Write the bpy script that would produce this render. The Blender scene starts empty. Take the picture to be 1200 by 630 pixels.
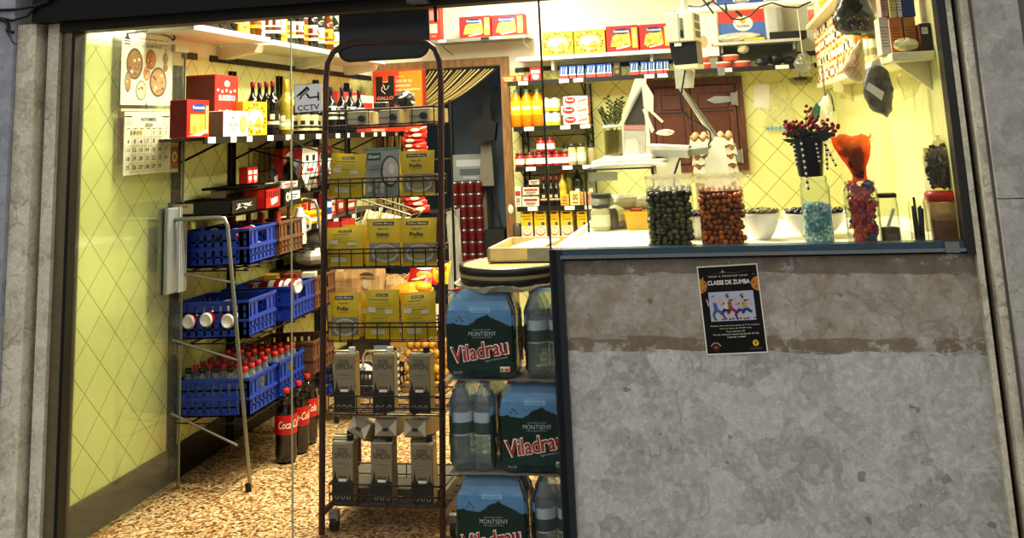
import bpy, math, random
from mathutils import Vector, Matrix
random.seed(11)
scene = bpy.context.scene
COL = scene.collection
PI = math.pi
# ---------------------------------------------------------------- camera
FOC, CX, CY = 1162.787, 600.0, -63.916
CAM = Vector((0.0, -3.742, 1.53))
ya, pi_, ro = (math.radians(a) for a in (11.48570078, 10.60908959, -2.57323772))
_f = Vector((-math.sin(ya)*math.cos(pi_), math.cos(ya)*math.cos(pi_), math.sin(pi_)))
_r = Vector((math.cos(ya), math.sin(ya), 0))
_u = _r.cross(_f)
RGT = _r*math.cos(ro) + _u*math.sin(ro)
UPV = _u*math.cos(ro) - _r*math.sin(ro)
cd = bpy.data.cameras.new('camera'); cam = bpy.data.objects.new('camera', cd); COL.objects.link(cam)
mw = Matrix.Identity(4)
for i in range(3):
    mw[i][0], mw[i][1], mw[i][2], mw[i][3] = RGT[i], UPV[i], -_f[i], CAM[i]
cam.matrix_world = mw
cd.sensor_fit = 'HORIZONTAL'; cd.sensor_width = 36.0; cd.lens = FOC/1200*36
cd.shift_x = 0.0; cd.shift_y = -(315-CY)/1200
cd.clip_start = 0.05; cd.clip_end = 100
scene.camera = cam

def ray(x, y): return RGT*((x-CX)/FOC) - UPV*((y-CY)/FOC) + _f
# survey helpers: where a sight line meets a wall, a shelf front or a table top
def AY(x, y, Y): d = ray(x, y); return CAM + d*((Y-CAM.y)/d.y)
def AX(x, y, X): d = ray(x, y); return CAM + d*((X-CAM.x)/d.x)
def AZ(x, y, Z): d = ray(x, y); return CAM + d*((Z-CAM.z)/d.z)

# ---------------------------------------------------------------- materials
def lin(c):
    if isinstance(c, str):
        c = [int(c[i:i+2], 16)/255 for i in (0, 2, 4)]
    return tuple((v/12.92 if v <= 0.04045 else ((v+0.055)/1.055)**2.4) for v in c) + (1.0,)
_M = {}
def nodes(name):
    m = bpy.data.materials.new(name); m.use_nodes = True
    nt = m.node_tree; nt.nodes.clear()
    out = nt.nodes.new('ShaderNodeOutputMaterial')
    return m, nt, out
class N:
    def __init__(s, nt): s.nt = nt
    def __call__(s, typ, **k):
        n = s.nt.nodes.new(typ)
        for a, v in k.items():
            if a.startswith('i_'):
                key = a[2:]
                key = int(key) if key.isdigit() else key.replace('_', ' ')
                if hasattr(v, 'is_output'): s.nt.links.new(v, n.inputs[key])
                else: n.inputs[key].default_value = v
            else: setattr(n, a, v)
        return n
    def math(s, op, a, b=None, c=None, clamp=False):
        n = s.nt.nodes.new('ShaderNodeMath'); n.operation = op; n.use_clamp = clamp
        for i, v in enumerate((a, b, c)):
            if v is None: continue
            if hasattr(v, 'is_output'): s.nt.links.new(v, n.inputs[i])
            else: n.inputs[i].default_value = v
        return n.outputs[0]
    def mix(s, fac, a, b):
        n = s.nt.nodes.new('ShaderNodeMix'); n.data_type = 'RGBA'
        for i, v in ((0, fac), (6, a), (7, b)):
            if hasattr(v, 'is_output'): s.nt.links.new(v, n.inputs[i])
            else: n.inputs[i].default_value = v
        return n.outputs[2]
    def ramp(s, fac, stops, interp='LINEAR'):
        n = s.nt.nodes.new('ShaderNodeValToRGB'); n.color_ramp.interpolation = interp
        e = n.color_ramp.elements
        while len(e) < len(stops): e.new(0.5)
        for q, (p, c) in zip(e, stops): q.position = p; q.color = c
        s.nt.links.new(fac, n.inputs[0]); return n.outputs[0]
    def link(s, a, b): s.nt.links.new(a, b)
def plain(col, rough=0.5, metal=0.0, var=0.10, scale=30.0, bump=0.0, spec=0.5, trans=0.0):
    """principled surface with a little procedural mottling"""
    key = (str(col), rough, metal, var, scale, bump, spec, trans)
    if key in _M: return _M[key]
    m, nt, out = nodes('surface'); n = N(nt)
    tc = n('ShaderNodeTexCoord')
    no = n('ShaderNodeTexNoise', i_Vector=tc.outputs['Object'], i_Scale=scale, i_Detail=3.0)
    c = lin(col)
    lo = tuple(v*(1-var*1.3) for v in c[:3])+(1,); hi = tuple(min(1, v*(1+var)) for v in c[:3])+(1,)
    mx = n.mix(no.outputs[0], lo, hi)
    b = n('ShaderNodeBsdfPrincipled', i_Base_Color=mx, i_Roughness=rough, i_Metallic=metal)
    b.inputs['Specular IOR Level'].default_value = spec
    if bump:
        bp = n('ShaderNodeBump', i_Height=no.outputs[0], i_Strength=bump, i_Distance=0.01)
        n.link(bp.outputs[0], b.inputs['Normal'])
    sh = b.outputs[0]
    if trans:
        t = n('ShaderNodeBsdfTransparent'); x = n('ShaderNodeMixShader', i_0=trans, i_1=sh, i_2=t.outputs[0]); sh = x.outputs[0]
    n.link(sh, out.inputs[0]); _M[key] = m; m.diffuse_color = c
    return m
def clear(tint='FFFFFF', refl=1.0, haze=0.0, hazecol='FFFFFF', rough=0.02, edge=0.0, edgecol='8A9284'):
    """thin clear glass or film: transparent with a fresnel reflection and optional milky haze"""
    key = ('clear', tint, refl, haze, hazecol, rough, edge, edgecol)
    if key in _M: return _M[key]
    m, nt, out = nodes('clear'); n = N(nt)
    lw = n('ShaderNodeLayerWeight', i_Blend=0.5)
    fac = n.math('MULTIPLY', n.math('ADD', .035, n.math('MULTIPLY', n.math('POWER', lw.outputs['Facing'], 5.0), .6)), refl, clamp=True)
    t = n('ShaderNodeBsdfTransparent', i_Color=lin(tint)); sh = t.outputs[0]
    if haze:
        no = n('ShaderNodeTexNoise', i_Scale=6.0, i_Detail=4.0)
        hz = n.math('MULTIPLY', no.outputs[0], haze*2, clamp=True)
        d = n('ShaderNodeBsdfDiffuse', i_Color=lin(hazecol))
        tl = n('ShaderNodeBsdfTranslucent', i_Color=lin(hazecol))
        ad = n('ShaderNodeMixShader', i_0=0.5, i_1=d.outputs[0], i_2=tl.outputs[0])
        x = n('ShaderNodeMixShader', i_0=hz, i_1=sh, i_2=ad.outputs[0]); sh = x.outputs[0]
    if edge:
        ef = n.math('MULTIPLY', n.math('POWER', lw.outputs['Facing'], 2.5), edge, clamp=True)
        ed = n('ShaderNodeBsdfDiffuse', i_Color=lin(edgecol)); x = n('ShaderNodeMixShader', i_0=ef, i_1=sh, i_2=ed.outputs[0]); sh = x.outputs[0]
    g = n('ShaderNodeBsdfGlossy', i_Roughness=rough)
    x = n('ShaderNodeMixShader', i_0=fac, i_1=sh, i_2=g.outputs[0])
    n.link(x.outputs[0], out.inputs[0]); _M[key] = m
    return m

# ---------------------------------------------------------------- mesh builder
_TXT = {}
def text_mesh(s, bold=0.0, shear=0.0):
    k = (s, bold, shear)
    if k not in _TXT:
        c = bpy.data.curves.new('lettering', 'FONT'); c.body = s; c.size = 1; c.offset = bold; c.shear = shear
        c.resolution_u = 3
        o = bpy.data.objects.new('lettering', c); COL.objects.link(o)
        dg = bpy.context.evaluated_depsgraph_get(); me = bpy.data.meshes.new_from_object(o.evaluated_get(dg))
        v = [(p.co.x, p.co.y) for p in me.vertices]; f = [tuple(p.vertices) for p in me.polygons]
        bpy.data.objects.remove(o); bpy.data.curves.remove(c); bpy.data.meshes.remove(me)
        _TXT[k] = (v, f)
    return _TXT[k]
class MB:
    def __init__(s): s.v = []; s.f = []; s.mi = []; s.sm = []; s.mats = []; s.T = None
    def add(s, vs, fs, m, smooth=False):
        b = len(s.v)
        if s.T is not None: vs = [s.T @ Vector(p) for p in vs]
        s.v += [tuple(p) for p in vs]
        if m not in s.mats: s.mats.append(m)
        k = s.mats.index(m)
        for f in fs: s.f.append(tuple(b+i for i in f)); s.mi.append(k); s.sm.append(smooth)
        return s
    def box(s, c, d, m, bev=0.0):
        x, y, z = c; a, b, e = d[0]/2, d[1]/2, d[2]/2
        if bev <= 0:
            vs = [(x+i*a, y+j*b, z+k*e) for i in (-1, 1) for j in (-1, 1) for k in (-1, 1)]
            fs = [(0, 1, 3, 2), (4, 6, 7, 5), (0, 4, 5, 1), (2, 3, 7, 6), (0, 2, 6, 4), (1, 5, 7, 3)]
            return s.add(vs, fs, m)
        t = min(bev, a*.9, b*.9, e*.9); vs = []; idx = {}
        for i in (-1, 1):
            for j in (-1, 1):
                for k in (-1, 1):
                    for ax in range(3):
                        q = [i*(a-t), j*(b-t), k*(e-t)]; q[ax] = (i*a, j*b, k*e)[ax]
                        idx[(i, j, k, ax)] = len(vs); vs.append((x+q[0], y+q[1], z+q[2]))
        fs = []
        for g in (-1, 1):
            fs.append([idx[(g, j, k, 0)] for j, k in ((-1, -1), (1, -1), (1, 1), (-1, 1))][::g])
            fs.append([idx[(i, g, k, 1)] for i, k in ((-1, -1), (-1, 1), (1, 1), (1, -1))][::g])
            fs.append([idx[(i, j, g, 2)] for i, j in ((-1, -1), (1, -1), (1, 1), (-1, 1))][::g])
        for p in (-1, 1):
            for q in (-1, 1):
                fs.append([idx[(p, q, -1, 0)], idx[(p, q, 1, 0)], idx[(p, q, 1, 1)], idx[(p, q, -1, 1)]])
                fs.append([idx[(p, -1, q, 0)], idx[(p, 1, q, 0)], idx[(p, 1, q, 2)], idx[(p, -1, q, 2)]])
                fs.append([idx[(-1, p, q, 1)], idx[(1, p, q, 1)], idx[(1, p, q, 2)], idx[(-1, p, q, 2)]])
        for i in (-1, 1):
            for j in (-1, 1):
                for k in (-1, 1): fs.append([idx[(i, j, k, ax)] for ax in range(3)])
        return s.add(vs, fs, m)
    def b2(s, p, q, m, bev=0.0):
        return s.box([(a+b)/2 for a, b in zip(p, q)], [abs(b-a) for a, b in zip(p, q)], m, bev)
    def rings(s, secs, m, cap0=True, cap1=True, smooth=True, closed=False):
        n = len(secs[0]); vs = [p for r in secs for p in r]; fs = []
        L = len(secs)
        for i in range(L if closed else L-1):
            a, b = i*n, ((i+1) % L)*n
            for j in range(n): k = (j+1) % n; fs.append((a+j, a+k, b+k, b+j))
        s.add(vs, fs, m, smooth)
        if not closed:
            if cap0: s.add(secs[0], [tuple(range(n))[::-1]], m)
            if cap1: s.add(secs[-1], [tuple(range(n))], m)
        return s
    def tube(s, pts, r, m, n=6, smooth=True, closed=False):
        pts = [Vector(p) for p in pts]; R = r if isinstance(r, (list, tuple)) else [r]*len(pts)
        secs = []; up = None
        for i, p in enumerate(pts):
            if closed: d = pts[(i+1) % len(pts)]-pts[i-1]
            else: d = pts[min(i+1, len(pts)-1)]-pts[max(i-1, 0)]
            if d.length < 1e-9: d = Vector((0, 0, 1))
            d.normalize()
            if up is None: up = Vector((0, 0, 1)) if abs(d.z) < .9 else Vector((1, 0, 0))
            a = d.cross(up)
            if a.length < 1e-6: a = d.cross(Vector((.3, .9, .1)))
            a.normalize(); b = a.cross(d); up = b
            secs.append([p+(a*math.cos(2*PI*k/n)+b*math.sin(2*PI*k/n))*R[i] for k in range(n)])
        return s.rings(secs, m, smooth=smooth, closed=closed)
    def cyl(s, p, q, r, m, r2=None, n=14, smooth=True):
        return s.tube([p, q], [r, r if r2 is None else r2], m, n, smooth)
    def lathe(s, prof, m, c=(0, 0, 0), n=18, sq=0.0, sx=1, sy=1, smooth=True, cap0=True, cap1=True):
        """revolve (radius, z) pairs; sq>0 squares the outline"""
        secs = []
        for r, z in prof:
            ring = []
            for k in range(n):
                t = 2*PI*(k+.5)/n; x, y = math.cos(t), math.sin(t)
                if sq: g = (abs(x)**(2+sq)+abs(y)**(2+sq))**(-1/(2+sq)); x, y = x*g, y*g
                ring.append((c[0]+x*r*sx, c[1]+y*r*sy, c[2]+z))
            secs.append(ring)
        return s.rings(secs, m, cap0, cap1, smooth)
    def ball(s, c, r, m, n=10, k=7, smooth=True):
        if not isinstance(r, (tuple, list)): r = (r, r, r)
        return s.rings([[(c[0]+r[0]*math.sin(PI*i/k)*math.cos(2*PI*j/n), c[1]+r[1]*math.sin(PI*i/k)*math.sin(2*PI*j/n),
                          c[2]-r[2]*math.cos(PI*i/k)) for j in range(n)] for i in [0.12]+list(range(1, k))+[k-.12]], m, smooth=smooth)
    def poly(s, pts, m): return s.add(pts, [tuple(range(len(pts)))], m)
    # flat print on a front that looks towards -y
    def rect(s, x0, z0, x1, z1, y, m): return s.add([(x0, y, z0), (x1, y, z0), (x1, y, z1), (x0, y, z1)], [(0, 1, 2, 3)], m)
    def pol(s, pts, y, m): return s.add([(a, y, b) for a, b in pts], [tuple(range(len(pts)))], m)
    def oval(s, x, z, rx, rz, y, m, n=20, t0=0, t1=2*PI):
        return s.pol([(x+rx*math.cos(t0+(t1-t0)*k/n), z+rz*math.sin(t0+(t1-t0)*k/n)) for k in range(n)], y, m)
    def prism(s, pts, y0, y1, m, smooth=False):
        return s.rings([[(a, y0, b) for a, b in pts], [(a, y1, b) for a, b in pts]], m, smooth=smooth)
    def text(s, t, x, z, y, m, w=None, h=None, bold=0.0, shear=0.0, rot=0.0, fn=None, al='c'):
        v, f = text_mesh(t, bold, shear)
        if not v: return s
        x0, x1 = min(p[0] for p in v), max(p[0] for p in v); z0, z1 = min(p[1] for p in v), max(p[1] for p in v)
        k = w/(x1-x0) if w else h/(z1-z0); kz = h/(z1-z0) if h else k
        if w and h: k = w/(x1-x0)
        ca, sa = math.cos(rot), math.sin(rot); out = []
        ox = {'c': (x0+x1)/2, 'l': x0, 'r': x1}[al]
        for a, b in v:
            a, b = (a-ox)*k, (b-(z0+z1)/2)*kz
            a, b = a*ca-b*sa, a*sa+b*ca
            out.append(fn(x+a, z+b) if fn else (x+a, y, z+b))
        return s.add(out, f, m)
    def mesh(s, name):
        me = bpy.data.meshes.new(name); me.from_pydata(s.v, [], s.f)
        for m in s.mats: me.materials.append(m)
        me.polygons.foreach_set('material_index', s.mi); me.polygons.foreach_set('use_smooth', s.sm)
        me.update(); return me
    def build(s, name, parent=None, loc=(0, 0, 0), rz=0.0, rot=None, kind=None):
        o = bpy.data.objects.new(name, s.mesh(name)); COL.objects.link(o)
        o.location = loc; o.rotation_euler = rot if rot else (0, 0, rz)
        if parent is not None: o.parent = parent
        if kind: o['kind'] = kind
        return o
def tag(o, label, cat, group=None, kind=None):
    o['label'] = label; o['category'] = cat
    if group: o['group'] = group
    if kind: o['kind'] = kind
    return o
def thing(name, label, cat, loc=(0, 0, 0), rz=0.0, group=None, rot=None):
    o = bpy.data.objects.new(name, None); COL.objects.link(o); o.empty_display_size = .05
    o.location = loc; o.rotation_euler = rot if rot else (0, 0, rz)
    return tag(o, label, cat, group)
def dup(root, loc, rz=None, label=None, group=None, rot=None):
    r = root.copy(); COL.objects.link(r); r.location = loc
    if rot is not None: r.rotation_euler = rot
    elif rz is not None: r.rotation_euler = (0, 0, rz)
    if label: r['label'] = label
    if group: r['group'] = group
    for ch in list(root.children):
        c = ch.copy(); COL.objects.link(c); c.parent = r
        for g in list(ch.children):
            d = g.copy(); COL.objects.link(d); d.parent = c
    return r
def struct(mb, name): return mb.build(name, kind='structure')
ORD = ['first', 'second', 'third', 'fourth', 'fifth', 'sixth', 'seventh', 'eighth', 'ninth', 'tenth', 'eleventh', 'twelfth']
def R(a, b): return random.uniform(a, b)
# ================================================================ materials
WHITE = plain('F1EFE2', .6); CREAM = plain('EDE6C8', .6); BLACK = plain('0E0E0F', .45); DARK = plain('1C1A18', .5)
RED = plain('C8201C', .45); REDD = plain('8E1414', .45); ORANGE = plain('E2571B', .45); YEL = plain('EBC21E', .45)
YELP = plain('CDB000', .3); BLUE = plain('1F45A8', .4); NAVY = plain('1B2A5A', .45); GREEN = plain('1E5A32', .45)
GOLD = plain('C9A227', .3, .6); BROWN = plain('5A3A22', .6); KRAFT = plain('B08A5E', .8); TAN = plain('C9A878', .7)
GREY = plain('8C8C88', .5); LGREY = plain('C4C4BE', .5); DGREY = plain('3C3D3E', .5); STEEL = plain('A7A8A6', .3, .9)
WIRE = plain('6A655C', .35, .8); WIREB = plain('22201E', .4, .5); ALU = plain('9DA0A2', .35, .85); CHROME = plain('D8D8D2', .2, .9)
GLASS = clear('FFFFFF', .45); JAR = clear('F2F6EE', 1.6, .02, 'FFFFFF', .02, .75, '7E8478'); FILM = clear('FBFDFF', 1.3, .05, 'FFFFFF', .08); PLASTIC = clear('F6F4E8', .8, .22, 'F5F2E0', .15)
WINE = plain('150A0C', .12, spec=.8); BOTG = plain('1D2A12', .12, spec=.8); AMBER = plain('6B3410', .15); SKYB = plain('7DB4DC', .3)
PINK = plain('E07A6A', .5); PALE = plain('E9DDA0', .5); WOODL = plain('D9C592', .6, var=.2, scale=12)

def yellow_tile(name, axis, a0, z0, lc='8E7F36'):
    m, nt, out = nodes(name); n = N(nt)
    g = n('ShaderNodeNewGeometry'); sp = n('ShaderNodeSeparateXYZ', i_0=g.outputs['Position'])
    a = n.math('SUBTRACT', sp.outputs[axis], a0); z = n.math('SUBTRACT', sp.outputs[2], z0)
    d = .202; best = None
    for sgn in ('ADD', 'SUBTRACT'):
        u = n.math('DIVIDE', n.math(sgn, a, z), d)
        q = n.math('ABSOLUTE', n.math('SUBTRACT', n.math('FRACT', n.math('ADD', u, .5)), .5))
        best = q if best is None else n.math('MINIMUM', best, q)
    line = n.math('LESS_THAN', best, .0125)
    no = n('ShaderNodeTexNoise', i_Vector=g.outputs['Position'], i_Scale=2.5, i_Detail=4.0)
    base = n.mix(no.outputs[0], lin('DEDD92'), lin('E6E5A4'))
    c = n.mix(line, base, lin(lc))
    up = n.math('GREATER_THAN', sp.outputs[2], 1.985)
    no2 = n('ShaderNodeTexNoise', i_Vector=g.outputs['Position'], i_Scale=1.7, i_Detail=5.0)
    pl = n.mix(no2.outputs[0], lin('E4E2CC'), lin('F4F2E2'))
    c = n.mix(up, c, pl)
    rg = n.math('ADD', n.math('MULTIPLY', up, .5), .28)
    b = n('ShaderNodeBsdfPrincipled', i_Base_Color=c, i_Roughness=rg)
    bp = n('ShaderNodeBump', i_Height=n.math('SUBTRACT', 1.0, line), i_Strength=.25, i_Distance=.004)
    n.link(bp.outputs[0], b.inputs['Normal']); n.link(b.outputs[0], out.inputs[0]); return m
def terrazzo():
    m, nt, out = nodes('terrazzo'); n = N(nt)
    g = n('ShaderNodeNewGeometry')
    nz = n('ShaderNodeTexNoise', i_Vector=g.outputs['Position'], i_Scale=60.0, i_Detail=2.0)
    wv = n('ShaderNodeVectorMath', operation='MULTIPLY_ADD', i_0=nz.outputs['Color'], i_1=(.02, .02, .02), i_2=g.outputs['Position'])
    v = n('ShaderNodeTexVoronoi', i_Vector=wv.outputs[0], i_Scale=84.0)
    sp = n('ShaderNodeSeparateColor', i_0=v.outputs['Color'])
    c = n.ramp(sp.outputs[0], [(0, lin('4A2A16')), (.2, lin('7A4E2C')), (.4, lin('B98C58')), (.62, lin('DDBE8A')), (.8, lin('F0DDB4')), (1, lin('C79A66'))])
    e = n('ShaderNodeTexVoronoi', i_Vector=wv.outputs[0], i_Scale=84.0, feature='DISTANCE_TO_EDGE')
    ed = n.math('LESS_THAN', e.outputs['Distance'], .09)
    c = n.mix(n.math('MULTIPLY', ed, .55), c, lin('8A6238'))
    b = n('ShaderNodeBsdfPrincipled', i_Base_Color=c, i_Roughness=.4)
    n.link(b.outputs[0], out.inputs[0]); return m
def marble(name, c0, c1, c2, vein, dirty=False, vs=11.0, dark=0.0):
    m, nt, out = nodes(name); n = N(nt)
    g = n('ShaderNodeNewGeometry'); P = g.outputs['Position']
    nz = n('ShaderNodeTexNoise', i_Vector=P, i_Scale=7.0, i_Detail=6.0)
    wv = n('ShaderNodeVectorMath', operation='MULTIPLY_ADD', i_0=nz.outputs['Color'], i_1=(.16, .16, .16), i_2=P)
    v = n('ShaderNodeTexVoronoi', i_Vector=wv.outputs[0], i_Scale=vs)
    sc = n('ShaderNodeSeparateColor', i_0=v.outputs['Color'])
    n2 = n('ShaderNodeTexNoise', i_Vector=P, i_Scale=38.0, i_Detail=7.0, i_Roughness=.7)
    f = n.math('ADD', n.math('MULTIPLY', sc.outputs[0], .22), n.math('MULTIPLY', n2.outputs[0], .78))
    c = n.ramp(f, [(.22, lin(c0)), (.48, lin(c1)), (.75, lin(c2))])
    e = n('ShaderNodeTexVoronoi', i_Vector=wv.outputs[0], i_Scale=vs*.55, feature='DISTANCE_TO_EDGE')
    n3 = n('ShaderNodeTexNoise', i_Vector=P, i_Scale=3.0, i_Detail=3.0)
    k = n.math('MULTIPLY', n.math('SUBTRACT', 1.0, n.math('DIVIDE', e.outputs['Distance'], .035), clamp=True), n.math('MULTIPLY', n.math('GREATER_THAN', n3.outputs[0], .56), .4))
    c = n.mix(k, c, lin(vein))
    v2 = n('ShaderNodeTexVoronoi', i_Vector=wv.outputs[0], i_Scale=vs*4.2); s2 = n('ShaderNodeSeparateColor', i_0=v2.outputs['Color'])
    chip = n.math('MULTIPLY', n.math('GREATER_THAN', s2.outputs[1], .72), .35)
    c = n.mix(chip, c, lin(c2))
    e2 = n('ShaderNodeTexVoronoi', i_Vector=wv.outputs[0], i_Scale=vs*4.2, feature='DISTANCE_TO_EDGE')
    k2 = n.math('MULTIPLY', n.math('MULTIPLY', n.math('LESS_THAN', e2.outputs['Distance'], .035), n.math('GREATER_THAN', n2.outputs[0], .52)), .4)
    c = n.mix(k2, c, lin(vein))
    if dirty:   # old tape and glue band along the top of the slab
        sp = n('ShaderNodeSeparateXYZ', i_0=P)
        st = n('ShaderNodeMapping', i_Vector=P, i_Scale=(3.0, 3.0, 22.0))
        n4 = n('ShaderNodeTexNoise', i_Vector=st.outputs[0], i_Scale=1.6, i_Detail=8.0, i_Roughness=.75)
        n5 = n('ShaderNodeTexNoise', i_Vector=P, i_Scale=9.0, i_Detail=8.0, i_Roughness=.75)
        z = n.math('ADD', sp.outputs[2], n.math('MULTIPLY', n.math('SUBTRACT', n4.outputs[0], .5), .085))
        z = n.math('ADD', z, n.math('MULTIPLY', sp.outputs[0], .012))
        band = n.math('GREATER_THAN', z, .745)
        amt = n.math('MULTIPLY', band, n.math('MULTIPLY', n.math('SUBTRACT', n5.outputs[0], .22), 1.5, clamp=True))
        c = n.mix(amt, c, lin('8A7453'))
        tape = n.math('MULTIPLY', band, n.math('LESS_THAN', z, .79))
        tp = n.math('MULTIPLY', tape, n.math('GREATER_THAN', n5.outputs[0], .46))
        c = n.mix(n.math('MULTIPLY', tp, .6), c, lin('6C5A40'))
        top = n.math('GREATER_THAN', z, 1.005)
        tp2 = n.math('MULTIPLY', top, n.math('GREATER_THAN', n5.outputs[0], .4))
        c = n.mix(n.math('MULTIPLY', tp2, .6), c, lin('5E4E3A'))
        n6 = n('ShaderNodeTexNoise', i_Vector=P, i_Scale=16.0, i_Detail=2.0)
        pit = n.math('GREATER_THAN', n6.outputs[0], .73)
        c = n.mix(n.math('MULTIPLY', pit, .5), c, lin('5B4C38'))
    b = n('ShaderNodeBsdfPrincipled', i_Base_Color=c, i_Roughness=.5)
    bp = n('ShaderNodeBump', i_Height=n2.outputs[0], i_Strength=.12, i_Distance=.005)
    n.link(bp.outputs[0], b.inputs['Normal']); n.link(b.outputs[0], out.inputs[0]); return m
def wood(name, c0, c1, axis_scale=(8, 8, 1.2)):
    m, nt, out = nodes(name); n = N(nt)
    tc = n('ShaderNodeTexCoord'); mp = n('ShaderNodeMapping', i_Vector=tc.outputs['Object'], i_Scale=axis_scale)
    no = n('ShaderNodeTexNoise', i_Vector=mp.outputs[0], i_Scale=6.0, i_Detail=6.0, i_Distortion=.6)
    c = n.ramp(no.outputs[0], [(.3, lin(c0)), (.7, lin(c1))])
    b = n('ShaderNodeBsdfPrincipled', i_Base_Color=c, i_Roughness=.5); n.link(b.outputs[0], out.inputs[0]); return m
T_L = yellow_tile('yellow_tiles_left', 1, .133, .145); T_B = yellow_tile('yellow_tiles_back', 0, .546, 1.729)
T_R = yellow_tile('yellow_tiles_right', 1, .05, .145, 'C4BA60')
MARB = marble('worn_marble', '908F8C', 'B8B7B2', 'DCDBD6', '857C6C', dirty=True)
PILR = marble('pillar_marble', '94908A', 'B0ACA6', 'C8C4BC', '857E76', vs=7.0)
PILL = marble('pillar_stone', '8E929C', 'A4A8B2', 'B6BAC2', '66686C', vs=6.0)
CREMA = marble('cream_marble', 'A8A08A', 'D6D0BC', 'F2EEDE', '5E5238', vs=14.0)
WOODD = wood('dark_wood', '3A2013', '6A3E24'); WOODF = wood('frame_wood', '7A5630', 'A27C4C'); WOODX = wood('cabinet_wood', '43210F', '6E3A1F')
PLASTER = plain('ECEADB', .8, var=.05, scale=3); SHUT = plain('0B0D0F', .5, .3); RAIL = plain('3A342A', .5, .4)
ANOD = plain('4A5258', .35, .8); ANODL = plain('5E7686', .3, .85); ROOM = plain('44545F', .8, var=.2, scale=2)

# ================================================================ setting
XL, XR, YB = -2.66, .765, 3.65
struct(MB().b2((-3.2, -.02, -.05), (XR+.1, 5.6, 0), terrazzo()), 'floor')
struct(MB().b2((-9, -9, -.09), (9, -.02, -.02), plain('77746E', .8, var=.2, scale=8)), 'pavement')
struct(MB().b2((XL-.1, .05, 0), (XL, YB, 2.8), T_L).b2((XL-.02, -.0, 0), (XL, .05, 2.8), T_L), 'wall_left')
struct(MB().b2((XR, .03, 0), (XR+.1, YB+.1, 2.8), T_R), 'wall_right')
DX0, DX1, DZ = -2.58, -1.63, 2.03
wb = MB().b2((XL-.1, YB, 0), (DX0, YB+.1, 2.8), T_B).b2((DX1, YB, 0), (XR, YB+.1, 2.8), T_B).b2((DX0, YB, DZ), (DX1, YB+.1, 2.8), T_B)
struct(wb, 'wall_back')
struct(MB().b2((XL-.1, -.05, 2.8), (XR+.1, YB+.1, 2.9), PLASTER), 'ceiling')
tl = MB()      # black border tiles under the plaster
y = .84
tl.b2((XL, .84, 1.967), (XL+.008, .985, 2.0), DGREY)
y = 1.12
while y < YB-.05:
    y2 = min(y+.147, YB); tl.b2((XL, y, 1.967), (XL+.008, y2-.004, 2.0), DARK); y = y2
struct(tl, 'trim_1')
tb = MB(); x = -1.52
while x < XR-.02:
    x2 = min(x+.147, XR); tb.b2((x, YB-.008, 1.967), (x2-.004, YB, 2.0), DARK); x = x2
struct(tb, 'trim_2')
tb = MB(); y = .1
while y < YB-.02:
    y2 = min(y+.147, YB); tb.b2((XR-.008, y, 1.967), (XR, y2-.004, 2.0), plain('D8CF80', .4)); y = y2
struct(tb, 'trim_3')
struct(MB().b2((XL, -.03, 0), (XL+.012, YB, .15), plain('1B1712', .3, var=.4, scale=14)), 'baseboard_left')
struct(MB().b2((-1.55, YB-.012, 0), (XR, YB, .15), plain('1B1712', .3, var=.4, scale=14)), 'baseboard_back')
df = MB()
df.b2((DX0-.05, YB-.03, 0), (DX0, YB+.1, DZ+.06), WOODF).b2((DX1, YB-.03, 0), (DX1+.065, YB+.1, DZ+.06), WOODF).b2((DX0, YB-.03, DZ), (DX1, YB+.1, DZ+.06), WOODF)
struct(df, 'trim_4')
# dim storeroom behind the doorway
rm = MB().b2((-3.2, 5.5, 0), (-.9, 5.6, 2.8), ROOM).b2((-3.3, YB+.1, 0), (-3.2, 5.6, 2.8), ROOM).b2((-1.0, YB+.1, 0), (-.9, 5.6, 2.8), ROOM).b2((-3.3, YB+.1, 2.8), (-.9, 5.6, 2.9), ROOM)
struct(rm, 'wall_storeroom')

# facade ---------------------------------------------------------
struct(MB().b2((-6.0, -.12, -.02), (-2.872, .1, 3.2), PILL), 'wall_front_left')
struct(MB().b2((-2.87, -.1, -.02), (-2.782, .1, 2.06), CREMA), 'trim_5')
struct(MB().b2((-2.782, .0, -.02), (-2.755, .1, 2.06), BLACK), 'trim_6')
struct(MB().b2((-2.755, -.06, -.02), (-2.702, .1, 2.06), CREMA), 'trim_7')
struct(MB().b2((-2.702, -.04, -.02), (-2.652, .05, 2.03), plain('8A7F66', .3, .6, var=.2)).b2((-2.652, -.045, -.02), (-2.637, .02, 2.03), BLACK), 'trim_8')
struct(MB().b2((.757, -.05, 1.06), (.785, .03, 2.05), plain('4A4A48', .35, .7)), 'trim_9')
struct(MB().b2((.785, -.055, -.02), (.803, .03, 2.2), CREMA), 'trim_10')
struct(MB().b2((.803, .0, -.02), (.823, .06, 2.2), BLACK), 'trim_11')
struct(MB().b2((.823, -.09, -.02), (.85, .03, 2.3), CREMA).b2((.85, -.095, -.02), (.858, .03, 2.3), plain('6E6A66', .5)), 'trim_12')
pr = MB().b2((.858, -.12, 1.243), (1.0, .1, 3.2), PILR).b2((.858, -.12, -.02), (1.0, .1, 1.24), PILR)
struct(pr, 'wall_front_right')
struct(MB().b2((1.003, -.09, -.02), (4.0, .1, 3.2), plain('7F776C', .8, var=.15, scale=5)), 'wall_neighbour')
# roller shutter box and lintel rail
struct(MB().b2((-2.79, -.12, 2.062), (.86, .1, 3.2), SHUT), 'wall_front_lintel')
struct(MB().b2((-2.70, -.06, 2.022), (.79, .03, 2.062), RAIL), 'trim_13')
br = MB().b2((-1.155, -.135, 2.03), (-1.075, -.06, 2.09), plain('5A5C5E', .4, .7)); struct(br, 'trim_14')

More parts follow.
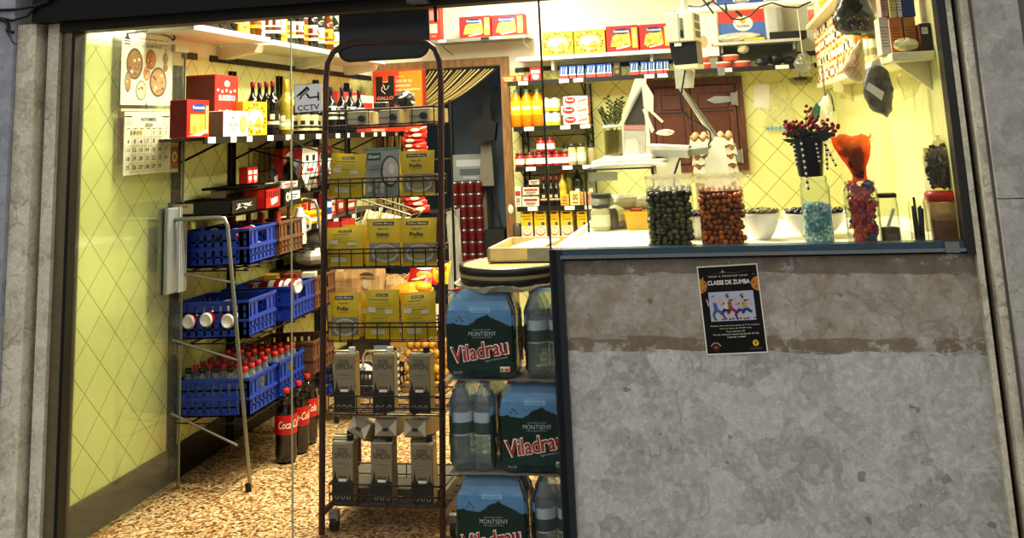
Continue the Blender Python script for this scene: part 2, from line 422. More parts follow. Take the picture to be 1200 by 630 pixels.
# stone front under the counter
struct(MB().b2((-.618, -.02, -.02), (.785, .03, 1.062), MARB), 'wall_front_counter')
struct(MB().b2((-.667, -.035, -.02), (-.618, .03, 1.1), ANOD).b2((-.66, -.04, -.02), (-.643, -.03, 1.1), plain('2A2F33', .4, .6)), 'trim_15')
rl = MB().b2((-.618, -.035, 1.078), (.757, .03, 1.1), ANODL).b2((-.625, -.045, 1.068), (.757, -.0, 1.079), ALU).b2((-.618, -.03, 1.06), (.757, .0, 1.069), plain('20282E', .4, .6))
rl.b2((.69, -.05, 1.066), (.735, -.03, 1.1), ALU)
struct(rl, 'trim_16')
def pane(name, x0, x1, z0, z1, y=0.0, mat=GLASS):
    o = MB().b2((x0, y-.003, z0), (x1, y+.003, z1), mat); return struct(o, name)
pane('window_1', -.662, .757, 1.1, 2.022)
pane('window_2', -1.687, -.667, .01, 2.022)
we = MB().b2((-1.690, -.004, .01), (-1.686, .004, 2.022), plain('B8B890', .3)); w = struct(we, 'window_edge'); w.parent = bpy.data.objects['window_2']
we = MB().b2((-.669, -.005, 1.1), (-.662, .005, 2.022), plain('3A3A2E', .3)); w = struct(we, 'window_edge'); w.parent = bpy.data.objects['window_1']
# glass door standing open along the left wall
DOOR = bpy.data.objects.new('door_1', None); COL.objects.link(DOOR); DOOR['kind'] = 'structure'
DOOR.location = (-2.637, .0, 0); dang = math.atan2(.726, .064)
DOOR.rotation_euler = (0, 0, dang)
gp = MB().b2((.0, -.004, .012), (.725, .004, 2.0), clear('F4F7EE', 1.2, .05, 'FFFFFF')).build('door_pane', DOOR)
MB().b2((.725, -.005, .012), (.731, .005, 2.0), plain('9AA080', .25)).build('pane_edge', DOOR)
hd = MB().b2((.575, -.03, .865), (.72, -.006, 1.25), plain('A2A5A6', .4, .35), .004)
for k in range(5): hd.b2((.655+k*.013, -.036, .865), (.662+k*.013, -.028, 1.25), plain('DADCDA', .4, .2))
hd.b2((.575, .006, .865), (.72, .028, 1.25), plain('75787A', .3, .85), .004)
hd.build('door_handle', DOOR)
MB().b2((.0, -.02, 0), (.08, .02, .012), ALU).b2((.62, -.02, 1.98), (.725, .02, 2.016), plain('DDD9C0', .4)).build('hinge', DOOR)
def on_door(u, v, off=0.0):
    return Vector((-2.637, 0, 0)) + Matrix.Rotation(dang, 3, 'Z') @ Vector((u, off, v))
# ================================================================ display rack and what it holds
def packet_lean(o): return o
YR = .25
def rp(x, y): return AY(x, y, YR)
PIPE = plain('4A2A22', .35, .3, var=.2); PIPED = plain('33201C', .4, .3)
RACK = thing('display_rack', 'tall dark brown tubular rack with wire baskets behind the glass', 'rack', (-1.42, YR, 0))
ro_ = Vector((-1.42, YR, 0))
def rl_(p): return Vector(p)-ro_
lft = [rp(377, 628), rp(378.5, 400), rp(380.5, 200), rp(382, 95)]; lft[0].z = .012
top = [rp(384, 74), rp(390, 62), rp(400, 54), rp(414, 50)]; top2 = [rp(484, 47.5), rp(500, 50), rp(510, 58), rp(515, 72)]
rgt = [rp(516.5, 95), rp(517, 200), rp(518, 400), rp(519, 628)]; rgt[-1].z = .012
MB().tube([rl_(p) for p in lft+top+top2+rgt], .0125, PIPE, 10).build('frame', RACK)
bl, br_ = lft[0], rgt[-1]
fo = MB()
for p in (bl, br_):
    q = Vector((p.x+.0, p.y, .085)); fo.tube([rl_(q), rl_(q+Vector((.0, .42, 0)))], .012, PIPE, 8)
    fo.tube([rl_(q+Vector((0, .42, -.0))), rl_(q+Vector((0, .42, .18)))], .011, PIPE, 8)
fo.tube([rl_(Vector((bl.x, YR+.42, .085))), rl_(Vector((br_.x, YR+.42, .085)))], .011, PIPE, 8)
fo.build('base_frame', RACK)
for p in (bl, br_):
    for dy in (.06, .40):
        c = MB(); c.cyl(rl_((p.x-.012+.03, YR+dy, .03)), rl_((p.x+.012+.03, YR+dy, .03)), .028, BLACK, n=14).box(rl_((p.x+.03, YR+dy, .062)), (.036, .03, .035), GREY)
        c.build('caster', RACK)
bp0, bp1 = AY(395, 590, YR+.2), AY(523, 606, YR+.2)
MB().b2(rl_((bl.x+.02, YR+.1, .085)), rl_((br_.x-.01, YR+.40, .15)), plain('5C574C', .5, .3)).build('base_tray', RACK)
# sign board with rounded lower corners
a0, a1 = AY(396, 40, YR), AY(501, 40, YR); zb = AY(450, 69, YR).z; zt = AY(450, -18, YR).z
pts = [(a0.x, zt), (a1.x, zt)]
rr = .05
pts += [(a1.x-rr+rr*math.cos(t), zb+rr-rr*math.sin(t)) for t in [PI/2*k/6 for k in range(7)]]
pts += [(a0.x+rr-rr*math.sin(t), zb+rr-rr*math.cos(t)) for t in [PI/2*k/6 for k in range(7)]]
sb = MB(); SB = plain('16130F', .18, .0, var=.3, scale=9, spec=.6)
sb.T = Matrix.Translation(-ro_); sb.prism(pts, YR+.013, YR+.025, SB)
edge = [(x, YR+.012, z) for x, z in pts[1:]]
sb.tube(edge, .006, PIPED, 6); sb.build('sign_board', RACK)
xl, xr = lft[2].x+.012, rgt[1].x-.02
BD = .14   # basket depth
def basket(ztop_px, zbot_px, zfloor, name='wire_basket', bars=9, BD=BD):
    zt_, zb_ = AY(450, ztop_px, YR-.01).z, AY(450, zbot_px, YR-.01).z
    m = MB(); m.T = Matrix.Translation(-ro_)
    y0, y1 = YR-.012, YR+BD
    for z in (zt_, zb_):
        m.tube([(xl, y0, z), (xr, y0, z), (xr, y1, z), (xl, y1, z), (xl, y0, z)], .0032, PIPED, 5)
    m.tube([(xl, y0, zfloor), (xr, y0, zfloor)], .0028, PIPED, 5); m.tube([(xl, y1, zfloor), (xr, y1, zfloor)], .0028, PIPED, 5)
    for k in range(bars+1):
        x = xl+(xr-xl)*k/bars
        m.tube([(x, y1, zt_), (x, y1, zfloor), (x, y0, zfloor), (x, y0, zt_)], .0022, PIPED, 4)
    for k in range(1, 5): m.tube([(xl, y0+(y1-y0)*k/5, zfloor), (xr, y0+(y1-y0)*k/5, zfloor)], .002, PIPED, 4)
    m.build(name, RACK); return zfloor+.004
def zpx(py, x=450): return AY(x, py, YR).z
F1 = basket(127, 145, zpx(148.5), bars=5)
F2 = basket(208, 213, zpx(231), bars=9)
F3 = basket(291, 296, zpx(313), bars=9)
F4 = basket(378, 383, zpx(399), bars=9)
F5 = basket(464, 478, zpx(485), bars=4)
F6 = basket(568, 581, zpx(592), bars=4, BD=.24)

# ---- drink cartons
CB = plain('8E8468', .5, var=.05); CK = plain('2A2722', .5); CD = plain('2C2820', .5, var=.3, scale=60); CG = plain('6B6555', .5)
CW, CDp, CH = .088, .062, .212
def carton_body():
    m = MB(); m.box((0, 0, CH/2), (CW, CDp, CH), CB, .002)
    y = -CDp/2-.0008
    for sgn in (-1, 1):
        mm = m
        m.T = None if sgn == -1 else Matrix.Rotation(PI, 4, 'Z')
        m.text('DON', 0, CH*.885, y, CK, w=.040, h=.0185, bold=.0); m.text('SIMON', 0, CH*.80, y, CK, w=.070, h=.0195, bold=.0)
        m.text('Vino Blanco', 0, CH*.655, y, CG, w=.042); m.rect(-.03, CH*.585, .03, CH*.589, y, CG); m.text('1 L', 0, CH*.545, y, CG, w=.010)
        m.rect(-CW/2, 0, CW/2, CH*.25, y, CD)
        hk = CH; VO = CH*.06
        pts = [(-CW/2, CH*.19), (CW/2, CH*.19), (CW/2, CH*.27), (.036, CH*.33), (.033, CH*.30), (.029, CH*.43), (.025, CH*.31), (.015, CH*.30), (.012, CH*.34), (0, CH*.29), (-.012, CH*.33), (-.022, CH*.32), (-.026, CH*.36), (-.031, CH*.50), (-.036, CH*.37), (-.04, CH*.30), (-CW/2, CH*.31)]
        pts = [(a, b+VO) for a, b in pts]; m.pol(pts, y-.0002, CK)
        m.rect(-.02, CH*.41, .018, CH*.455, y-.0003, plain('8A5A3A', .5)); m.rect(-.017, CH*.35, .016, CH*.41, y-.0004, WHITE)
        m.rect(-.02, CH*.40, .018, CH*.42, y-.0005, plain('4A2A1C', .5))
        for x in (-.024, 0, .024):
            m.oval(x, CH*.085, .0085, .0085, y-.0003, plain('A8A294', .4)); m.oval(x, CH*.085, .0055, .0055, y-.0005, CD)
    m.T = None
    m.box((0, 0, CH+.003), (CW*.98, CDp*.72, .006), plain('C2B89A', .5))  # top fold coloured paler, as if lit from inside the shop
    m.box((0, 0, CH+.008), (CW*.96, .004, .006), CB)
    # gold side
    for sx in (-1, 1):
        x = sx*(CW/2+.0006)
        m.poly([(x, -CDp*.44, 0), (x, CDp*.44, 0), (x, CDp*.44, CH*.97), (x, -CDp*.44, CH*.97)], plain('A8915A', .5))
    # folded base flaps
    for sgn in (-1, 1): m.poly([(sgn*CW/2, -CDp/2, -.0006), (sgn*CW/2, CDp/2, -.0006), (sgn*.012, 0, -.0012)], plain('C8BEA4', .5))
    m.box((.0, .006, -.001), (.022, .012, .0012), CK)
    return m
CAPW = plain('E8E8E4', .4); CAPK = plain('1E2024', .4)
def carton_tmpl(capm, name='wine_carton'):
    t = thing(name, 'x', 'carton', (0, 0, 0))
    carton_body().build('carton_body', t)
    c = MB(); c.cyl((CW*.26, 0, CH+.004), (CW*.26, 0, CH+.026), .0125, capm, n=16)
    for k in range(16): a = 2*PI*k/16; c.box((CW*.26+.0125*math.cos(a), .0125*math.sin(a), CH+.015), (.002, .002, .02), capm)
    o = c.build('cap', t); o['label'] = 'white screw cap' if capm is CAPW else 'black screw cap'
    return t
TW, TK = carton_tmpl(CAPW), carton_tmpl(CAPK)
_used = set()
def carton(t, loc, label, group, rz=0.0, rot=None):
    if t not in _used:
        _used.add(t); t.location = loc; t['label'] = label; t['group'] = group
        t.rotation_euler = rot if rot else (0, 0, rz); return t
    return dup(t, loc, rz, label, group, rot)
G5, G6, G6b = 'cartons in the upper carton basket', 'cartons in the bottom basket', 'cartons lying on the bottom basket'
yc = YR+.045
for px_, t, lab, rz in ((407, TW, 'beige wine carton with white cap at left end of the upper carton basket', .0),
                        (452, TW, 'beige wine carton with white cap in the middle of the upper carton basket', .06),
                        (495, TK, 'beige wine carton with black cap at right end of the upper carton basket', -.05)):
    carton(t, (AY(px_, 470, yc).x, yc, F5), lab, G5, rz)
for px_, lab, rz in ((405, 'front beige wine carton at left of the bottom basket', .02), (451, 'front beige wine carton in the middle of the bottom basket', -.02), (498, 'front beige wine carton at right of the bottom basket', .03)):
    carton(TK, (AY(px_, 580, yc).x, yc, F6), lab, G6, rz)
for i, (px_, dy) in enumerate(((407, .068), (453, .068), (499, .068), (452, .136), (500, .136))):
    y = yc+dy
    carton(TK, (AY(px_-2, 560, y).x, y, F6), ['wine carton standing behind the front left carton of the bottom basket', 'wine carton standing behind the front middle carton of the bottom basket', 'wine carton standing second from the front at right of the bottom basket', 'wine carton standing third from front in the middle of the bottom basket', 'wine carton standing at the back right of the bottom basket'][i], G6, 0)
# three lying flat on top, bases towards the street
zt_ = F6+CH+.026
for px_, py_, lab, rz, tilt in ((424, 505, 'wine carton lying tilted on top of the bottom basket, left of three', -.28, .35), (455, 502, 'wine carton lying flat on the bottom basket, middle of three', .03, .12), (489, 502, 'wine carton lying flat on the bottom basket, right of three', -.04, .12)):
    p = AY(px_, py_, yc)
    carton(TK, (p.x, yc-.03, zt_+.036), lab, G6b, rot=(-PI/2-tilt+.0, .0 if tilt < .2 else .32, rz))
# three lying in the top basket, caps towards the street
G1 = 'cartons lying in the top basket'
for px_, lab, rz in ((411, 'wine carton lying in the top basket at the left, cap to the front', .12), (459, 'wine carton lying in the middle of the top basket, cap to the front', -.06), (497, 'wine carton lying in the top basket at the right, cap to the front', -.1)):
    p = AY(px_, 140, YR)
    carton(TK, (p.x, YR+.215, F1+.034), lab, G1, rot=(PI/2, 0, rz))

# ---- soup packets
PKG = plain('9AA04A', .4); LOGO = plain('1B1D24', .35); PHOTO = plain('8C8672', .45, var=.35, scale=45)
PW, PH = .145, .178
def pouch(w, h, t, m, nx=8, nz=10, seed=0, mb=None, crimp=True):
    rnd = random.Random(seed); mb = mb or MB(); fr = []; bk = []
    for j in range(nz+1):
        for i in range(nx+1):
            u, v = i/nx*2-1, j/nz*2-1
            b = (1-abs(u)**3)*(1-abs(v)**3)
            x = u*w/2*(1-.05*(1-v*v)); z = (v+1)/2*h
            n_ = rnd.uniform(-.1, .1)*t*b
            fr.append((x, -b*t/2+n_, z)); bk.append((x, b*t/2+n_, z))
    fs = [(j*(nx+1)+i, j*(nx+1)+i+1, (j+1)*(nx+1)+i+1, (j+1)*(nx+1)+i) for j in range(nz) for i in range(nx)]
    mb.add(fr, fs, m, True); mb.add(bk, [f[::-1] for f in fs], m, True)
    return mb
def pouch_y(w, h, t):
    def fn(x, z):
        u, v = max(-1, min(1, x/(w/2))), max(-1, min(1, z/h*2-1))
        return (x, -(1-abs(u)**3)*(1-abs(v)**3)*t/2*1.12-.0016, z)
    return fn
def patch(mb, fn, x0, z0, x1, z1, m, n=8, rx=None):
    vs = []; fs = []
    for j in range(n+1):
        for i in range(n+1): vs.append(fn(x0+(x1-x0)*i/n, z0+(z1-z0)*j/n))
    for j in range(n):
        for i in range(n): a = j*(n+1)+i; fs.append((a, a+1, a+n+2, a+n+1))
    mb.add(vs, fs, m, True)
def disc(mb, fn, x, z, rx, rz, m, n=20, dy=0.0):
    vs = [fn(x, z)]+[fn(x+rx*q*math.cos(2*PI*k/n), z+rz*q*math.sin(2*PI*k/n)) for q in (.5, 1) for k in range(n)]
    vs = [(a, b-dy, c) for a, b, c in vs]
    fs = [(0, 1+k, 1+(k+1) % n) for k in range(n)]+[(1+k, 1+n+k, 1+n+(k+1) % n, 1+(k+1) % n) for k in range(n)]
    mb.add(vs, fs, m, True)
def soup(front=True, w=PW, h=PH, seed=0, name2='Pollo'):
    m = pouch(w, h, .035, YELP, seed=seed); fn = pouch_y(w, h, .035)
    f2 = lambda x, z: (lambda p: (p[0], p[1]-.0008, p[2]))(fn(x, z))
    if front:
        patch(m, fn, -w*.30, h*.855, w*.28, h*.925, LOGO); m.text('Gallina Blanca', -.002, h*.89, 0, WHITE, w=w*.5, h=h*.035, fn=f2)
        m.text('Sopa de', -.002, h*.77, 0, LOGO, w=w*.28, h=h*.05, fn=f2, bold=.01); m.text(name2, -.002, h*.66, 0, LOGO, w=w*.36, h=h*.085, fn=f2, bold=.02)
        m.text('con fideos finos', -.002, h*.585, 0, LOGO, w=w*.36, h=h*.025, fn=f2)
        patch(m, fn, -w*.40, h*.08, w*.46, h*.47, PHOTO)
        disc(m, fn, w*.06, h*.25, w*.36, h*.19, plain('C9C4B2', .4), dy=.0006); disc(m, fn, w*.06, h*.265, w*.31, h*.15, plain('A2986A', .4, var=.3, scale=60), dy=.0010)
        patch(m, fn, -w*.47, h*.04, -w*.39, h*.5, YEL)
    else:
        patch(m, fn, -w*.16, h*.87, w*.18, h*.92, LOGO); m.text('Gallina Blanca', .001, h*.895, 0, WHITE, w=w*.28, h=h*.028, fn=f2)
        for k in range(11):
            z = h*(.80-.062*k); L = R(.26, .42)*w
            patch(m, fn, -L, z, L*R(.3, 1), z+h*.012, PKG if k % 3 else plain('6E661A', .5), 4)
        patch(m, fn, -w*.38, h*.55, -w*.14, h*.66, plain('C9C3A8', .4), 4); patch(m, fn, w*.12, h*.52, w*.32, h*.60, plain('C9C3A8', .4), 4); patch(m, fn, -w*.3, h*.1, w*.1, h*.22, plain('CFC9AE', .4), 4)
    m.rect(-w*.49, 0, w*.49, .006, -.001, YELP)
    return m
def put_packet(mb, px0, px1, zf, label, group, cat='soup packet', name='soup_packet', dy=.02, lean=.12, roll=0.0, rz=0.0, w=PW):
    y = YR+dy; x = (AY(px0, 220, y).x+AY(px1, 220, y).x)/2
    o = mb.build(name, None, (x, y, zf), rot=(-lean, roll, rz)); return tag(o, label, cat, group)
gp = 'yellow soup packets on the rack'
def wpx(a, b): return (AY(b, 220, YR+.02)-AY(a, 220, YR+.02)).x
put_packet(soup(False, wpx(384, 426), .178, 1), 384, 426, F2, 'yellow soup packet turned to its back, left end of the second basket', gp, roll=.06)
put_packet(soup(True, wpx(469, 510), .178, 2), 469, 510, F2, 'yellow chicken soup packet at right end of the second basket', gp, lean=.06, dy=.015)
put_packet(soup(False, wpx(379, 424), .155, 3), 379, 424, F3, 'crumpled yellow soup packet turned to its back, left end of the third basket', gp, lean=.2)
put_packet(soup(True, wpx(427, 469), .185, 4, 'Verduras'), 427, 469, F3, 'yellow vegetable soup packet in the middle of the third basket', gp, dy=.03)
put_packet(soup(True, wpx(466, 510), .185, 5), 466, 510, F3, 'yellow chicken soup packet at right end of the third basket', gp, dy=.01, lean=.08)
put_packet(soup(True, wpx(383, 419), .178, 6), 383, 419, F4, 'yellow chicken soup packet at left end of the fourth basket', gp, dy=.015)
put_packet(soup(False, wpx(425, 465), .188, 7), 425, 465, F4, 'yellow soup packet turned to its back, middle of the fourth basket', gp, dy=.015, lean=.05)
put_packet(soup(False, wpx(466, 508), .175, 8), 466, 508, F4, 'yellow soup packet turned to its back, slanting at right end of the fourth basket', gp, dy=.03, roll=-.05)
put_packet(soup(False, .12, .165, 9), 418, 450, F4, 'yellow soup packet half hidden between the left and middle packets of the fourth basket', gp, dy=.06)
put_packet(soup(False, .12, .16, 10), 400, 430, F3, 'yellow soup packet behind the crumpled one of the third basket', gp, dy=.07)
# grey-green mushroom soup packet
KG = plain('8C9488', .45); KGR = plain('1F4B3A', .45)
m = pouch(.155, .195, .03, KG, seed=12); fn = pouch_y(.155, .195, .03); f2 = lambda x, z: (lambda p: (p[0], p[1]-.0012, p[2]))(fn(x, z))
w_, h_ = .155, .195
patch(m, fn, -w_*.48, h_*.95, w_*.48, h_*.99, plain('3F7A5A', .4)); patch(m, fn, -w_*.42, h_*.74, -w_*.02, h_*.90, KGR); m.text('Knorr', -w_*.21, h_*.82, 0, WHITE, w=w_*.33, h=h_*.075, fn=f2, bold=.01, shear=.2)
m.text('Crema de', -w_*.18, h_*.62, 0, KGR, w=w_*.3, h=h_*.035, fn=f2); m.text('Champiñones', -w_*.14, h_*.55, 0, LOGO, w=w_*.46, h=h_*.045, fn=f2, bold=.01)
disc(m, fn, w_*.24, h_*.5, w_*.25, h_*.33, plain('3A4440', .3)); disc(m, fn, w_*.26, h_*.51, w_*.21, h_*.28, plain('B9B6A6', .4, var=.2, scale=60), dy=.0008)
disc(m, fn, w_*.30, h_*.55, w_*.08, h_*.11, plain('D6D2C2', .4), dy=.0014)
for k in range(9): disc(m, fn, R(-.40, .05)*w_, R(.06, .30)*h_, .010, .012, plain(['A8A698', '6E7468', 'C6C3B4'][k % 3], .5), dy=.0006+.0002*k)
put_packet(m, 428, 468, F2, 'grey mushroom soup packet with a green tab in the middle of the second basket', 'soup packets on the rack', dy=.035, lean=.06)
# black bag lying on the top cartons
def crumple(rx, ry, rz_, m, seed=0, n=14, k=9, amp=.25, mb=None, c=(0, 0, 0)):
    rnd = random.Random(seed); mb = mb or MB()
    secs = []
    for i in range(k+1):
        t = PI*min(max(i/k, .03), .97)
        secs.append([(c[0]+rx*math.sin(t)*math.cos(2*PI*j/n)*(1+rnd.uniform(-amp, amp)), c[1]+ry*math.sin(t)*math.sin(2*PI*j/n)*(1+rnd.uniform(-amp, amp)), c[2]-rz_*math.cos(t)*(1+rnd.uniform(-amp, amp)*.5)) for j in range(n)])
    return mb.rings(secs, m, smooth=False)
p = AY(474, 117, YR+.1)
tag(crumple(.045, .05, .036, plain('15171A', .25), 5).build('plastic_bag', None, (p.x, p.y, F1+.072+.034)), 'crumpled black plastic bag lying on the cartons of the top basket', 'bag')
p = AY(447, 124, YR+.1)
tag(MB().box((0, 0, .016), (.055, .05, .032), plain('4A453A', .5), .004).build('small_carton', None, (p.x, p.y, F1+.070)), 'small dull brown carton beside the black bag on the top basket', 'carton')
# ================================================================ water packs and the trays on them
WB = clear('EEF6F6', 1.6, .10, 'E8F2F2', .05, .5, 'AEBCBC'); CAPR = plain('B0322C', .4); WLAB = plain('9FBAC4', .4); WGR = plain('123C2E', .4)
def lathe_bottle(prof, m, n=16, mb=None): return (mb or MB()).lathe(prof, m, n=n)
def film_print():
    """sky, dark green mountains and foothills, in the pack's own coordinates"""
    m, nt, out = nodes('printed_film'); n = N(nt)
    tc = n('ShaderNodeTexCoord'); sp = n('ShaderNodeSeparateXYZ', i_0=tc.outputs['Object']); x, z = sp.outputs[0], sp.outputs[2]
    def peak(c, w, h): return n.math('MULTIPLY', n.math('MAXIMUM', 0.0, n.math('SUBTRACT', 1.0, n.math('DIVIDE', n.math('ABSOLUTE', n.math('SUBTRACT', x, c)), w))), h)
    nz = n('ShaderNodeTexNoise', i_Vector=tc.outputs['Object'], i_Scale=38.0, i_Detail=5.0)
    jit = n.math('MULTIPLY', n.math('SUBTRACT', nz.outputs[0], .5), .022)
    ridge = n.math('ADD', n.math('ADD', .183, peak(.03, .085, .042)), n.math('ADD', peak(-.10, .06, .012), jit))
    below = n.math('LESS_THAN', z, ridge)
    n2 = n('ShaderNodeTexNoise', i_Vector=tc.outputs['Object'], i_Scale=25.0, i_Detail=5.0)
    grn = n.mix(n2.outputs[0], lin('06201A'), lin('12382C'))
    hill = n.math('ADD', n.math('ADD', .052, peak(.02, .12, .03)), jit)
    grn = n.mix(n.math('LESS_THAN', z, hill), grn, n.mix(n2.outputs[0], lin('0F2A26'), lin('20443C')))
    sky = n.mix(n2.outputs[0], lin('4A7CA4'), lin('6E9CC0'))
    c = n.mix(below, sky, grn)
    b = n('ShaderNodeBsdfPrincipled', i_Base_Color=c, i_Roughness=.18)
    t = n('ShaderNodeBsdfTransparent'); fac = n.math('MULTIPLY', n.math('GREATER_THAN', z, .27), .3)
    ms = n('ShaderNodeMixShader', i_0=fac, i_1=b.outputs[0], i_2=t.outputs[0])
    n.link(ms.outputs[0], out.inputs[0]); return m
FP = film_print(); VR = plain('B0241E', .35); LB2 = plain('B9C6C8', .4)
BR = .0435
def pack_section(z):
    """outline of the shrink film at height z: three by two bottles"""
    k = max(.8, 1-((.03-z)/.03)**2*.25) if z < .03 else 1.0 if z < .215 else max(.22, 1-((z-.215)/.1)**2.0*.8)
    out = []
    W, Dp = 3*BR, 2*BR
    per = 64
    for i in range(per):
        t = 2*PI*i/per; c, s_ = math.cos(t), math.sin(t)
        g = (abs(c)**7+abs(s_)**7)**(-1/7); ux, uy = c*g, s_*g
        x, y = ux*(W-BR), uy*(Dp-BR)
        sc = .003+.0028*math.cos(x/(2*BR)*2*PI) if abs(uy) > abs(ux) else .003+.0028*math.cos((y/(2*BR)+.5)*2*PI)
        px_, py_ = ux*(W-BR)+ux*(BR*k+sc*(k > .9)), uy*(Dp-BR)+uy*(BR*k+sc*(k > .9))
        out.append((px_, py_, z))
    return out
def front_y(x, z):
    best = 0
    for p, q in zip(*(lambda s: (s, s[1:]+s[:1]))(pack_section(z))):
        if p[1] < 0 and min(p[0], q[0]) <= x <= max(p[0], q[0]) and abs(p[0]-q[0]) > 1e-6:
            f = (x-p[0])/(q[0]-p[0]); best = min(best, p[1]+(q[1]-p[1])*f)
    return best
def water_pack():
    t = thing('water_pack', 'x', 'water pack', (0, 0, 0))
    prof = [(.03, 0), (.040, .006), (.0425, .02), (.0425, .195), (.0415, .205), (.040, .215), (.032, .25), (.018, .28), (.0135, .29), (.0135, .30)]
    bb = MB().lathe(prof, WB, n=16)
    for k in range(4): bb.lathe([(.0425, .03+k*.022), (.0412, .034+k*.022), (.0425, .038+k*.022)], WB, n=16, cap0=False, cap1=False)
    me = bb.mesh('bottle')
    lb = MB().lathe([(.0429, .12), (.0429, .20)], LB2, n=16, cap0=False, cap1=False).lathe([(.0431, .125), (.0431, .165)], WGR, n=16, cap0=False, cap1=False).mesh('bottle_label')
    cp = MB().cyl((0, 0, .296), (0, 0, .314), .015, CAPR, n=14).mesh('cap')
    for i in (-1, 0, 1):
        for j in (-.5, .5):
            b = bpy.data.objects.new('bottle', me); COL.objects.link(b); b.parent = t; b.location = (i*2*BR, j*2*BR, 0)
            for nm, q in (('bottle_label', lb), ('cap', cp)):
                c = bpy.data.objects.new(nm, q); COL.objects.link(c); c.parent = b
            if i == 0 and j == -.5: pass
    # shrink film: printed on the two long faces, clear at the ends and top
    zs = [.004, .03, .06, .1, .14, .18, .2, .22, .24, .255, .27, .285, .298, .306, .311]
    secs = [pack_section(z) for z in zs]; mb = MB()
    n_ = len(secs[0])
    for li in range(len(zs)-1):
        for j in range(n_):
            k = (j+1) % n_; q = [secs[li][j], secs[li][k], secs[li+1][k], secs[li+1][j]]
            cx_ = sum(p[0] for p in q)/4; cy_ = sum(p[1] for p in q)/4
            endw = abs(cx_) > 3*BR-.022 and abs(cx_)/(3*BR) > abs(cy_)/(2*BR)
            hole = endw and abs(cy_) < .078
            mb.add(q, [(0, 1, 2, 3)], FILM if hole else FP, True)
    mb.add(secs[0], [tuple(range(n_))], FILM)
    fn = lambda dy: (lambda x, z: (x, front_y(x, z)-dy, z))
    for sg in (1, -1):
        mb.T = None if sg == 1 else Matrix.Rotation(PI, 4, 'Z')
        for bb_, m_, dy in ((.045, WHITE, .0016), (.012, VR, .0030)):
            mb.text('Viladrau', .0, .098, 0, m_, w=.225 if bb_ > .03 else .213, h=.062 if bb_ > .03 else .054, bold=bb_, shear=.08, rot=.16, fn=fn(dy))
        mb.text('MONTSENY', .012, .158, 0, LB2, w=.105, h=.015, fn=fn(.0016)); mb.text('AIGUA MINERAL NATURAL', .012, .172, 0, LB2, w=.07, fn=fn(.0014)); mb.text('PARC NATURAL DEL MONTSENY', .012, .145, 0, LB2, w=.075, fn=fn(.0014))
        mb.text('Agua mineral natural', .062, .068, 0, LB2, w=.085, rot=.16, fn=fn(.0014)); mb.text('6x1,5L', -.085, .022, 0, LB2, w=.035, fn=fn(.0014))
        f = fn(.0014)
        for x0, x1, mm in ((.075, .112, WHITE), (.077, .086, plain('2E7D46', .4)), (.087, .093, YEL), (.094, .110, ORANGE)):
            patch(mb, f if mm is WHITE else fn(.0020), x0, .024 if mm is WHITE else .026, x1, .042 if mm is WHITE else .036, mm, 3)
        for x, z in ((-.085, .205), (-.07, .212), (-.062, .203), (-.078, .217)): disc(mb, f, x, z, .0028, .0028, DARK, n=8)
        # carry handle
        patch(mb, fn(.002), -.03, .232, .045, .246, plain('8FB6D2', .3), 4); patch(mb, fn(.0028), -.022, .236, .037, .242, plain('6A98BC', .3), 4)
    mb.T = None
    mb.build('shrink_film', t)
    return t
WP = water_pack()
pk_y = .125
def pk(px0, px1): return (AY(px0, 400, .035).x+AY(px1, 400, .035).x)/2
spots = [  # x, y, z, rz, label
    (pk(524, 611), .125, .0, 0, 'water pack showing its printed front, lowest of the stack beside the rack'),
    (-.705, .175, .0, PI/2, 'water pack turned end-on at the foot of the stack beside the counter frame'),
    (-1.005, .175, .319, PI/2, 'water pack turned end-on in the middle layer, at left of the printed one'),
    (pk(579, 664), .125, .319, 0, 'water pack showing its printed front in the middle layer, partly behind the counter frame'),
    (pk(517, 607), .125, .64, 0, 'water pack showing its printed front, topmost of the stack, under the round tray'),
    (-.705, .175, .64, PI/2, 'water pack turned end-on in the top layer beside the counter frame')]
GW = 'shrink-wrapped water packs stacked behind the glass'
for i, (x, y, z, rz, lab) in enumerate(spots):
    if i == 0: o = WP; o.location = (x, y, z); o.rotation_euler = (0, 0, rz); o['label'] = lab; o['group'] = GW
    else: o = dup(WP, (x, y, z), rz, lab, GW)
# cardboard sheet and loose film between the layers
for z, lab in ((.3145, 'crinkled cardboard sheet between the bottom and middle layers of water packs'), (.6345, 'crinkled cardboard sheet between the middle and top layers of water packs')):
    m = MB(); nx = 14; vs = []; fs = []
    for j in range(5):
        for i in range(nx+1): vs.append((-1.10+.43*i/nx, .03+.23*j/4, z+.0*j+R(-.0012, .0012)))
    fs = [(j*(nx+1)+i, j*(nx+1)+i+1, (j+1)*(nx+1)+i+1, (j+1)*(nx+1)+i) for j in range(4) for i in range(nx)]
    m.add(vs, fs, plain('8A857A', .7)); tag(m.build('cardboard_sheet'), lab, 'cardboard', 'cardboard sheets in the water stack')
# crumpled pale plastic under the round tray
m = MB(); secs = []
for z, q in ((.948, 1.12), (.962, 1.15), (.972, .9)):
    secs.append([(-.865+.2*q*math.cos(2*PI*k/40)*R(.95, 1.04), .245+.185*q*math.sin(2*PI*k/40)*R(.95, 1.04), z+R(-.012, .004)) for k in range(40)])
m.rings(secs, plain('C9C0A4', .5, trans=.25), smooth=False)
tag(m.build('plastic_sheet'), 'crumpled pale plastic sheet hanging over the top of the water stack', 'plastic sheet')
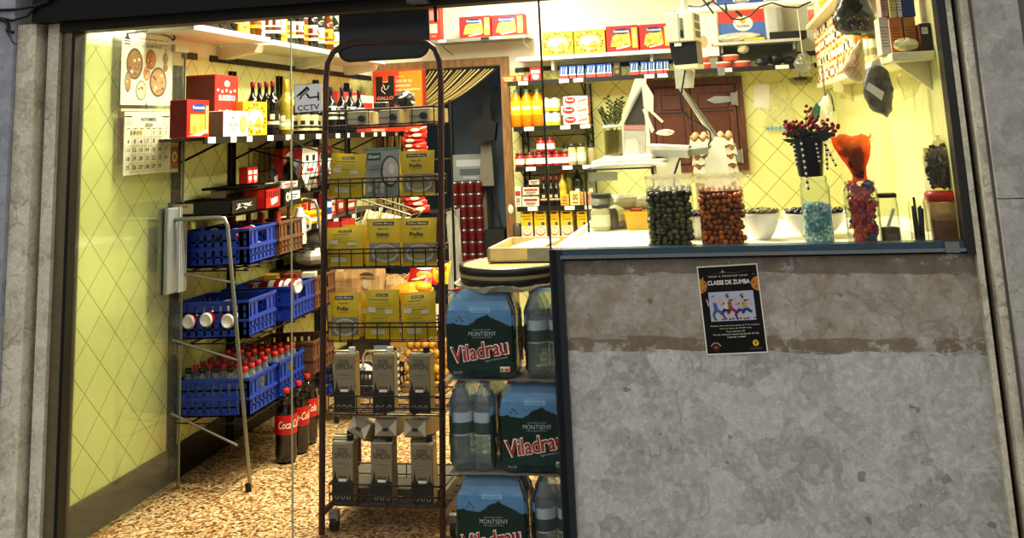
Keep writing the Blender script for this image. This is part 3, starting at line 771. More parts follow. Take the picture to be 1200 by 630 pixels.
# round dark tray
RT = thing('round_tray', 'round tray with thick dark striped rim on top of the water stack', 'tray', (-.868, .245, .957))
rr = .207
MB().lathe([(.17, 0), (rr-.006, .0), (rr-.002, .020), (rr-.004, .026)], plain('17130F', .3), n=48, cap1=False).lathe([(rr-.001, .040), (rr+.002, .044), (rr+.002, .066), (rr-.008, .070), (rr-.016, .066), (rr-.03, .03), (.0, .03)], plain('17130F', .3), n=48, cap0=False).build('rim', RT)
MB().lathe([(rr-.004, .026), (rr-.001, .030), (rr-.001, .040)], plain('A89A70', .4), n=48, cap0=False, cap1=False).build('rim_stripe', RT)
MB().lathe([(.0, .035), (rr-.04, .035), (rr-.022, .062), (rr-.014, .066)], plain('B8A050', .6), n=48, cap0=False).build('lining', RT)
for k, (dx, dy, rz, w, l) in enumerate(((-.115, -.03, .3, .05, .12), (-.10, .03, -.2, .06, .1), (-.055, -.10, .9, .05, .1), (-.145, .04, .8, .035, .09))):
    tag(MB().box((0, 0, .002), (l, w, .004), plain('F4EECF', .6)).build('paper_sheet', None, (-.868+dx, .245+dy, .994+.004*k), rz), ['pale paper sheet in the left of the round tray, lowest', 'pale paper sheet at the back left of the round tray', 'pale paper sheet at the front of the round tray', 'narrow pale paper slip standing by the left rim of the round tray'][k], 'paper', 'paper sheets in the round tray')
# pale wooden box tray, set on top
WT = thing('wooden_tray', 'shallow pale wooden box tray with papers, standing on the round tray', 'tray', (-.815, .42, 1.0285))
w2, d2 = .142, .20; h2 = .052
mt = MB(); mt.b2((-w2, -d2, 0), (w2, -d2+.012, h2), WOODL).b2((-w2, d2-.012, 0), (w2, d2, h2), WOODL).b2((-w2, -d2, 0), (-w2+.012, d2, h2), WOODL).b2((w2-.012, -d2, 0), (w2, d2, h2), WOODL)

mt.build('tray_side', WT, rz=-.02)
MB().b2((-w2, -d2, 0), (w2, d2, .006), WOODL).build('tray_bottom', WT, rz=-.02)
MB().b2((.02, -d2-.002, .0), (w2, -d2-.0005, h2-.004), plain('8A8C88', .6, var=.25, scale=50)).build('paper_label', WT, rz=-.02)
for k in range(5):
    tag(MB().box((0, 0, 0), (R(.10, .14), R(.2, .26), .004), plain('F3EDD2', .6)).build('paper_sheet', None, (-.815+R(-.03, .03), .43+R(-.03, .03), 1.042+.008*k), rot=(R(-.03, .03), R(-.05, .05), R(-.3, .3))), ['pale paper sheet at the bottom of the wooden tray', 'second pale paper sheet from the bottom of the wooden tray', 'middle pale paper sheet of the pile in the wooden tray', 'second pale paper sheet from the top in the wooden tray', 'topmost pale paper sheet in the wooden tray'][k], 'paper', 'paper sheets in the wooden tray')
# ================================================================ poster, calendar, stickers, cables
PINKISH = plain('C9AFA2', .5)
def poster():
    w, h = .21, .297; m = MB(); m.box((0, 0, h/2), (w, .0012, h), WHITE)
    y = -.0009; K = plain('0B0B0C', .35); m.rect(-w*.48, h*.015, w*.48, h*.985, y, K)
    y -= .0003
    m.text('VINE A PROVAR UNA', .0, h*.875, y, WHITE, w=w*.66, h=h*.018); m.text('CLASSE DE ZUMBA', .0, h*.805, y, WHITE, w=w*.70, h=h*.052, bold=.03)
    O = plain('C98A3A', .5)
    m.pol([(-w*.48, h*.69)]+[(-w*.48+w*.12*math.sin(PI*k/12), h*.775-h*.082*math.cos(PI*k/12)) for k in range(13)], y, O)
    m.pol([(w*.48-w*.12*math.sin(PI*k/12), h*.775-h*.082*math.cos(PI*k/12)) for k in range(13)], y, O)
    for x, z in ((-.40, .80), (-.39, .75), (-.43, .72), (.41, .79), (.44, .74)): m.oval(x*w, z*h, .004, .004, y-.0002, plain('8A5A20', .5), n=8)
    def spark(x, z, r): m.pol([(x+r*(1 if k % 2 == 0 else .22)*math.cos(PI*k/4), z+r*(1 if k % 2 == 0 else .22)*math.sin(PI*k/4)) for k in range(8)], y, plain('D9C07A', .4))
    spark(-.08*w, h*.925, .009); spark(-.42*w, h*.86, .006); spark(.42*w, h*.88, .004)
    m.pol([(-w*.40, h*.88), (-w*.1, h*.915), (w*.12, h*.90), (w*.40, h*.935), (w*.12, h*.907), (-w*.1, h*.922)], y, plain('6A5A30', .5))
    m.rect(-w*.36, h*.37, w*.38, h*.70, y, plain('B8BED6', .5))
    y2 = y-.0003; SK = plain('D2B8A4', .5); LN = plain('22242C', .5)
    shirts = [plain('4A62B8', .5), plain('D8C8BC', .5), plain('8A6A3A', .5), plain('B6B4B0', .5), plain('C8A03A', .5)]; pants = [plain('5A6068', .5), plain('26306A', .5), plain('A02A2A', .5), plain('2A3C8A', .5), plain('2A3A80', .5)]
    for k in range(5):   # five dancers in line
        cx = w*(-.245+.12*k); s = h*(.9 + .08*((k*7) % 3)/2); b = h*.39; t = .012 if k % 2 else -.006
        def L(p, q, ww, mm, yy): 
            dx, dz = q[0]-p[0], q[1]-p[1]; l = math.hypot(dx, dz); nx, nz = -dz/l*ww, dx/l*ww
            m.pol([(p[0]-nx, p[1]-nz), (q[0]-nx*.7, q[1]-nz*.7), (q[0]+nx*.7, q[1]+nz*.7), (p[0]+nx, p[1]+nz)], yy, mm)
        hip = (cx+t*.4, b+s*.125); sh = (cx+t, b+s*.215)
        L(hip, (cx-.014, b+s*.06), .0058, pants[k], y2-.0002); L((cx-.014, b+s*.06), (cx-.008, b), .004, pants[k] if k in (0, 3) else SK, y2-.0001)
        L(hip, (cx+.018, b+s*.075), .0058, pants[k], y2-.0003); L((cx+.018, b+s*.075), (cx+.026, b+s*.005), .004, pants[k] if k == 0 else SK, y2-.0002)
        L(hip, sh, .0078, shirts[k], y2-.0004); L(sh, (sh[0]-.020, sh[1]-.012), .003, SK, y2-.0003); L((sh[0]-.020, sh[1]-.012), (sh[0]-.026, sh[1]+.012), .0026, SK, y2-.0003)
        L(sh, (sh[0]+.020, sh[1]+.004), .003, SK, y2-.0005); L((sh[0]+.020, sh[1]+.004), (sh[0]+.030, sh[1]-.012), .0026, SK, y2-.0005)
        m.oval(sh[0]+t*.2, sh[1]+.014, .0052, .0068, y2-.0006, SK, n=12); m.oval(sh[0]+t*.2-.001, sh[1]+.0175, .0058, .0055, y2-.0005, LN, n=12)
        for (fx, fz) in ((cx-.008, b), (cx+.028, b+s*.005)): m.oval(fx, fz, .005, .0022, y2-.0006, LN, n=8)
    for i, (tx, ww) in enumerate((('Primera classe de prova gratis el 17 de octubre.', .80), ('Tots els dijous de 19-20 horas', .52), ('Preu mensual 12€', .30), ('Per mes informació contacta amb Elsa 621 275 303', .74), ('C/Sevilla 16-0001', .30))):
        m.text(tx, w*.02, h*(.318-.032*i), y, WHITE, w=w*ww, h=h*.017, bold=.008)
    m.oval(w*.32, h*.115, .0105, .0105, y, plain('E8C81E', .4)); m.pol([(w*.30, h*.10), (w*.335, h*.10), (w*.32, h*.118), (w*.345, h*.13), (w*.30, h*.132), (w*.318, h*.115)], y-.0002, K)
    m.text('ZUMBA', w*.32, h*.055, y, plain('6A6A6A', .4), w=w*.20, h=h*.022)
    m.oval(-w*.33, h*.075, .012, .012, y, plain('5A2A26', .5)); m.oval(-w*.33, h*.075, .009, .009, y-.0002, plain('2A1412', .5)); m.oval(-w*.33, h*.08, .006, .005, y-.0004, plain('A05A50', .5), n=10)
    for k in range(7): a = PI*(.15+.7*k/6); m.oval(-w*.33+.017*math.cos(a), h*.075+.017*math.sin(a), .0022, .0026, y, LGREY, n=6)
    return m
a, b = AY(828.4, 416, -.0225), AY(900, 413, -.0225); tl_, tr_ = AY(818.5, 312, -.0225), AY(889, 309, -.0225)
mid = (a+b)/2; roll = -math.atan2(b.z-a.z, b.x-a.x)
tag(poster().build('poster', None, (mid.x, -.0225, mid.z), rot=(0, roll, 0)), 'black dance class poster with five drawn dancers, stuck on the marble front', 'poster')
# CCTV sign on the glass
a, b = AY(345.5, 132, .006), AY(378, 129.5, .006); c_ = AY(347.5, 99, .006)
w = (b-a).x; h = c_.z-a.z; m = MB(); m.box((0, 0, h/2), (w, .002, h), plain('FFFFFA', .4)); y = -.0014
m.rect(-w/2, 0, w/2, .0015, y, BLACK).rect(-w/2, h-.0015, w/2, h, y, BLACK).rect(-w/2, 0, -w/2+.0015, h, y, BLACK)
m.text('CCTV', 0, h*.16, y, BLACK, w=w*.78, h=h*.2, bold=.012)
def qd(p, q, ww, mm, yy):
    dx, dz = q[0]-p[0], q[1]-p[1]; l = math.hypot(dx, dz); nx, nz = -dz/l*ww, dx/l*ww
    m.pol([(p[0]-nx, p[1]-nz), (q[0]-nx, q[1]-nz), (q[0]+nx, q[1]+nz), (p[0]+nx, p[1]+nz)], yy, mm)
qd((-w*.36, h*.55), (w*.02, h*.86), h*.085, BLACK, y); qd((-w*.30, h*.56), (-w*.0, h*.80), h*.012, WHITE, y-.0003); qd((-w*.36, h*.52), (-w*.29, h*.60), h*.10, BLACK, y-.0002); m.oval(-w*.33, h*.555, h*.045, h*.06, y-.0004, WHITE)
qd((-w*.06, h*.66), (w*.04, h*.5), h*.035, BLACK, y); qd((w*.04, h*.5), (w*.36, h*.52), h*.03, BLACK, y); m.rect(w*.34, h*.38, w*.40, h*.68, y-.0001, BLACK)
tag(m.build('camera_sign', None, ((a.x+b.x)/2, .006, a.z), rot=(0, math.atan2(b.z-a.z, b.x-a.x)*-1, 0)), 'white surveillance camera sign reading CCTV, on the glass beside the rack', 'sign')
# wall calendar hung on the glass door
CAL = thing('calendar', 'paper wall calendar for November with food pictures, hung on the glass door', 'calendar', on_door(.445, 1.425, .004), dang, rot=None); CAL.scale = (1.1, 1.1, 1.03)
# it is read from the street: its own front looks to -y of the door frame
cw, chh = .335, .61
up = MB(); up.box((0, 0, .45), (cw, .001, .32), plain('EFEBD6', .6)); y = -.0012
up.text('Comercial de Llevat i Gran, S.L.', .03, .585, y, plain('5A5648', .5), w=.21, shear=.2); up.text('VENTA D\'ARTICLES PER A FORNS I PASTISSERIES', .02, .566, y, plain('7A7666', .5), w=.24); up.text('Tel. 93 000 00 00', .02, .553, y, plain('7A7666', .5), w=.14)
for k in range(3): up.rect(-.155, .553+.012*k, -.115, .558+.012*k, y, plain('4A4A42', .5))
up.pol([(-.15, .575), (-.12, .575), (-.135, .605)], y, plain('3A3A34', .5)); up.oval(.12, .54, .012, .012, y, plain('C9C0A8', .5))
foods = [(-.085, .47, .052, .07, '5A3A22', '9A7448'), (.02, .495, .034, .045, 'A0522A', 'D98A4A'), (.072, .395, .058, .068, '6A3E22', 'C89A6A'), (-.04, .355, .034, .045, '8A8672', 'D6D2B8'), (-.005, .43, .022, .032, 'C0622A', 'E6A468'), (-.125, .39, .02, .045, '6A4A2E', 'B08A5A'), (.118, .505, .018, .026, '7A4A2A', 'C08A5A'), (.12, .462, .016, .018, '7A5A3A', 'B88A58')]
for x, z, rx, rz_, c0, c1 in foods:
    up.oval(x, z, rx, rz_, y, plain(c0, .5)); up.oval(x, z, rx*.86, rz_*.86, y-.0003, plain(c1, .5, var=.5, scale=70))
    for k in range(9): aa = R(0, 6.28); q = R(.2, .7); up.oval(x+rx*q*math.cos(aa), z+rz_*q*math.sin(aa), rx*.16, rx*.13, y-.0006-.00005*k, plain(['7A4A28', 'E8D8B0', 'B86A3A'][k % 3], .5), n=8)
up.build('picture_page', CAL)
lo = MB(); lo.box((0.01, -.002, .125), (cw-.03, .004, .27), plain('F1EDDA', .6)); y = -.0055
KI = plain('4A4A40', .5)
lo.text('NOVEMBRE', .01, .228, y, KI, w=.10, h=.016, bold=.01); lo.text('2024', .01, .203, y, KI, w=.05, h=.016, bold=.01)
for sx in (-.12, .125):
    lo.rect(sx-.024, .237, sx+.024, .243, y, KI)
    for r_ in range(4):
        for c__ in range(7): lo.rect(sx-.023+c__*.0068, .201+r_*.0085, sx-.019+c__*.0068, .204+r_*.0085, y, plain('9A9688', .5))
for k in range(7):
    x0 = -.135+k*.041; lo.rect(x0+.008, .186, x0+.03, .190, y, plain('8A8678', .5))
    for r_ in range(6): lo.rect(x0-.0006, .0, x0+.0006, .19, y+.0001, plain('C9C4B0', .5))
for r_ in range(5):
    lo.rect(-.135, .002+r_*.037, .15, .0032+r_*.037, y+.0001, plain('C9C4B0', .5))
for d in range(1, 31):
    p = d+3; col_, row = p % 7, p//7
    lo.text(str(d), -.118+col_*.041, .170-row*.037, y, plain('A0522A', .5) if col_ >= 5 and col_ == 6 else KI, h=.017, bold=.012)
for k in range(4): lo.oval(-.10+.02*k, .170, .007, .011, y-.0002, [plain('9A8A3A', .5), plain('8A8A4A', .5), plain('B8A030', .5), plain('C9A828', .5)][k], n=12)
lo.build('date_block', CAL)
MB().b2((-cw/2, -.006, .262), (cw/2, .004, .274), plain('D8C9B0', .5)).b2((-.01, -.007, .272), (-.006, -.004, .30), plain('5A5A50', .4)).build('binding', CAL)
hk = MB(); hk.tube([(-.14, -.004, .60), (.0, -.006, .625), (.12, -.008, .61), (.15, -.012, .60)], .0022, BLACK, 5); hk.tube([(.135, -.01, .62), (.16, -.012, .615), (.168, -.012, .60), (.158, -.012, .592), (.15, -.012, .598)], .004, BLACK, 6)
hk.build('hook', CAL)
# calendar's shadow made as a slab on the wall, and a door sticker
p0, p1 = AX(198, 167, -2.60), AX(212, 201, -2.60)
st = MB(); hh = p0.z-p1.z; st.box((0, 0, hh/2), (.06, .001, hh), plain('D2501E', .5)); y = -.001
st.rect(-.03, 0, .03, hh*.12, y, WHITE).rect(-.03, hh*.12, .03, hh*.30, y, plain('D98A1E', .5)); st.oval(0, hh*.52, .018, .026, y, WHITE); st.oval(0, hh*.52, .008, .014, y-.0003, DARK); st.rect(-.03, hh*.86, .03, hh, y, plain('D8C9B0', .5)); st.text('TIREU', 0, hh*.21, y-.0002, DARK, w=.045, h=.012)
tag(st.build('sticker', None, on_door(.672, p1.z, .012), dang), 'narrow orange and white sticker near the edge of the open glass door', 'sticker')
w0, w1 = AX(134, 70, XL), AX(146, 192, XL)  # shade behind the calendar, put into a coloured slab
nb = MB(); nb.box((0, 0, (w0.z-w1.z)/2), (.16, .006, w0.z-w1.z), plain('9C6A4A', .6)); nb.rect(-.07, .02, .07, .2, -.0045, plain('B84A2E', .6)); nb.rect(-.07, .25, .07, w0.z-w1.z-.03, -.0045, plain('C9B078', .6))
tag(nb.build('calendar_shadow', None, (XL+.004, w0.y+.12, w1.z), PI/2), 'reddish brown notice board on the tiles behind the calendar', 'painted shadow')
# cables over the left pillar and a hook under the lintel
for pts, r_, lab in (([(-6, 12), (20, 11), (42, 7), (66, -4)], .006, 'uppermost black cable looping across the left pillar'), ([(-6, 20), (15, 24), (32, 19), (42, 8), (58, 2)], .005, 'second black cable sagging across the left pillar'), ([(-4, 22), (5, 24), (9, 28), (10, 36), (16, 38)], .007, 'short black cable end dangling at the left edge of the pillar'), ([(6, 34), (11, 42), (15, 50), (20, 52)], .003, 'thin grey wire below the dangling cable end on the pillar')):
    tag(MB().tube([AY(x, y, -.13) for x, y in pts], r_, BLACK if r_ > .004 else DGREY, 8).build('cable'), lab, 'cable', 'cables on the left pillar')
q = AY(511, 12, -.02); tag(MB().b2((-.006, -.006, -.03), (.006, .006, .03), BLACK, .002).build('latch', None, (q.x, -.03, 1.993)), 'small black latch hanging under the lintel above the rack', 'latch')
for k, (x, y) in enumerate(((200, 12), (560, 380))):
    pass
# ================================================================ left wall: shelves, bottles, boxes
# generic packaged goods --------------------------------------------------
def carton_box(w, d, h, col, art=None, side=None, bev=.0015):
    """box standing on its base, printed front towards -y"""
    m = MB(); m.box((0, 0, h/2), (w, d, h), plain(col, .45) if isinstance(col, str) else col, bev)
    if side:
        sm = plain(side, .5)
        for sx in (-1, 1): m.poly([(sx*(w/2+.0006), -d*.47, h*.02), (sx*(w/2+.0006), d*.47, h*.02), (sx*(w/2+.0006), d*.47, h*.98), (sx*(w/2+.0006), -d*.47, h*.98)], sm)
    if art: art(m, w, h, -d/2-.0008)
    return m
def art_biscuit(m, w, h, y):     # red box, blue oval, golden biscuits
    m.rect(-w*.36, h*.10, w*.30, h*.62, y, plain('E9A93C', .5)); 
    for k in range(14): x, z = R(-.3, .22)*w, R(.16, .55)*h; m.oval(x, z, w*.09, w*.085, y-.0002-.00004*k, plain(['F0C060', 'D98F30', 'E7B050'][k % 3], .5), n=12)
    m.oval(w*.02, h*.80, w*.34, h*.11, y-.0004, plain('1E3C86', .4)); m.text('Fontaneda', w*.02, h*.80, y-.0006, WHITE, w=w*.54, h=h*.09, bold=.01)
    m.pol([(-w*.45, h*.05), (w*.1, h*.12), (w*.4, h*.22), (w*.4, h*.16), (w*.1, h*.04)], y-.0008, WHITE)
    m.rect(w*.33, h*.1, w*.46, h*.85, y-.0002, plain('F0C860', .5))
def art_surtido(m, w, h, y):     # yellow tin-like box with landscape oval
    for k in range(22):
        a = 2*PI*k/22; m.oval(w*.42*math.cos(a), h*.5+h*.41*math.sin(a), w*.035, h*.05, y-.0001, plain(['C23A1E', 'D8D0A0', '8A5A1A'][k % 3], .5), n=8)
    m.oval(0, h*.5, w*.36, h*.36, y-.0003, plain('F2D24A', .5)); m.oval(0, h*.48, w*.31, h*.28, y-.0005, plain('C8D8E6', .5))
    m.pol([(-w*.29, h*.38), (-w*.15, h*.56), (w*.02, h*.46), (w*.16, h*.60), (w*.29, h*.40), (w*.2, h*.26), (-w*.2, h*.26)], y-.0007, plain('C9BC4A', .5))
    m.oval(-w*.1, h*.46, w*.1, h*.12, y-.0009, plain('E8E8E0', .5)); m.oval(w*.1, h*.30, w*.16, h*.07, y-.0011, plain('D88A3A', .5))
    m.text('SURTIDO', 0, h*.81, y-.0011, plain('8A2A14', .5), w=w*.4, h=h*.06, bold=.02)
def art_red(m, w, h, y):
    m.oval(0, h*.86, w*.12, h*.05, y, WHITE); m.text('SURTIDO', 0, h*.63, y, WHITE, w=w*.7, h=h*.09, bold=.03)
    for k in range(5): m.rect(-w*.42+k*w*.18, h*(.73-.02*(k % 2)), -w*.34+k*w*.18, h*(.77-.02*(k % 2)), y, WHITE)
    for k in range(5): m.oval(-w*.30+k*w*.15, h*.36, w*.085, h*.085, y-.0002-.0001*k, plain(['D9A45A', '8A4A22', 'F0D8A8'][k % 3], .5), n=12)
    m.oval(0, h*.14, w*.2, h*.03, y, plain('F0C8A0', .5))
def art_nuria(m, w, h, y):
    m.oval(-w*.14, h*.74, w*.05, h*.05, y, plain('6A8A3A', .5), n=8); m.text('Nuria', -w*.12, h*.48, y, plain('3A3A30', .5), w=w*.36, h=h*.20, shear=.15, bold=.01); m.text('galletas', -w*.12, h*.27, y, plain('8A6A3A', .5), w=w*.26)
    m.oval(w*.28, h*.48, w*.15, h*.34, y, plain('C98A4A', .5)); m.oval(w*.28, h*.48, w*.12, h*.28, y-.0002, plain('DDA866', .5))
def art_plain(c1, c2):
    def f(m, w, h, y):
        m.rect(-w*.4, h*.55, w*.4, h*.8, y, plain(c1, .5)); m.rect(-w*.3, h*.2, w*.3, h*.45, y, plain(c2, .5)); m.rect(-w*.2, h*.1, w*.2, h*.14, y, plain(c1, .5))
    return f
def bottle(h, r, glass, capc, lab=None, labc2=None, neck=.3, name='bottle', capn='cap', shoulder=.62, lz=(.14, .46), cork=False):
    """returns a thing with bottle body, cap and label parts"""
    t = thing(name, 'x', 'bottle')
    nr = r*neck if not cork else r*.36
    prof = [(r*.86, 0), (r, h*.012), (r, h*shoulder*.93), (r*.93, h*shoulder), (r*.7, h*(shoulder+.06)), (nr*1.15, h*(shoulder+.15)), (nr, h*(shoulder+.2)), (nr, h*.93)]
    MB().lathe(prof, glass, n=14).build('bottle_body', t)
    c0 = .90 if not cork else .74
    o = MB().lathe([(nr*1.12, h*c0), (nr*1.18, h*(c0+.02)), (nr*1.18, h*.985), (nr*1.0, h)], capc, n=12).build(capn, t)
    if lab:
        m = MB().lathe([(r*1.012, h*lz[0]), (r*1.012, h*lz[1])], lab, n=14, cap0=False, cap1=False)
        if labc2:
            m.lathe([(r*1.022, h*(lz[0]+.06)), (r*1.022, h*(lz[0]+.12))], labc2, n=14, cap0=False, cap1=False)
            for a in (PI*1.5, 0, PI*.5, PI): m.add([(r*1.025*math.cos(a+(k-4)*.09)*1, r*1.025*math.sin(a+(k-4)*.09), h*(lz[0]+.2+.05*sg)) for k in range(9) for sg in (-1, 1)], [(2*k, 2*k+2, 2*k+3, 2*k+1) for k in range(8)], labc2)
        m.build('label_band', t)
    return t
def place(first, used, loc, rz, label, group):
    if not used: used.append(1); first.location = loc; first.rotation_euler = (0, 0, rz); first['label'] = label; first['group'] = group; return first
    return dup(first, loc, rz, label, group)
# wall standards and shelves ------------------------------------------------
S1X, S1Z = -2.36, 1.566
WS = thing('long_shelf', 'long dark metal wall shelf with price strip along the left yellow wall', 'shelf', (XL, 0, S1Z))
def wl(p): return (p[0]-XL, p[1], p[2]-S1Z)
for k, yy in enumerate((.79, 1.36, 1.96, 2.52, 3.08)):
    m = MB()
    for dy in (-.022, .022): m.b2((.001, yy+dy-.006, .02-S1Z), (.022, yy+dy+.006, 0.36), WIREB)
    for q in range(26): m.b2((.004, yy-.022, .06-S1Z+q*.062), (.016, yy+.022, .066-S1Z+q*.062), WIREB)
    m.build('upright', WS)
    m = MB(); m.tube([(.02, yy, -.12), (.28, yy, -.012)], .006, WIREB, 6); m.tube([(.02, yy, -.008), (.29, yy, -.008)], .006, WIREB, 6); m.build('bracket', WS)
MB().b2((.0, .53, -.012), (S1X-XL-.004, 3.5, 0), plain('4A463E', .5, .3)).build('shelf_board', WS)
MB().b2((S1X-XL-.004, .53, -.03), (S1X-XL+.004, 3.5, .004), plain('16140F', .4)).build('price_strip', WS)
yy = .56
k = 0
while yy < 3.4:
    wd = R(.05, .075); MB().b2((S1X-XL+.004, yy, -.027), (S1X-XL+.0055, yy+wd, 0.001), WHITE).build('price_tag', WS); yy += wd+R(.10, .26)
# front edge wires for the goods below
def left_front(px0, px1, py, X):
    return AX(px0, py, X).y, AX(px1, py, X).y
def on_left(mbf, px0, px1, ptop, pbot, X, z, d, label, cat, name, group=None, hmax=None):
    """box on a left-wall shelf, its front in plane x=X facing the aisle"""
    y0, y1 = left_front(px0, px1, (ptop+pbot)/2, X); h = AX((px0+px1)/2, ptop, X).z-z
    o = mbf(abs(y1-y0), d, h).build(name, None, (X-d/2, (y0+y1)/2, z), PI/2)
    return tag(o, label, cat, group)
GL = 'packages on the long left wall shelf'
Z1 = S1Z+.0005
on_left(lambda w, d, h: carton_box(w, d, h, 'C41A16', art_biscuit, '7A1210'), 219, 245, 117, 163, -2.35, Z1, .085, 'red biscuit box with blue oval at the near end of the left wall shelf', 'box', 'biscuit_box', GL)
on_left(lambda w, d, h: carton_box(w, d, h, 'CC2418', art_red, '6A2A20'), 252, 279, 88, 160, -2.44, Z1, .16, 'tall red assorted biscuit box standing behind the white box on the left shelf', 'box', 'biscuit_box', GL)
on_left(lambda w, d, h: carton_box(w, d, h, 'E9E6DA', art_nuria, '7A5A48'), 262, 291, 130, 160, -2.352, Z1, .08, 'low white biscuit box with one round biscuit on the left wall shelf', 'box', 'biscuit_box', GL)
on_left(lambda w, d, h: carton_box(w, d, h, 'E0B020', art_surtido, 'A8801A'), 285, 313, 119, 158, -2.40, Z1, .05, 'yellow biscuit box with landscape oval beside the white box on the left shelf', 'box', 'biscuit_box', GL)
on_left(lambda w, d, h: carton_box(w, d, h, '8A6A3A', None), 236, 248, 90, 125, -2.52, Z1, .08, 'dull brown carton standing left behind the tall red box', 'box', 'carton', GL)
def on_left_pt(px, X): return AX(px, 150, X)
# vermouth-like dark bottles
VB = bottle(.30, .036, WINE, plain('7A1414', .4), plain('1A1412', .4), plain('D8CFAF', .4), name='wine_bottle'); used = []
GV = 'dark bottles with red caps on the left shelf'
for px, X, lab in ((296, -2.56, 'dark red-capped bottle, leftmost behind the yellow biscuit box'), (304, -2.57, 'dark red-capped bottle, second from the left behind the yellow biscuit box'), (312, -2.50, 'dark red-capped bottle just right of the yellow biscuit box'), (319.5, -2.45, 'dark red-capped bottle next to the gold sparkling wine bottle')):
    p = on_left_pt(px, X); place(VB, used, (X, p.y, Z1), .4, lab, GV)
t = bottle(.31, .042, plain('A8942E', .35, .3, var=.3, scale=80), GOLD, plain('C8B860', .4), WHITE, name='sparkling_wine_bottle', capn='foil', cork=True, lz=(.1, .28)); p = on_left_pt(335, -2.42); t.location = (-2.42, p.y, Z1); t['label'] = 'gold netted sparkling wine bottle on the left wall shelf'; del t['category']; t['category'] = 'bottle'
SB_ = bottle(.23, .037, plain('14161A', .2), BLACK, plain('D8C890', .4), plain('1A1A1A', .4), name='liqueur_bottle', lz=(.1, .5)); used = []
for px, X, lab in ((347, -2.5, 'short liqueur bottle left behind the camera sign'), (356, -2.42, 'short liqueur bottle with pale label under the camera sign'), (366, -2.43, 'short liqueur bottle at the right edge of the camera sign'), (374, -2.5, 'short liqueur bottle behind the left rack post')):
    p = on_left_pt(px, X); place(SB_, used, (X, p.y, Z1), .3, lab, 'liqueur bottles on the left shelf')
t2 = bottle(.25, .036, AMBER, REDD, plain('C8A060', .4), name='brandy_bottle'); p = on_left_pt(350, -2.58); t2.location = (-2.58, p.y, Z1); t2['label'] = 'amber bottle at the back of the left shelf above the camera sign'
DB = bottle(.29, .038, plain('101214', .15), BLACK, plain('C9C7BC', .45), BLACK, name='spirit_bottle', lz=(.3, .58)); used = []
for px, X, lab in ((388, -2.40, 'black-capped spirit bottle, nearest the left rack post'), (401, -2.38, 'tallest-looking black-capped spirit bottle above the top rack basket'), (411, -2.40, 'black-capped spirit bottle, third from the left rack post'), (421, -2.44, 'black-capped spirit bottle beside the red and white package')):
    p = on_left_pt(px, X); place(DB, used, (X, p.y, Z1), R(0, 1), lab, 'black-capped spirit bottles on the left shelf')
on_left(lambda w, d, h: carton_box(w, d, h, 'B83A34', art_plain('E8E0D0', 'D8A8A0')), 396, 428, 108, 156, -2.56, Z1, .09, 'long red carton standing behind the black-capped spirit bottles', 'box', 'carton', GL)
on_left(lambda w, d, h: carton_box(w, d, h, 'E4DECB', art_plain('C83020', 'D86040')), 424, 438, 112, 155, -2.45, Z1, .12, 'white and red package between the spirit bottles and the orange pasta box', 'box', 'carton', GL)
on_left(lambda w, d, h: carton_box(w, d, h, 'C23A28', art_plain('D86A50', 'E0B090')), 430, 456, 147, 154, -2.37, Z1, .1, 'flat red package at the far end of the left wall shelf', 'box', 'carton', GL)
# orange pasta box with rooster
p0, p1 = AY(437.5, 130, 3.28), AY(496, 128, 3.28); zt = AY(466, 82, 3.28).z
gw = (p1-p0).x; gh = zt-Z1
def art_gallo(m, w, h, y):
    hh = h*.52; zb = h-hh      # visible upper part carries the print
    m.rect(w*.03, zb*.2, w*.485, h*.975, y, plain('E8861E', .5)); m.rect(-w*.44, zb*.2, -w*.07, h*.91, y, plain('1A1616', .4)); m.rect(-w*.30, h*.82, -w*.19, h*.91, y-.0002, plain('D8481C', .5)); m.rect(-w*.30, h*.81, -w*.19, h*.82, y-.0003, PALE)
    W_ = plain('E8E0C8', .5)
    def arc(pts, r_): m.tube([(w*a, y-.001, zb+hh*b) for a, b in pts], r_, W_, 5)
    arc([(-.30, .50), (-.325, .44), (-.32, .37), (-.28, .32), (-.25, .27)], .0025); arc([(-.30, .50), (-.27, .53), (-.265, .48), (-.27, .43), (-.24, .40)], .0025); arc([(-.24, .40), (-.20, .44), (-.19, .51), (-.16, .50)], .0025)
    m.oval(-w*.29, zb+hh*.56, w*.02, hh*.025, y-.0004, plain('D86A4A', .5), n=8)
    m.text('GALLO', -w*.255, zb+hh*.14, y-.0003, plain('E08A6A', .5), w=w*.33, h=hh*.11, bold=.02)
    m.text('Pasta Gallo', -w*.04, zb+hh*.80, y-.0003, plain('F4D8A8', .5), w=w*.18, al='l')
    for i, (s_, ww) in enumerate((('Uno de los', .33), ('alimentos', .30), ('más completos', .48), ('y más sanos', .38), ('del mundo', .33))):
        m.text(s_, -w*.04, zb+hh*(.66-.145*i), y-.0003, plain('F8E4B8', .5), w=w*ww, h=hh*.11, bold=.008, al='l')
o = carton_box(gw, .09, gh, 'D23E1C', art_gallo, '9A2A14').build('pasta_box', None, ((p0.x+p1.x)/2, 3.325, Z1), 0.0)
tag(o, 'large orange pasta display box with black square and white rooster outline', 'box')
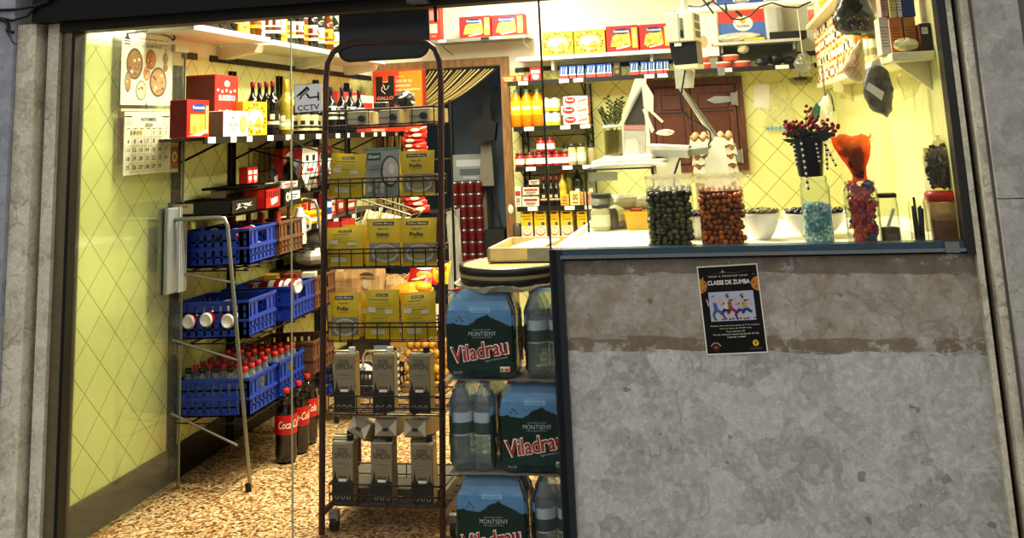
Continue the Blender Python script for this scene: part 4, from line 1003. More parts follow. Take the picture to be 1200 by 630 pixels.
# ---- white upper shelves with bottles
WSH = thing('upper_shelf', 'three white wall boards in line above the black border tiles', 'shelf', (XL, 0, 2.05))
WP_ = plain('F0EDDD', .5)
boards = ((.43, 1.225, 2.058), (1.26, 2.24, 2.05), (2.26, 3.10, 2.046))
for y0, y1, z0 in boards:
    MB().b2((0, y0, z0-2.05), (.30, y1, z0-2.05+.026), WP_).build('shelf_board', WSH)
for yb_ in (1.20, 2.20, 3.04):
    m = MB(); v = [(0, -.05), (0, -.0), (.24, .0), (.22, -.03), (.05, -.05)]
    m.rings([[(a*1, yb_, b*1.3) for a, b in v], [(a*1, yb_+.09, b*1.3) for a, b in v]], WP_, smooth=False); m.build('bracket', WSH)
kinds = [bottle(.30, .036, WINE, BLACK, plain('D8D4C0', .4), plain('6A1A14', .4), name='wine_bottle'), bottle(.30, .037, BOTG, GOLD, plain('E8E2C8', .4), plain('B88A20', .4), name='wine_bottle'), bottle(.29, .038, AMBER, BLACK, plain('E0B428', .4), plain('8A3A14', .4), name='spirit_bottle'), bottle(.28, .04, plain('D8A830', .2), WHITE, plain('F0E6B0', .4), name='liqueur_bottle')]
ku = [[], [], [], []]
GB = 'bottles on the white upper shelves'
row = [(238, 0), (246, 0), (254, 1), (262, 0), (270, 0), (278, 0), (298, 2), (314, 0), (322, 0), (341, 1), (349, 0), (354, 2), (366, 0), (374, 1), (384, 2), (392, 1), (404, 0), (414, 1), (424, 0), (434, 2)]
xs_used = []
for i, (px, k) in enumerate(row):
    X = -2.40 if i % 2 == 0 else -2.43
    p = AX(px, 40+(px-240)*.17, X); bz = [z0+.0265 for y0, y1, z0 in boards if y0-.02 <= p.y <= y1+.02]
    if not bz: continue
    place(kinds[k], ku[k], (X, p.y, bz[0]), .2, '%s bottle on the white upper shelf, %s counted from the street' % (['dark wine', 'green wine', 'amber spirit', 'golden liqueur'][k], ['first', 'second', 'third', 'fourth', 'fifth', 'sixth', 'seventh', 'eighth', 'ninth', 'tenth', 'eleventh', 'twelfth', 'thirteenth', 'fourteenth', 'fifteenth', 'sixteenth', 'seventeenth', 'eighteenth', 'nineteenth', 'twentieth'][i]), GB)
if not ku[3]: 
    p = AX(290, 45, -2.5); place(kinds[3], ku[3], (-2.46, p.y, 2.0845), 0, 'golden liqueur bottle with cream label on the first white upper shelf', GB)
for px0, px1, c, lab in ((281, 293, 'E0B83A', 'yellow carton among the bottles of the first white upper shelf'), (302, 311, 'D8C8A8', 'tan striped carton near the end of the first white upper shelf'), (326, 337, 'E6BE28', 'bright yellow carton at the start of the second white upper shelf')):
    y0, y1 = AX(px0, 40, -2.38).y, AX(px1, 44, -2.38).y; zz = [z0+.0265 for a, b, z0 in boards if a-.03 <= y0 <= b][0]
    o = carton_box(y1-y0, .07, .28, c, art_plain('C8502A', 'F0E4C0')).build('carton', None, (-2.415, (y0+y1)/2, zz), PI/2); tag(o, lab, 'box', 'cartons on the white upper shelves')

# ================================================================ crate stand with three tiers of crates
CRB = plain('1F3FA0', .4, var=.15); CRBR = plain('6E4A34', .55, var=.15)
def crate(col, lx=.37, ly=.285, h=.165, open_=True):
    """plastic bottle crate; long side along x, handled end at +x"""
    m = MB(); t = .006
    def wall(L, place_, slots, hole=None):
        # solid frame with real holes: build as grid of bars
        zc = [0, .012, .062, .075, .090, .143, h]
        place_(0, L, 0, .012); place_(0, L, .068, .088); place_(0, L, h-.022, h)
        n = slots; w = L/n
        for i in range(n+1):
            a = max(0, i*w-w*.32); b = min(L, i*w+w*.32)
            if hole is None: place_(a, b, .088, h-.022); place_(a, b, .012, .068)
            else:
                place_(a, b, .012, .068)
                c = (a+b)/2/L
                if c < hole[0] or c > hole[1]: place_(a, b, .088, h-.022)
        if slots > 4:
            place_(0, L, .036, .043)
            if hole is None: place_(0, L, .110, .118)
    X, Y = lx/2, ly/2
    wall(lx, lambda a, b, z0, z1: m.b2((-X+a, -Y, z0), (-X+b, -Y+t, z1), col), 9)
    wall(lx, lambda a, b, z0, z1: m.b2((-X+a, Y-t, z0), (-X+b, Y, z1), col), 9)
    wall(ly, lambda a, b, z0, z1: m.b2((X-t, -Y+a, z0), (X, -Y+b, z1), col), 7, (.3, .7))
    wall(ly, lambda a, b, z0, z1: m.b2((-X, -Y+a, z0), (-X+t, -Y+b, z1), col), 7, (.3, .7))
    # rims and ledge
    for z, e in ((h-.004, .006), (.078, .005)):
        m.b2((-X-e, -Y-e, z-.008), (X+e, -Y, z+.004), col).b2((-X-e, Y, z-.008), (X+e, Y+e, z+.004), col).b2((X, -Y, z-.008), (X+e, Y, z+.004), col).b2((-X-e, -Y, z-.008), (-X, Y, z+.004), col)
    m.b2((-X, -Y, 0), (X, Y, .006), col)
    # solid corner panels next to the handle end
    for sy in (-1, 1): m.b2((X-.05, sy*Y-(t if sy > 0 else 0), 0), (X, sy*Y+(t if sy < 0 else 0), h), col)
    return m
CT = crate(CRB).mesh('plastic_crate'); CTB = crate(CRBR).mesh('plastic_crate')
GCR = 'plastic crates on the stand along the left wall'
def put_crate(me, x, y, z, label, tilt=.03):
    o = bpy.data.objects.new('plastic_crate', me); COL.objects.link(o); o.location = (x, y, z); o.rotation_euler = (0, -tilt, 0)
    return tag(o, label, 'crate', GCR)
XC = -2.425
tiers = ((.966, 'top'), (.642, 'middle'), (.296, 'bottom'))
put_crate(CT, XC, .895, .966, 'blue crate at the near end of the top tier of the stand')
put_crate(CTB, XC+.01, 1.20, .966, 'brown crate behind the blue one in the top tier of the stand')
put_crate(CT, XC, .895, .642, 'blue crate at the near end of the middle tier of the stand')
put_crate(CT, XC+.03, 1.29, .642, 'second blue crate of the middle tier, farther from the street')
put_crate(CTB, XC+.03, 1.60, .642, 'brown crate at the far end of the middle tier of the stand')
put_crate(CT, XC, .905, .296, 'blue crate full of clear bottles at the near end of the bottom tier')
put_crate(CT, XC+.01, 1.205, .30, 'second blue crate of the bottom tier holding red-capped bottles')
put_crate(CTB, XC+.03, 1.57, .32, 'brown crate at the far end of the bottom tier of the stand')
ST = thing('crate_stand', 'silver tubular stand carrying the crates, front leg leaning', 'stand', (-2.3, 1.2, 0))
def sl(*p): return (p[0]+2.3, p[1]-1.2, p[2])
TUB = plain('9A9890', .3, .8)
for dy, nm in ((0, 'leg'), (1.05, 'leg')):
    m = MB(); m.tube([sl(-2.64, .62+dy, 1.195), sl(-2.33, .62+dy, 1.20), sl(-2.30, .62+dy, 1.195), sl(-2.285, .622+dy, 1.16), sl(-2.217, .72+dy, .03)], .0095, TUB, 8); m.build('leg', ST)
    MB().cyl(sl(-2.222, .71+dy, .032), sl(-2.22, .715+dy, .0), .014, BLACK).build('rubber_foot', ST)
for px0, py0, px1, py1 in ((213, 316, 263, 337), (212, 394, 274, 424), (212, 478, 289, 514)):
    a, b = AX(px0, py0, -2.6), AX(px1, py1, -2.26)
    a.y = max(.66, min(.75, a.y)); MB().tube([sl(-2.60, .70, a.z), sl(b.x, .68, b.z)], .006, TUB, 6).build('cross_brace', ST)
for z, _ in tiers:
    m = MB()
    for xx in (-2.60, -2.5, -2.4, -2.3, -2.24): m.tube([sl(xx, .70, z-.008), sl(xx, 1.78, z-.008)], .0045, WIREB, 5)
    for q in range(9): m.tube([sl(-2.62, .72+q*.13, z-.016), sl(-2.23, .72+q*.13, z-.016)], .0035, WIREB, 5)
    m.build('wire_shelf', ST)
m = MB()
for xx in (-2.62, -2.5, -2.4, -2.32): m.tube([sl(xx, .63, 1.197), sl(xx, 1.66, 1.197)], .005, WIREB, 5)
for q in range(8): m.tube([sl(-2.63, .66+q*.14, 1.2), sl(-2.31, .66+q*.14, 1.2)], .003, WIREB, 5)
m.build('wire_shelf', ST)
# what the crates hold
CW_ = clear('F0F6F6', 1.8, .16, 'F0F6F6', .06, .4, 'C8D2D2'); CAPRD = plain('C02A1E', .4); CAPBK = plain('151515', .4)  # whitish haze in the bottle plastic stands in for highlights
def small_bottle(capm, fillm=None, name='water_bottle', h=.20, r=.031):
    t = thing(name, 'x', 'bottle')
    MB().lathe([(r*.8, 0), (r, .006), (r, h*.3), (r*.94, h*.34), (r, h*.38), (r, h*.6), (r*.8, h*.72), (r*.4, h*.86), (r*.36, h*.93)], CW_, n=12).build('bottle_body', t)
    if fillm: MB().lathe([(r*.75, .004), (r*.95, .01), (r*.95, h*.6), (r*.7, h*.72)], fillm, n=12).build('drink', t)
    MB().lathe([(r*.46, h*.90), (r*.48, h*.92), (r*.48, h), (r*.4, h*1.005)], capm, n=12).build('cap', t)
    return t
sR, sK = small_bottle(CAPRD), small_bottle(CAPBK); uR, uK = [], []
cols, rows_ = 5, 4
desc_r = ['front', 'second', 'third', 'back']
for cx_, cy_, cz_, nm in ((XC, .905, .303, 'near'), (XC+.01, 1.205, .307, 'second')):
    for j in range(rows_):
        for i in range(cols):
            x, y = cx_-.148+i*.072, cy_-.105+j*.069
            blk = nm == 'near' and j == 0 and i < 4
            place(sK if blk else sR, uK if blk else uR, (x, y, cz_+(x-cx_)*.03), 0, 'clear %s-capped bottle, %s from wall, %s row of %s bottom crate' % ('black' if blk else 'red', ORD[i], desc_r[j], nm), 'clear bottles standing in the bottom crates')
def can(bodym, endm=None, h=.115, r=.033, name='drink_can', band=None):
    t = thing(name, 'x', 'can')
    m = MB().lathe([(r*.78, 0), (r, .008), (r, h-.012)], bodym, n=16, cap1=False)
    if band: m.lathe([(r*1.01, h*.35), (r*1.01, h*.62)], band, n=16, cap0=False, cap1=False)
    m.build('can_body', t)
    MB().lathe([(r, h-.012), (r*.84, h-.002), (r*.84, h), (r*.78, h-.003), (0, h-.003)], endm or STEEL, n=16, cap0=False).build('can_lid', t)
    return t
cR = can(plain('B01C16', .35), plain('E4E0D6', .4), band=WHITE); cu = []
GC2 = 'red cans lying in the middle and top crates'
for i, (x, y, z) in enumerate([(XC-.11, .84, .72), (XC-.02, .83, .73), (XC+.07, .85, .72), (XC-.1, .92, .75), (XC-.01, .93, .76), (XC+.08, .95, .75), (XC-.06, 1.24, .79), (XC+.03, 1.22, .80), (XC+.12, 1.24, .80), (XC-.02, 1.32, .78), (XC+.07, 1.33, .79)]):
    t = place(cR, cu, (x, y, z), 0, ('red can lying %s in the near middle crate' % ['front left', 'front centre', 'front right', 'back left', 'back centre', 'back right'][i]) if i < 6 else ('red can lying %s in the second middle crate' % ['front left', 'front centre', 'front right', 'back left', 'back right'][i-6]), GC2)
    t.rotation_euler = (PI/2, 0, R(-.3, .3)) if i < 6 else (0, PI/2, R(-.3, .3))
# bottles lying in the top blue crate
LB = bottle(.25, .032, WINE, BLACK, plain('D8D4C8', .4), name='wine_bottle'); lu = []
for i, (x, y, z) in enumerate(((XC-.12, .84, 1.09), (XC-.05, .86, 1.085), (XC+.02, .83, 1.09))):
    t = place(LB, lu, (x, y+.16, z), 0, ['dark bottle lying nearest the wall in the top blue crate', 'dark bottle lying in the middle of the top blue crate', 'dark bottle lying right of the middle in the top blue crate'][i], 'dark bottles lying in the top blue crate'); t.rotation_euler = (PI/2, 0, .2-.1*i)
tag(MB().lathe([(.030, 0), (.032, .01), (.032, .15), (.02, .18), (.012, .2), (.012, .22)], plain('A01C14', .35), n=14).lathe([(.0325, .0), (.0325, .02)], WHITE, n=14, cap1=False).build('sauce_bottle', None, (XC+.08, .98, 1.10), rot=(PI/2, 0, .1)), 'red bottle with white base lying in the top blue crate', 'bottle')
tag(MB().ball((0, 0, .03), .03, plain('E0B428', .4)).build('lemon', None, (XC+.14, .93, 1.0)), 'yellow fruit seen through the handle of the top blue crate', 'fruit')
for i, (x, y) in enumerate(((XC-.1, 1.14), (XC-.02, 1.15), (XC+.06, 1.14), (XC+.12, 1.2), (XC+.0, 1.24), (XC+.08, 1.27))):
    o = MB().lathe([(.026, 0), (.03, .01), (.03, .13), (.014, .17), (.014, .2)], plain('8E2A1E', .4), n=12).build('sauce_bottle', None, (x, y, .975)); tag(o, 'red sauce bottle standing %s in the brown top crate' % ['front left', 'front centre', 'front right', 'at the right end', 'back left', 'back right'][i], 'bottle', 'red bottles in the brown top crate')
for i, (x, y, c) in enumerate(((XC-.08, 1.55, 'C9A03A'), (XC+.03, 1.56, '9A3A2A'), (XC+.12, 1.6, 'D8D0B8'), (XC+.0, 1.66, '6A5A3A'))):
    o = carton_box(.075, .06, .17, c, art_plain('E8E0C8', '8A2A1A')).build('carton', None, (x, y, .65), .2); tag(o, ['mustard yellow', 'brick red', 'off-white', 'dull brown'][i]+' carton in the far brown crate of the middle tier', 'box', 'cartons in the far brown crate')
for i, (x, y, c) in enumerate(((XC-.08, 1.52, '8A6A4A'), (XC+.03, 1.53, '5A4A3A'), (XC+.12, 1.58, 'A08A6A'))):
    o = carton_box(.08, .07, .13, c).build('carton', None, (x, y, .328), .15); tag(o, ['mid brown', 'dark brown', 'light brown'][i]+' carton in the far brown crate of the bottom tier', 'box', 'cartons in the far brown crate')
# goods on top of the stand -------------------------------------------------
ZT = 1.204
def tray(w, d, h, col, t=.004):
    m = MB(); m.b2((-w/2, -d/2, 0), (w/2, d/2, t), col).b2((-w/2, -d/2, 0), (w/2, -d/2+t, h), col).b2((-w/2, d/2-t, 0), (w/2, d/2, h), col).b2((-w/2, -d/2, 0), (-w/2+t, d/2, h), col).b2((w/2-t, -d/2, 0), (w/2, d/2, h), col)
    return m
BT = thing('cardboard_tray', 'black cardboard tray with a cream card, nearest the street on the crate stand', 'tray', (-2.455, .80, ZT))
tray(.33, .26, .065, plain('14120F', .4)).build('tray_body', BT)
m = MB().rect(-.14, .012, -.03, .058, -.1325, plain('C9B88A', .6)); m.rect(-.115, .044, -.06, .047, -.133, DARK); m.build('price_card', BT)
m = MB(); m.T = Matrix.Translation((.1665, 0, 0)) @ Matrix.Rotation(PI/2, 4, 'Z'); 
for q in range(8): m.pol([(R(-.11, .09), R(.01, .05)) for _ in range(3)], -.0005, WHITE)
m.build('white_print', BT)
tag(tray(.3, .34, .012, plain('17140F', .4)).build('tray_lid', None, (-2.45, 1.12, ZT+.105), rot=(0, -.02, 0)), 'flat black cardboard lid lying over the goods on the crate stand', 'lid')
for i, (y, c) in enumerate(((1.02, 'C8B48A'), (1.12, 'A08A60'), (1.22, 'B89A70'))):
    tag(carton_box(.1, .08, .10, c, art_plain('6A3A1A', 'E8D8B0')).build('carton', None, (-2.52, y, ZT), PI/2), ['front', 'middle', 'back'][i]+' brown carton under the flat black lid on the crate stand', 'box', 'cartons under the black lid')
RB = thing('plastic_basket', 'small red slotted plastic basket with a white tag on the crate stand', 'basket', (-2.33, 1.07, ZT+.0))
m = tray(.12, .17, .095, plain('B8201A', .4)); 
for k in range(6): m.b2((.0602, -.075+k*.026, .055), (.0606, -.062+k*.026, .085), plain('2A0806', .6))
m.build('basket_body', RB); MB().poly([(.0615, -.02, .015), (.0615, .05, .03), (.0615, .045, .055), (.0615, -.03, .045)], WHITE).build('price_tag', RB)
def art_bw(m, w, h, y):
    m.rect(-w*.2, h*.3, w*.4, h*.8, y, WHITE); m.rect(-w*.15, h*.55, w*.3, h*.62, y-.0003, BLACK); m.rect(-w*.15, h*.4, w*.2, h*.46, y-.0003, BLACK)
    m.oval(-w*.33, h*.5, w*.1, h*.28, y-.0002, WHITE, n=10); m.oval(-w*.33, h*.5, w*.05, h*.14, y-.0004, BLACK, n=10)
tag(carton_box(.21, .12, .085, '1A1816', art_bw).build('carton', None, (-2.33, 1.31, ZT), PI/2), 'black carton with white panel print beside the red basket', 'box')
tag(carton_box(.19, .1, .03, 'D8CFC0', art_plain('B83A3A', '8A8478')).build('carton', None, (-2.34, 1.32, ZT+.086), PI/2), 'flat off-white package on the black carton beside the red basket', 'box')
p = AX(291, 214, -2.5)
for i, dy in enumerate((-.03, .03)):
    tag(carton_box(.055, .05, .085, 'C8281E', art_plain('F0ECE0', 'F0ECE0')).build('small_carton', None, (-2.5, p.y+dy, ZT+.118), PI/2), ['nearer', 'farther'][i]+' small red and white carton standing on the flat black lid', 'box', 'small red cartons on the lid')
JUG = thing('white_jug', 'white plastic jug with a curved handle behind the top crates', 'jug', (-2.30, 1.46, .985))
MB().lathe([(.035, 0), (.038, .01), (.036, .13), (.02, .17), (.018, .19)], plain('E6E4DA', .4), n=14).build('jug_body', JUG); MB().tube([(.03, 0, .06), (.06, 0, .08), (.062, 0, .13), (.03, 0, .15)], .007, plain('E6E4DA', .4), 8).build('handle', JUG)

# ---- wire basket on the wall full of packets
WB_ = thing('wire_basket', 'large black wire basket with sloping front hung under the left wall shelf', 'basket', (-2.62, 2.0, 1.24))
m = MB(); L0, L1 = -.50, .55; dp = .33
fr = [(0, L0, 0), (dp-.05, L0, 0), (dp, L0+.0, .17), (0, L0, .26)]
for yy in [L0+(L1-L0)*k/16 for k in range(17)]: m.tube([(0, yy, .26), (0, yy, 0), (dp-.05, yy, 0), (dp, yy, .17)], .0022, WIREB, 4)
for x, z in ((0, 0), (.09, 0), (.18, 0), (dp-.05, 0), (dp-.035, .05), (dp-.018, .11), (dp, .17), (0, .26), (0, .13)): m.tube([(x, L0, z), (x, L1, z)], .003, WIREB, 5)
for yy in (L0, L1):
    m.tube([(0, yy, .26), (dp, yy, .17)], .0045, WIREB, 5); 
    for k in range(1, 5): m.tube([(dp*k/5, yy, 0), (dp*k/5, yy, .26-.09*k/5)], .0022, WIREB, 4)
m.build('basket_body', WB_)
MB().tube([(dp, L0-.18, .30), (dp, L0, .26), (dp+.02, L1, .10)], .005, WIREB, 6).build('front_rail', WB_)
pal = ['2A2A2C', '1C1A1A', '3A3634', '8C8A84', 'B8B6AE', '2E2C2A', 'A8A6A0', '44403A', 'C8C4B4', '6A2A22', '262422', '9A9890', 'C84030', 'D8D2C4', '55504A', '1E1E20', '7A6A4A', '30302E']
for i in range(18):
    y = 1.58+.055*i+R(-.02, .02); x = -2.52+.13*((i*5) % 3)/2+R(-.02, .02); c = pal[i]
    m = pouch(R(.09, .12), R(.12, .16), R(.035, .05), plain(c, .28, var=.3, scale=25), 6, 6, seed=40+i); fn = pouch_y(.1, .14, .04)
    patch(m, fn, -.03, .05, .03, .10, plain(pal[(i*7+3) % 18], .4), 4)
    o = m.build('food_packet', None, (x, y, 1.25+.02*((i*3) % 4)), rot=(R(-.5, .1), R(-.4, .4), PI/2+R(-.7, .7)))
    nmc = {'2': 'dark', '1': 'black', '3': 'charcoal', '8': 'grey', 'B': 'pale grey', 'A': 'silver grey', '4': 'brownish grey', 'C': 'pale', '6': 'dark red', '9': 'mid grey', 'D': 'white', '5': 'dull grey', '7': 'olive'}[c[0]]
    tag(o, nmc+' food packet in the large wire basket, '+['first', 'second', 'third', 'fourth', 'fifth', 'sixth', 'seventh', 'eighth', 'ninth', 'tenth', 'eleventh', 'twelfth', 'thirteenth', 'fourteenth', 'fifteenth', 'sixteenth', 'seventeenth', 'farthest'][i]+' from the street end', 'packet', 'packets in the large wire basket')
def art_mask(m, w, h, y):
    m.oval(0, h*.55, w*.42, h*.36, y, plain('E8E4D8', .5)); m.rect(-w*.30, h*.55, -w*.12, h*.75, y-.0003, DARK); m.rect(w*.12, h*.55, w*.30, h*.75, y-.0003, DARK); m.rect(-w*.2, h*.2, w*.2, h*.3, y-.0003, RED)
for i, (px0, px1, X) in enumerate(((326, 345, -2.52), (349, 367, -2.45), (367, 384, -2.50))):
    y0, y1 = AX(px0, 190, X).y, AX(px1, 190, X).y
    o = carton_box(y1-y0, .06, .17, ['B82A20', 'E0DCD0', 'B82A20'][i], art_mask, 'C83020').build('carton', None, (X, (y0+y1)/2, 1.32), PI/2); tag(o, ['red carton at the left end of the row standing in the large wire basket', 'white carton with dark window spots standing in the large wire basket', 'red carton at the right end of the row standing in the large wire basket'][i], 'box', 'cartons standing in the large wire basket')

# ---- second wall shelf beyond the crates
S2Z = 1.066
S2 = thing('lower_shelf', 'short dark wall shelf with price strip behind the left rack post', 'shelf', (XL, 2.2, S2Z))
MB().b2((0, -.55, -.012), (.33, .85, 0), plain('4A463E', .5, .3)).build('shelf_board', S2); MB().b2((.33, -.55, -.03), (.338, .85, .004), plain('16140F', .4)).build('price_strip', S2)
for yy in (-.45, -.2, .1, .38, .6): MB().b2((.338, yy, -.027), (.3395, yy+.07, .001), WHITE).build('price_tag', S2)
m = MB()
for yy in (-.24, .32, .8): m.tube([(.02, yy, -.13), (.31, yy, -.014)], .006, WIREB, 6)
m.build('bracket', S2)
G2 = 'packages on the lower left wall shelf'
Z2 = S2Z+.0005
specs = [(326, 337, 236, -2.40, '4A3018', '6A4A28', 'dark brown carton at the left end'), (338, 347, 238, -2.42, '3E2A18', '7A5A30', 'second dark brown carton'), (346, 353, 233, -2.40, 'D8A820', 'C83A1A', 'narrow mustard carton'), (352, 361, 232, -2.37, 'E8BE1E', 'B82A1A', 'taller yellow carton with round print'), (361, 379, 247, -2.335, 'EBC21E', 'D86A1A', 'low yellow carton in front'), (363, 372, 233, -2.45, 'C02A20', 'F0EADA', 'red and white carton at the back'), (384, 394, 226, -2.42, 'B83A2A', 'E8E0D0', 'red carton just right of the rack post'), (395, 404, 222, -2.45, 'A8321E', 'D8A060', 'brick red carton right of the rack post'), (405, 418, 226, -2.45, '9A2A1A', 'D88A60', 'dark red carton near the far end')]
for px0, px1, pt, X, c, c2, lab in specs:
    y0, y1 = AX(px0, 250, X).y, AX(px1, 250, X).y; h = AX((px0+px1)/2, pt, X).z-Z2
    if y0 > 2.98: continue
    tag(carton_box(y1-y0-.004, .06, h, c, art_plain(c2, 'F0E8D0')).build('carton', None, (X-.03, (y0+y1)/2, Z2), PI/2), lab+' of the lower left wall shelf', 'box', G2)
tag(MB().lathe([(.028, 0), (.03, .01), (.03, .09), (.026, .1)], plain('D8DCE0', .4), n=14).lathe([(.0305, .03), (.0305, .07)], plain('2A4A8A', .4), n=14, cap0=False, cap1=False).lathe([(.027, .1), (.027, .112)], plain('2A4A8A', .4), n=14).build('spray_can', None, (-2.37, AX(383, 245, -2.37).y, Z2)), 'white and blue can half hidden by the left rack post', 'can')
S3 = thing('lowest_shelf', 'lowest dark wall shelf with wrapped packs behind the brown crates', 'shelf', (XL, 2.2, .80))
MB().b2((0, -.35, -.012), (.36, .85, 0), plain('4A463E', .5, .3)).build('shelf_board', S3); MB().b2((.36, -.35, -.03), (.368, .85, .004), plain('16140F', .4)).build('price_strip', S3)
WRAP = plain('D8D6CC', .3, var=.25, scale=20)
for i, (y, x, z, rx) in enumerate(((1.93, -2.42, .81, .08), (2.17, -2.42, .81, .08), (2.41, -2.44, .81, .08), (2.05, -2.42, .92, .07), (2.3, -2.43, .92, .07))):
    o = crumple(.12, .11, rx*.7, WRAP, 60+i, 14, 7, .08).build('wrapped_pack', None, (x, y, z+rx*.7)); tag(o, ['white wrapped pack at the near end of the lowest wall shelf', 'white wrapped pack in the middle of the lowest wall shelf', 'white wrapped pack at the far end of the lowest wall shelf', 'white wrapped pack lying on top nearer the street on the lowest wall shelf', 'white wrapped pack lying on top farther from the street on the lowest wall shelf'][i], 'pack', 'white packs on the lowest wall shelf')
tag(tray(.12, .22, .05, plain('B8322A', .4)).build('plastic_tray', None, (-2.30, 2.02, .93+.08)), 'red plastic tray between the yellow cartons and the white packs', 'tray')
tag(carton_box(.2, .08, .11, '2A4A7A', art_plain('D8DCE4', '8A9AB8')).build('carton', None, (-2.32, 2.36, .80), PI/2), 'blue and white carton on the lowest wall shelf', 'box')
# cola bottles on the floor --------------------------------------------------
COLA = plain('1A0A06', .08, spec=.8); PET = clear('F0F0EC', 1.0, .0)
CB_ = thing('cola_bottle', 'x', 'bottle')
r, h = .053, .335
MB().lathe([(r*.72, 0), (r*.95, .012), (r, .04), (r*.97, .12), (r, .19), (r*.97, .225), (r*.72, .27), (r*.38, .298), (r*.27, .306), (r*.27, .32)], PET, n=20).build('bottle_body', CB_)
MB().lathe([(r*.70, .003), (r*.93, .013), (r*.975, .04), (r*.945, .12), (r*.975, .19), (r*.945, .225), (r*.82, .25)], COLA, n=20).build('cola', CB_)
lbm = MB().lathe([(r*1.012, .135), (r*1.014, .15), (r*1.02, .215), (r*1.0, .222)], plain('B81A16', .35), n=24, cap0=False, cap1=False)
for a0_ in (-PI/2-.1, PI/2-.1): lbm.text('Coca-Cola', 0, .18, 0, WHITE, w=.125, h=.036, shear=.25, bold=.01, fn=lambda x, z, a0_=a0_: (r*1.035*math.cos(a0_+x/r), r*1.035*math.sin(a0_+x/r), z))
lbm.build('label_band', CB_)
MB().lathe([(.0155, .316), (.016, .318), (.016, .334), (.014, .336)], plain('C8281C', .4), n=16).build('cap', CB_)
cu = []
for x, y, rz, lab in ((-2.225, 1.12, .9, 'cola bottle on the floor nearest the street'), (-2.222, 1.262, .5, 'middle cola bottle of the three on the floor'), (-2.24, 1.41, .2, 'farthest cola bottle of the three on the floor')):
    place(CB_, cu, (x, y, 0), rz+.1, lab, 'cola bottles on the floor')
# ================================================================ produce stand behind the rack
YM = 1.9
def mz(py, x=450, Y=YM): return AY(x, py, Y).z
def mx(px, py=350, Y=YM): return AY(px, py, Y).x
PS = thing('produce_stand', 'dark wire produce stand behind the display rack', 'stand', ((mx(382)+mx(512))/2, YM+.15, 0))
px_ = PS.location.x; pw = mx(513)-mx(380)
zA, zB, zC = mz(352), mz(399), mz(456)
zBk = mz(276)
zT1, zT2 = mz(188, 485), mz(251, 485)
x0, x1 = -pw/2, pw/2
m = MB()
for x in (x0, x1):
    for y in (-.16, .22): m.tube([(x, y, 0), (x, y, zT1+.35 if y > 0 else zA+.02)], .008, WIREB, 6)
m.build('frame', PS)
for z in (zA, zC, zT2, zT1):
    m = MB(); xa = x0 if z in (zA, zC) else .12
    ya = -.16 if z in (zA, zC) else -.02
    for k in range(9): m.tube([(xa+(x1-xa)*k/8, ya, z-.006), (xa+(x1-xa)*k/8, .22, z-.006)], .003, WIREB, 4)
    for y in (ya, (ya+.22)/2, .22): m.tube([(xa, y, z-.006), (x1, y, z-.006)], .004, WIREB, 4)
    m.build('wire_shelf', PS)
# brown paper bags
def paper_bag(w, d, h, seed, col):
    rnd = random.Random(seed); m = MB(); secs = []
    n = 24
    for j, (z, q, e) in enumerate(((0, 1, 0), (.02, 1.02, 0), (h*.35, 1.03, .004), (h*.62, .98, .007), (h*.8, .86, .010), (h*.92, .72, .014), (h, .78, .018))):
        ring = []
        for k in range(n):
            t = 2*PI*k/n; c, s = math.cos(t), math.sin(t); g = (abs(c)**6+abs(s)**6)**(-1/6)
            fl = 1 if z < h*.7 else (1-(z-h*.7)/(h*.3)*.65)
            ring.append((c*g*w/2*(q if z < h*.7 else q*.5+.5)+rnd.uniform(-e, e), s*g*d/2*q*fl+rnd.uniform(-e, e), z+rnd.uniform(-e, e)*.6))
        secs.append(ring)
    m.rings(secs, col, smooth=False, cap1=False); return m
KB = plain('B8905E', .8, var=.18, scale=14, bump=.3); KB2 = plain('CBA878', .8, var=.18, scale=14, bump=.3)
for px0, px1, pt, dy, col, lab in ((386, 421, 309, .0, KB, 'brown paper bag with faint script at the left of the produce stand'), (414, 446, 306, .02, KB2, 'brown paper bag with a dark printed emblem in the middle of the produce stand'), (446, 471, 325, .06, KB2, 'smaller pale paper bag right of the other two on the produce stand')):
    w = mx(px1)-mx(px0); h = mz(pt)-zA
    m = paper_bag(w, .12, h, px0, col); y = -.066
    IN = plain('6A4A2E', .8)
    if px0 == 386: m.text('Creu de l\'Ordre', 0, h*.55, y-.006, IN, w=w*.6, shear=.3)
    if px0 == 414:
        m.oval(0, h*.62, w*.28, h*.1, y-.006, IN, t0=0, t1=PI); m.oval(-w*.05, h*.42, w*.12, h*.12, y-.006, plain('D8C49A', .8))
    tag(m.build('paper_bag', None, ((mx(px0)+mx(px1))/2, YM+.06+dy, zA), R(-.1, .1)), lab, 'bag', 'paper bags on the produce stand')
# snack bags, red and yellow
def snack(w, h, t, c0, c1, c2, seed, lab, loc, rot, grp, name='snack_bag', txt=None):
    m = pouch(w, h, t, plain(c0, .3), seed=seed); fn = pouch_y(w, h, t)
    disc(m, fn, 0, h*.62, w*.3, h*.16, plain(c1, .35)); disc(m, fn, w*.05, h*.28, w*.28, h*.14, plain(c2, .4, var=.3, scale=50), dy=.0004); patch(m, fn, -w*.45, h*.9, w*.45, h*.97, plain(c1, .4), 4)
    return tag(m.build(name, None, loc, rot=rot), lab, 'snack', grp)
gs = 'snack bags on the produce stand'
snack(.17, .15, .06, 'C01E1A', 'E8E0C8', 'E0A02A', 1, 'red snack bag lying at the right of the produce stand, upper one', (mx(488), YM+.12, zA+.07), (-.6, .1, .2), gs)
snack(.17, .15, .06, 'C82A1A', 'F0D8A0', 'E8B838', 2, 'red snack bag under the other at the right of the produce stand', (mx(484), YM+.08, zA+.02), (-.7, -.1, -.1), gs)
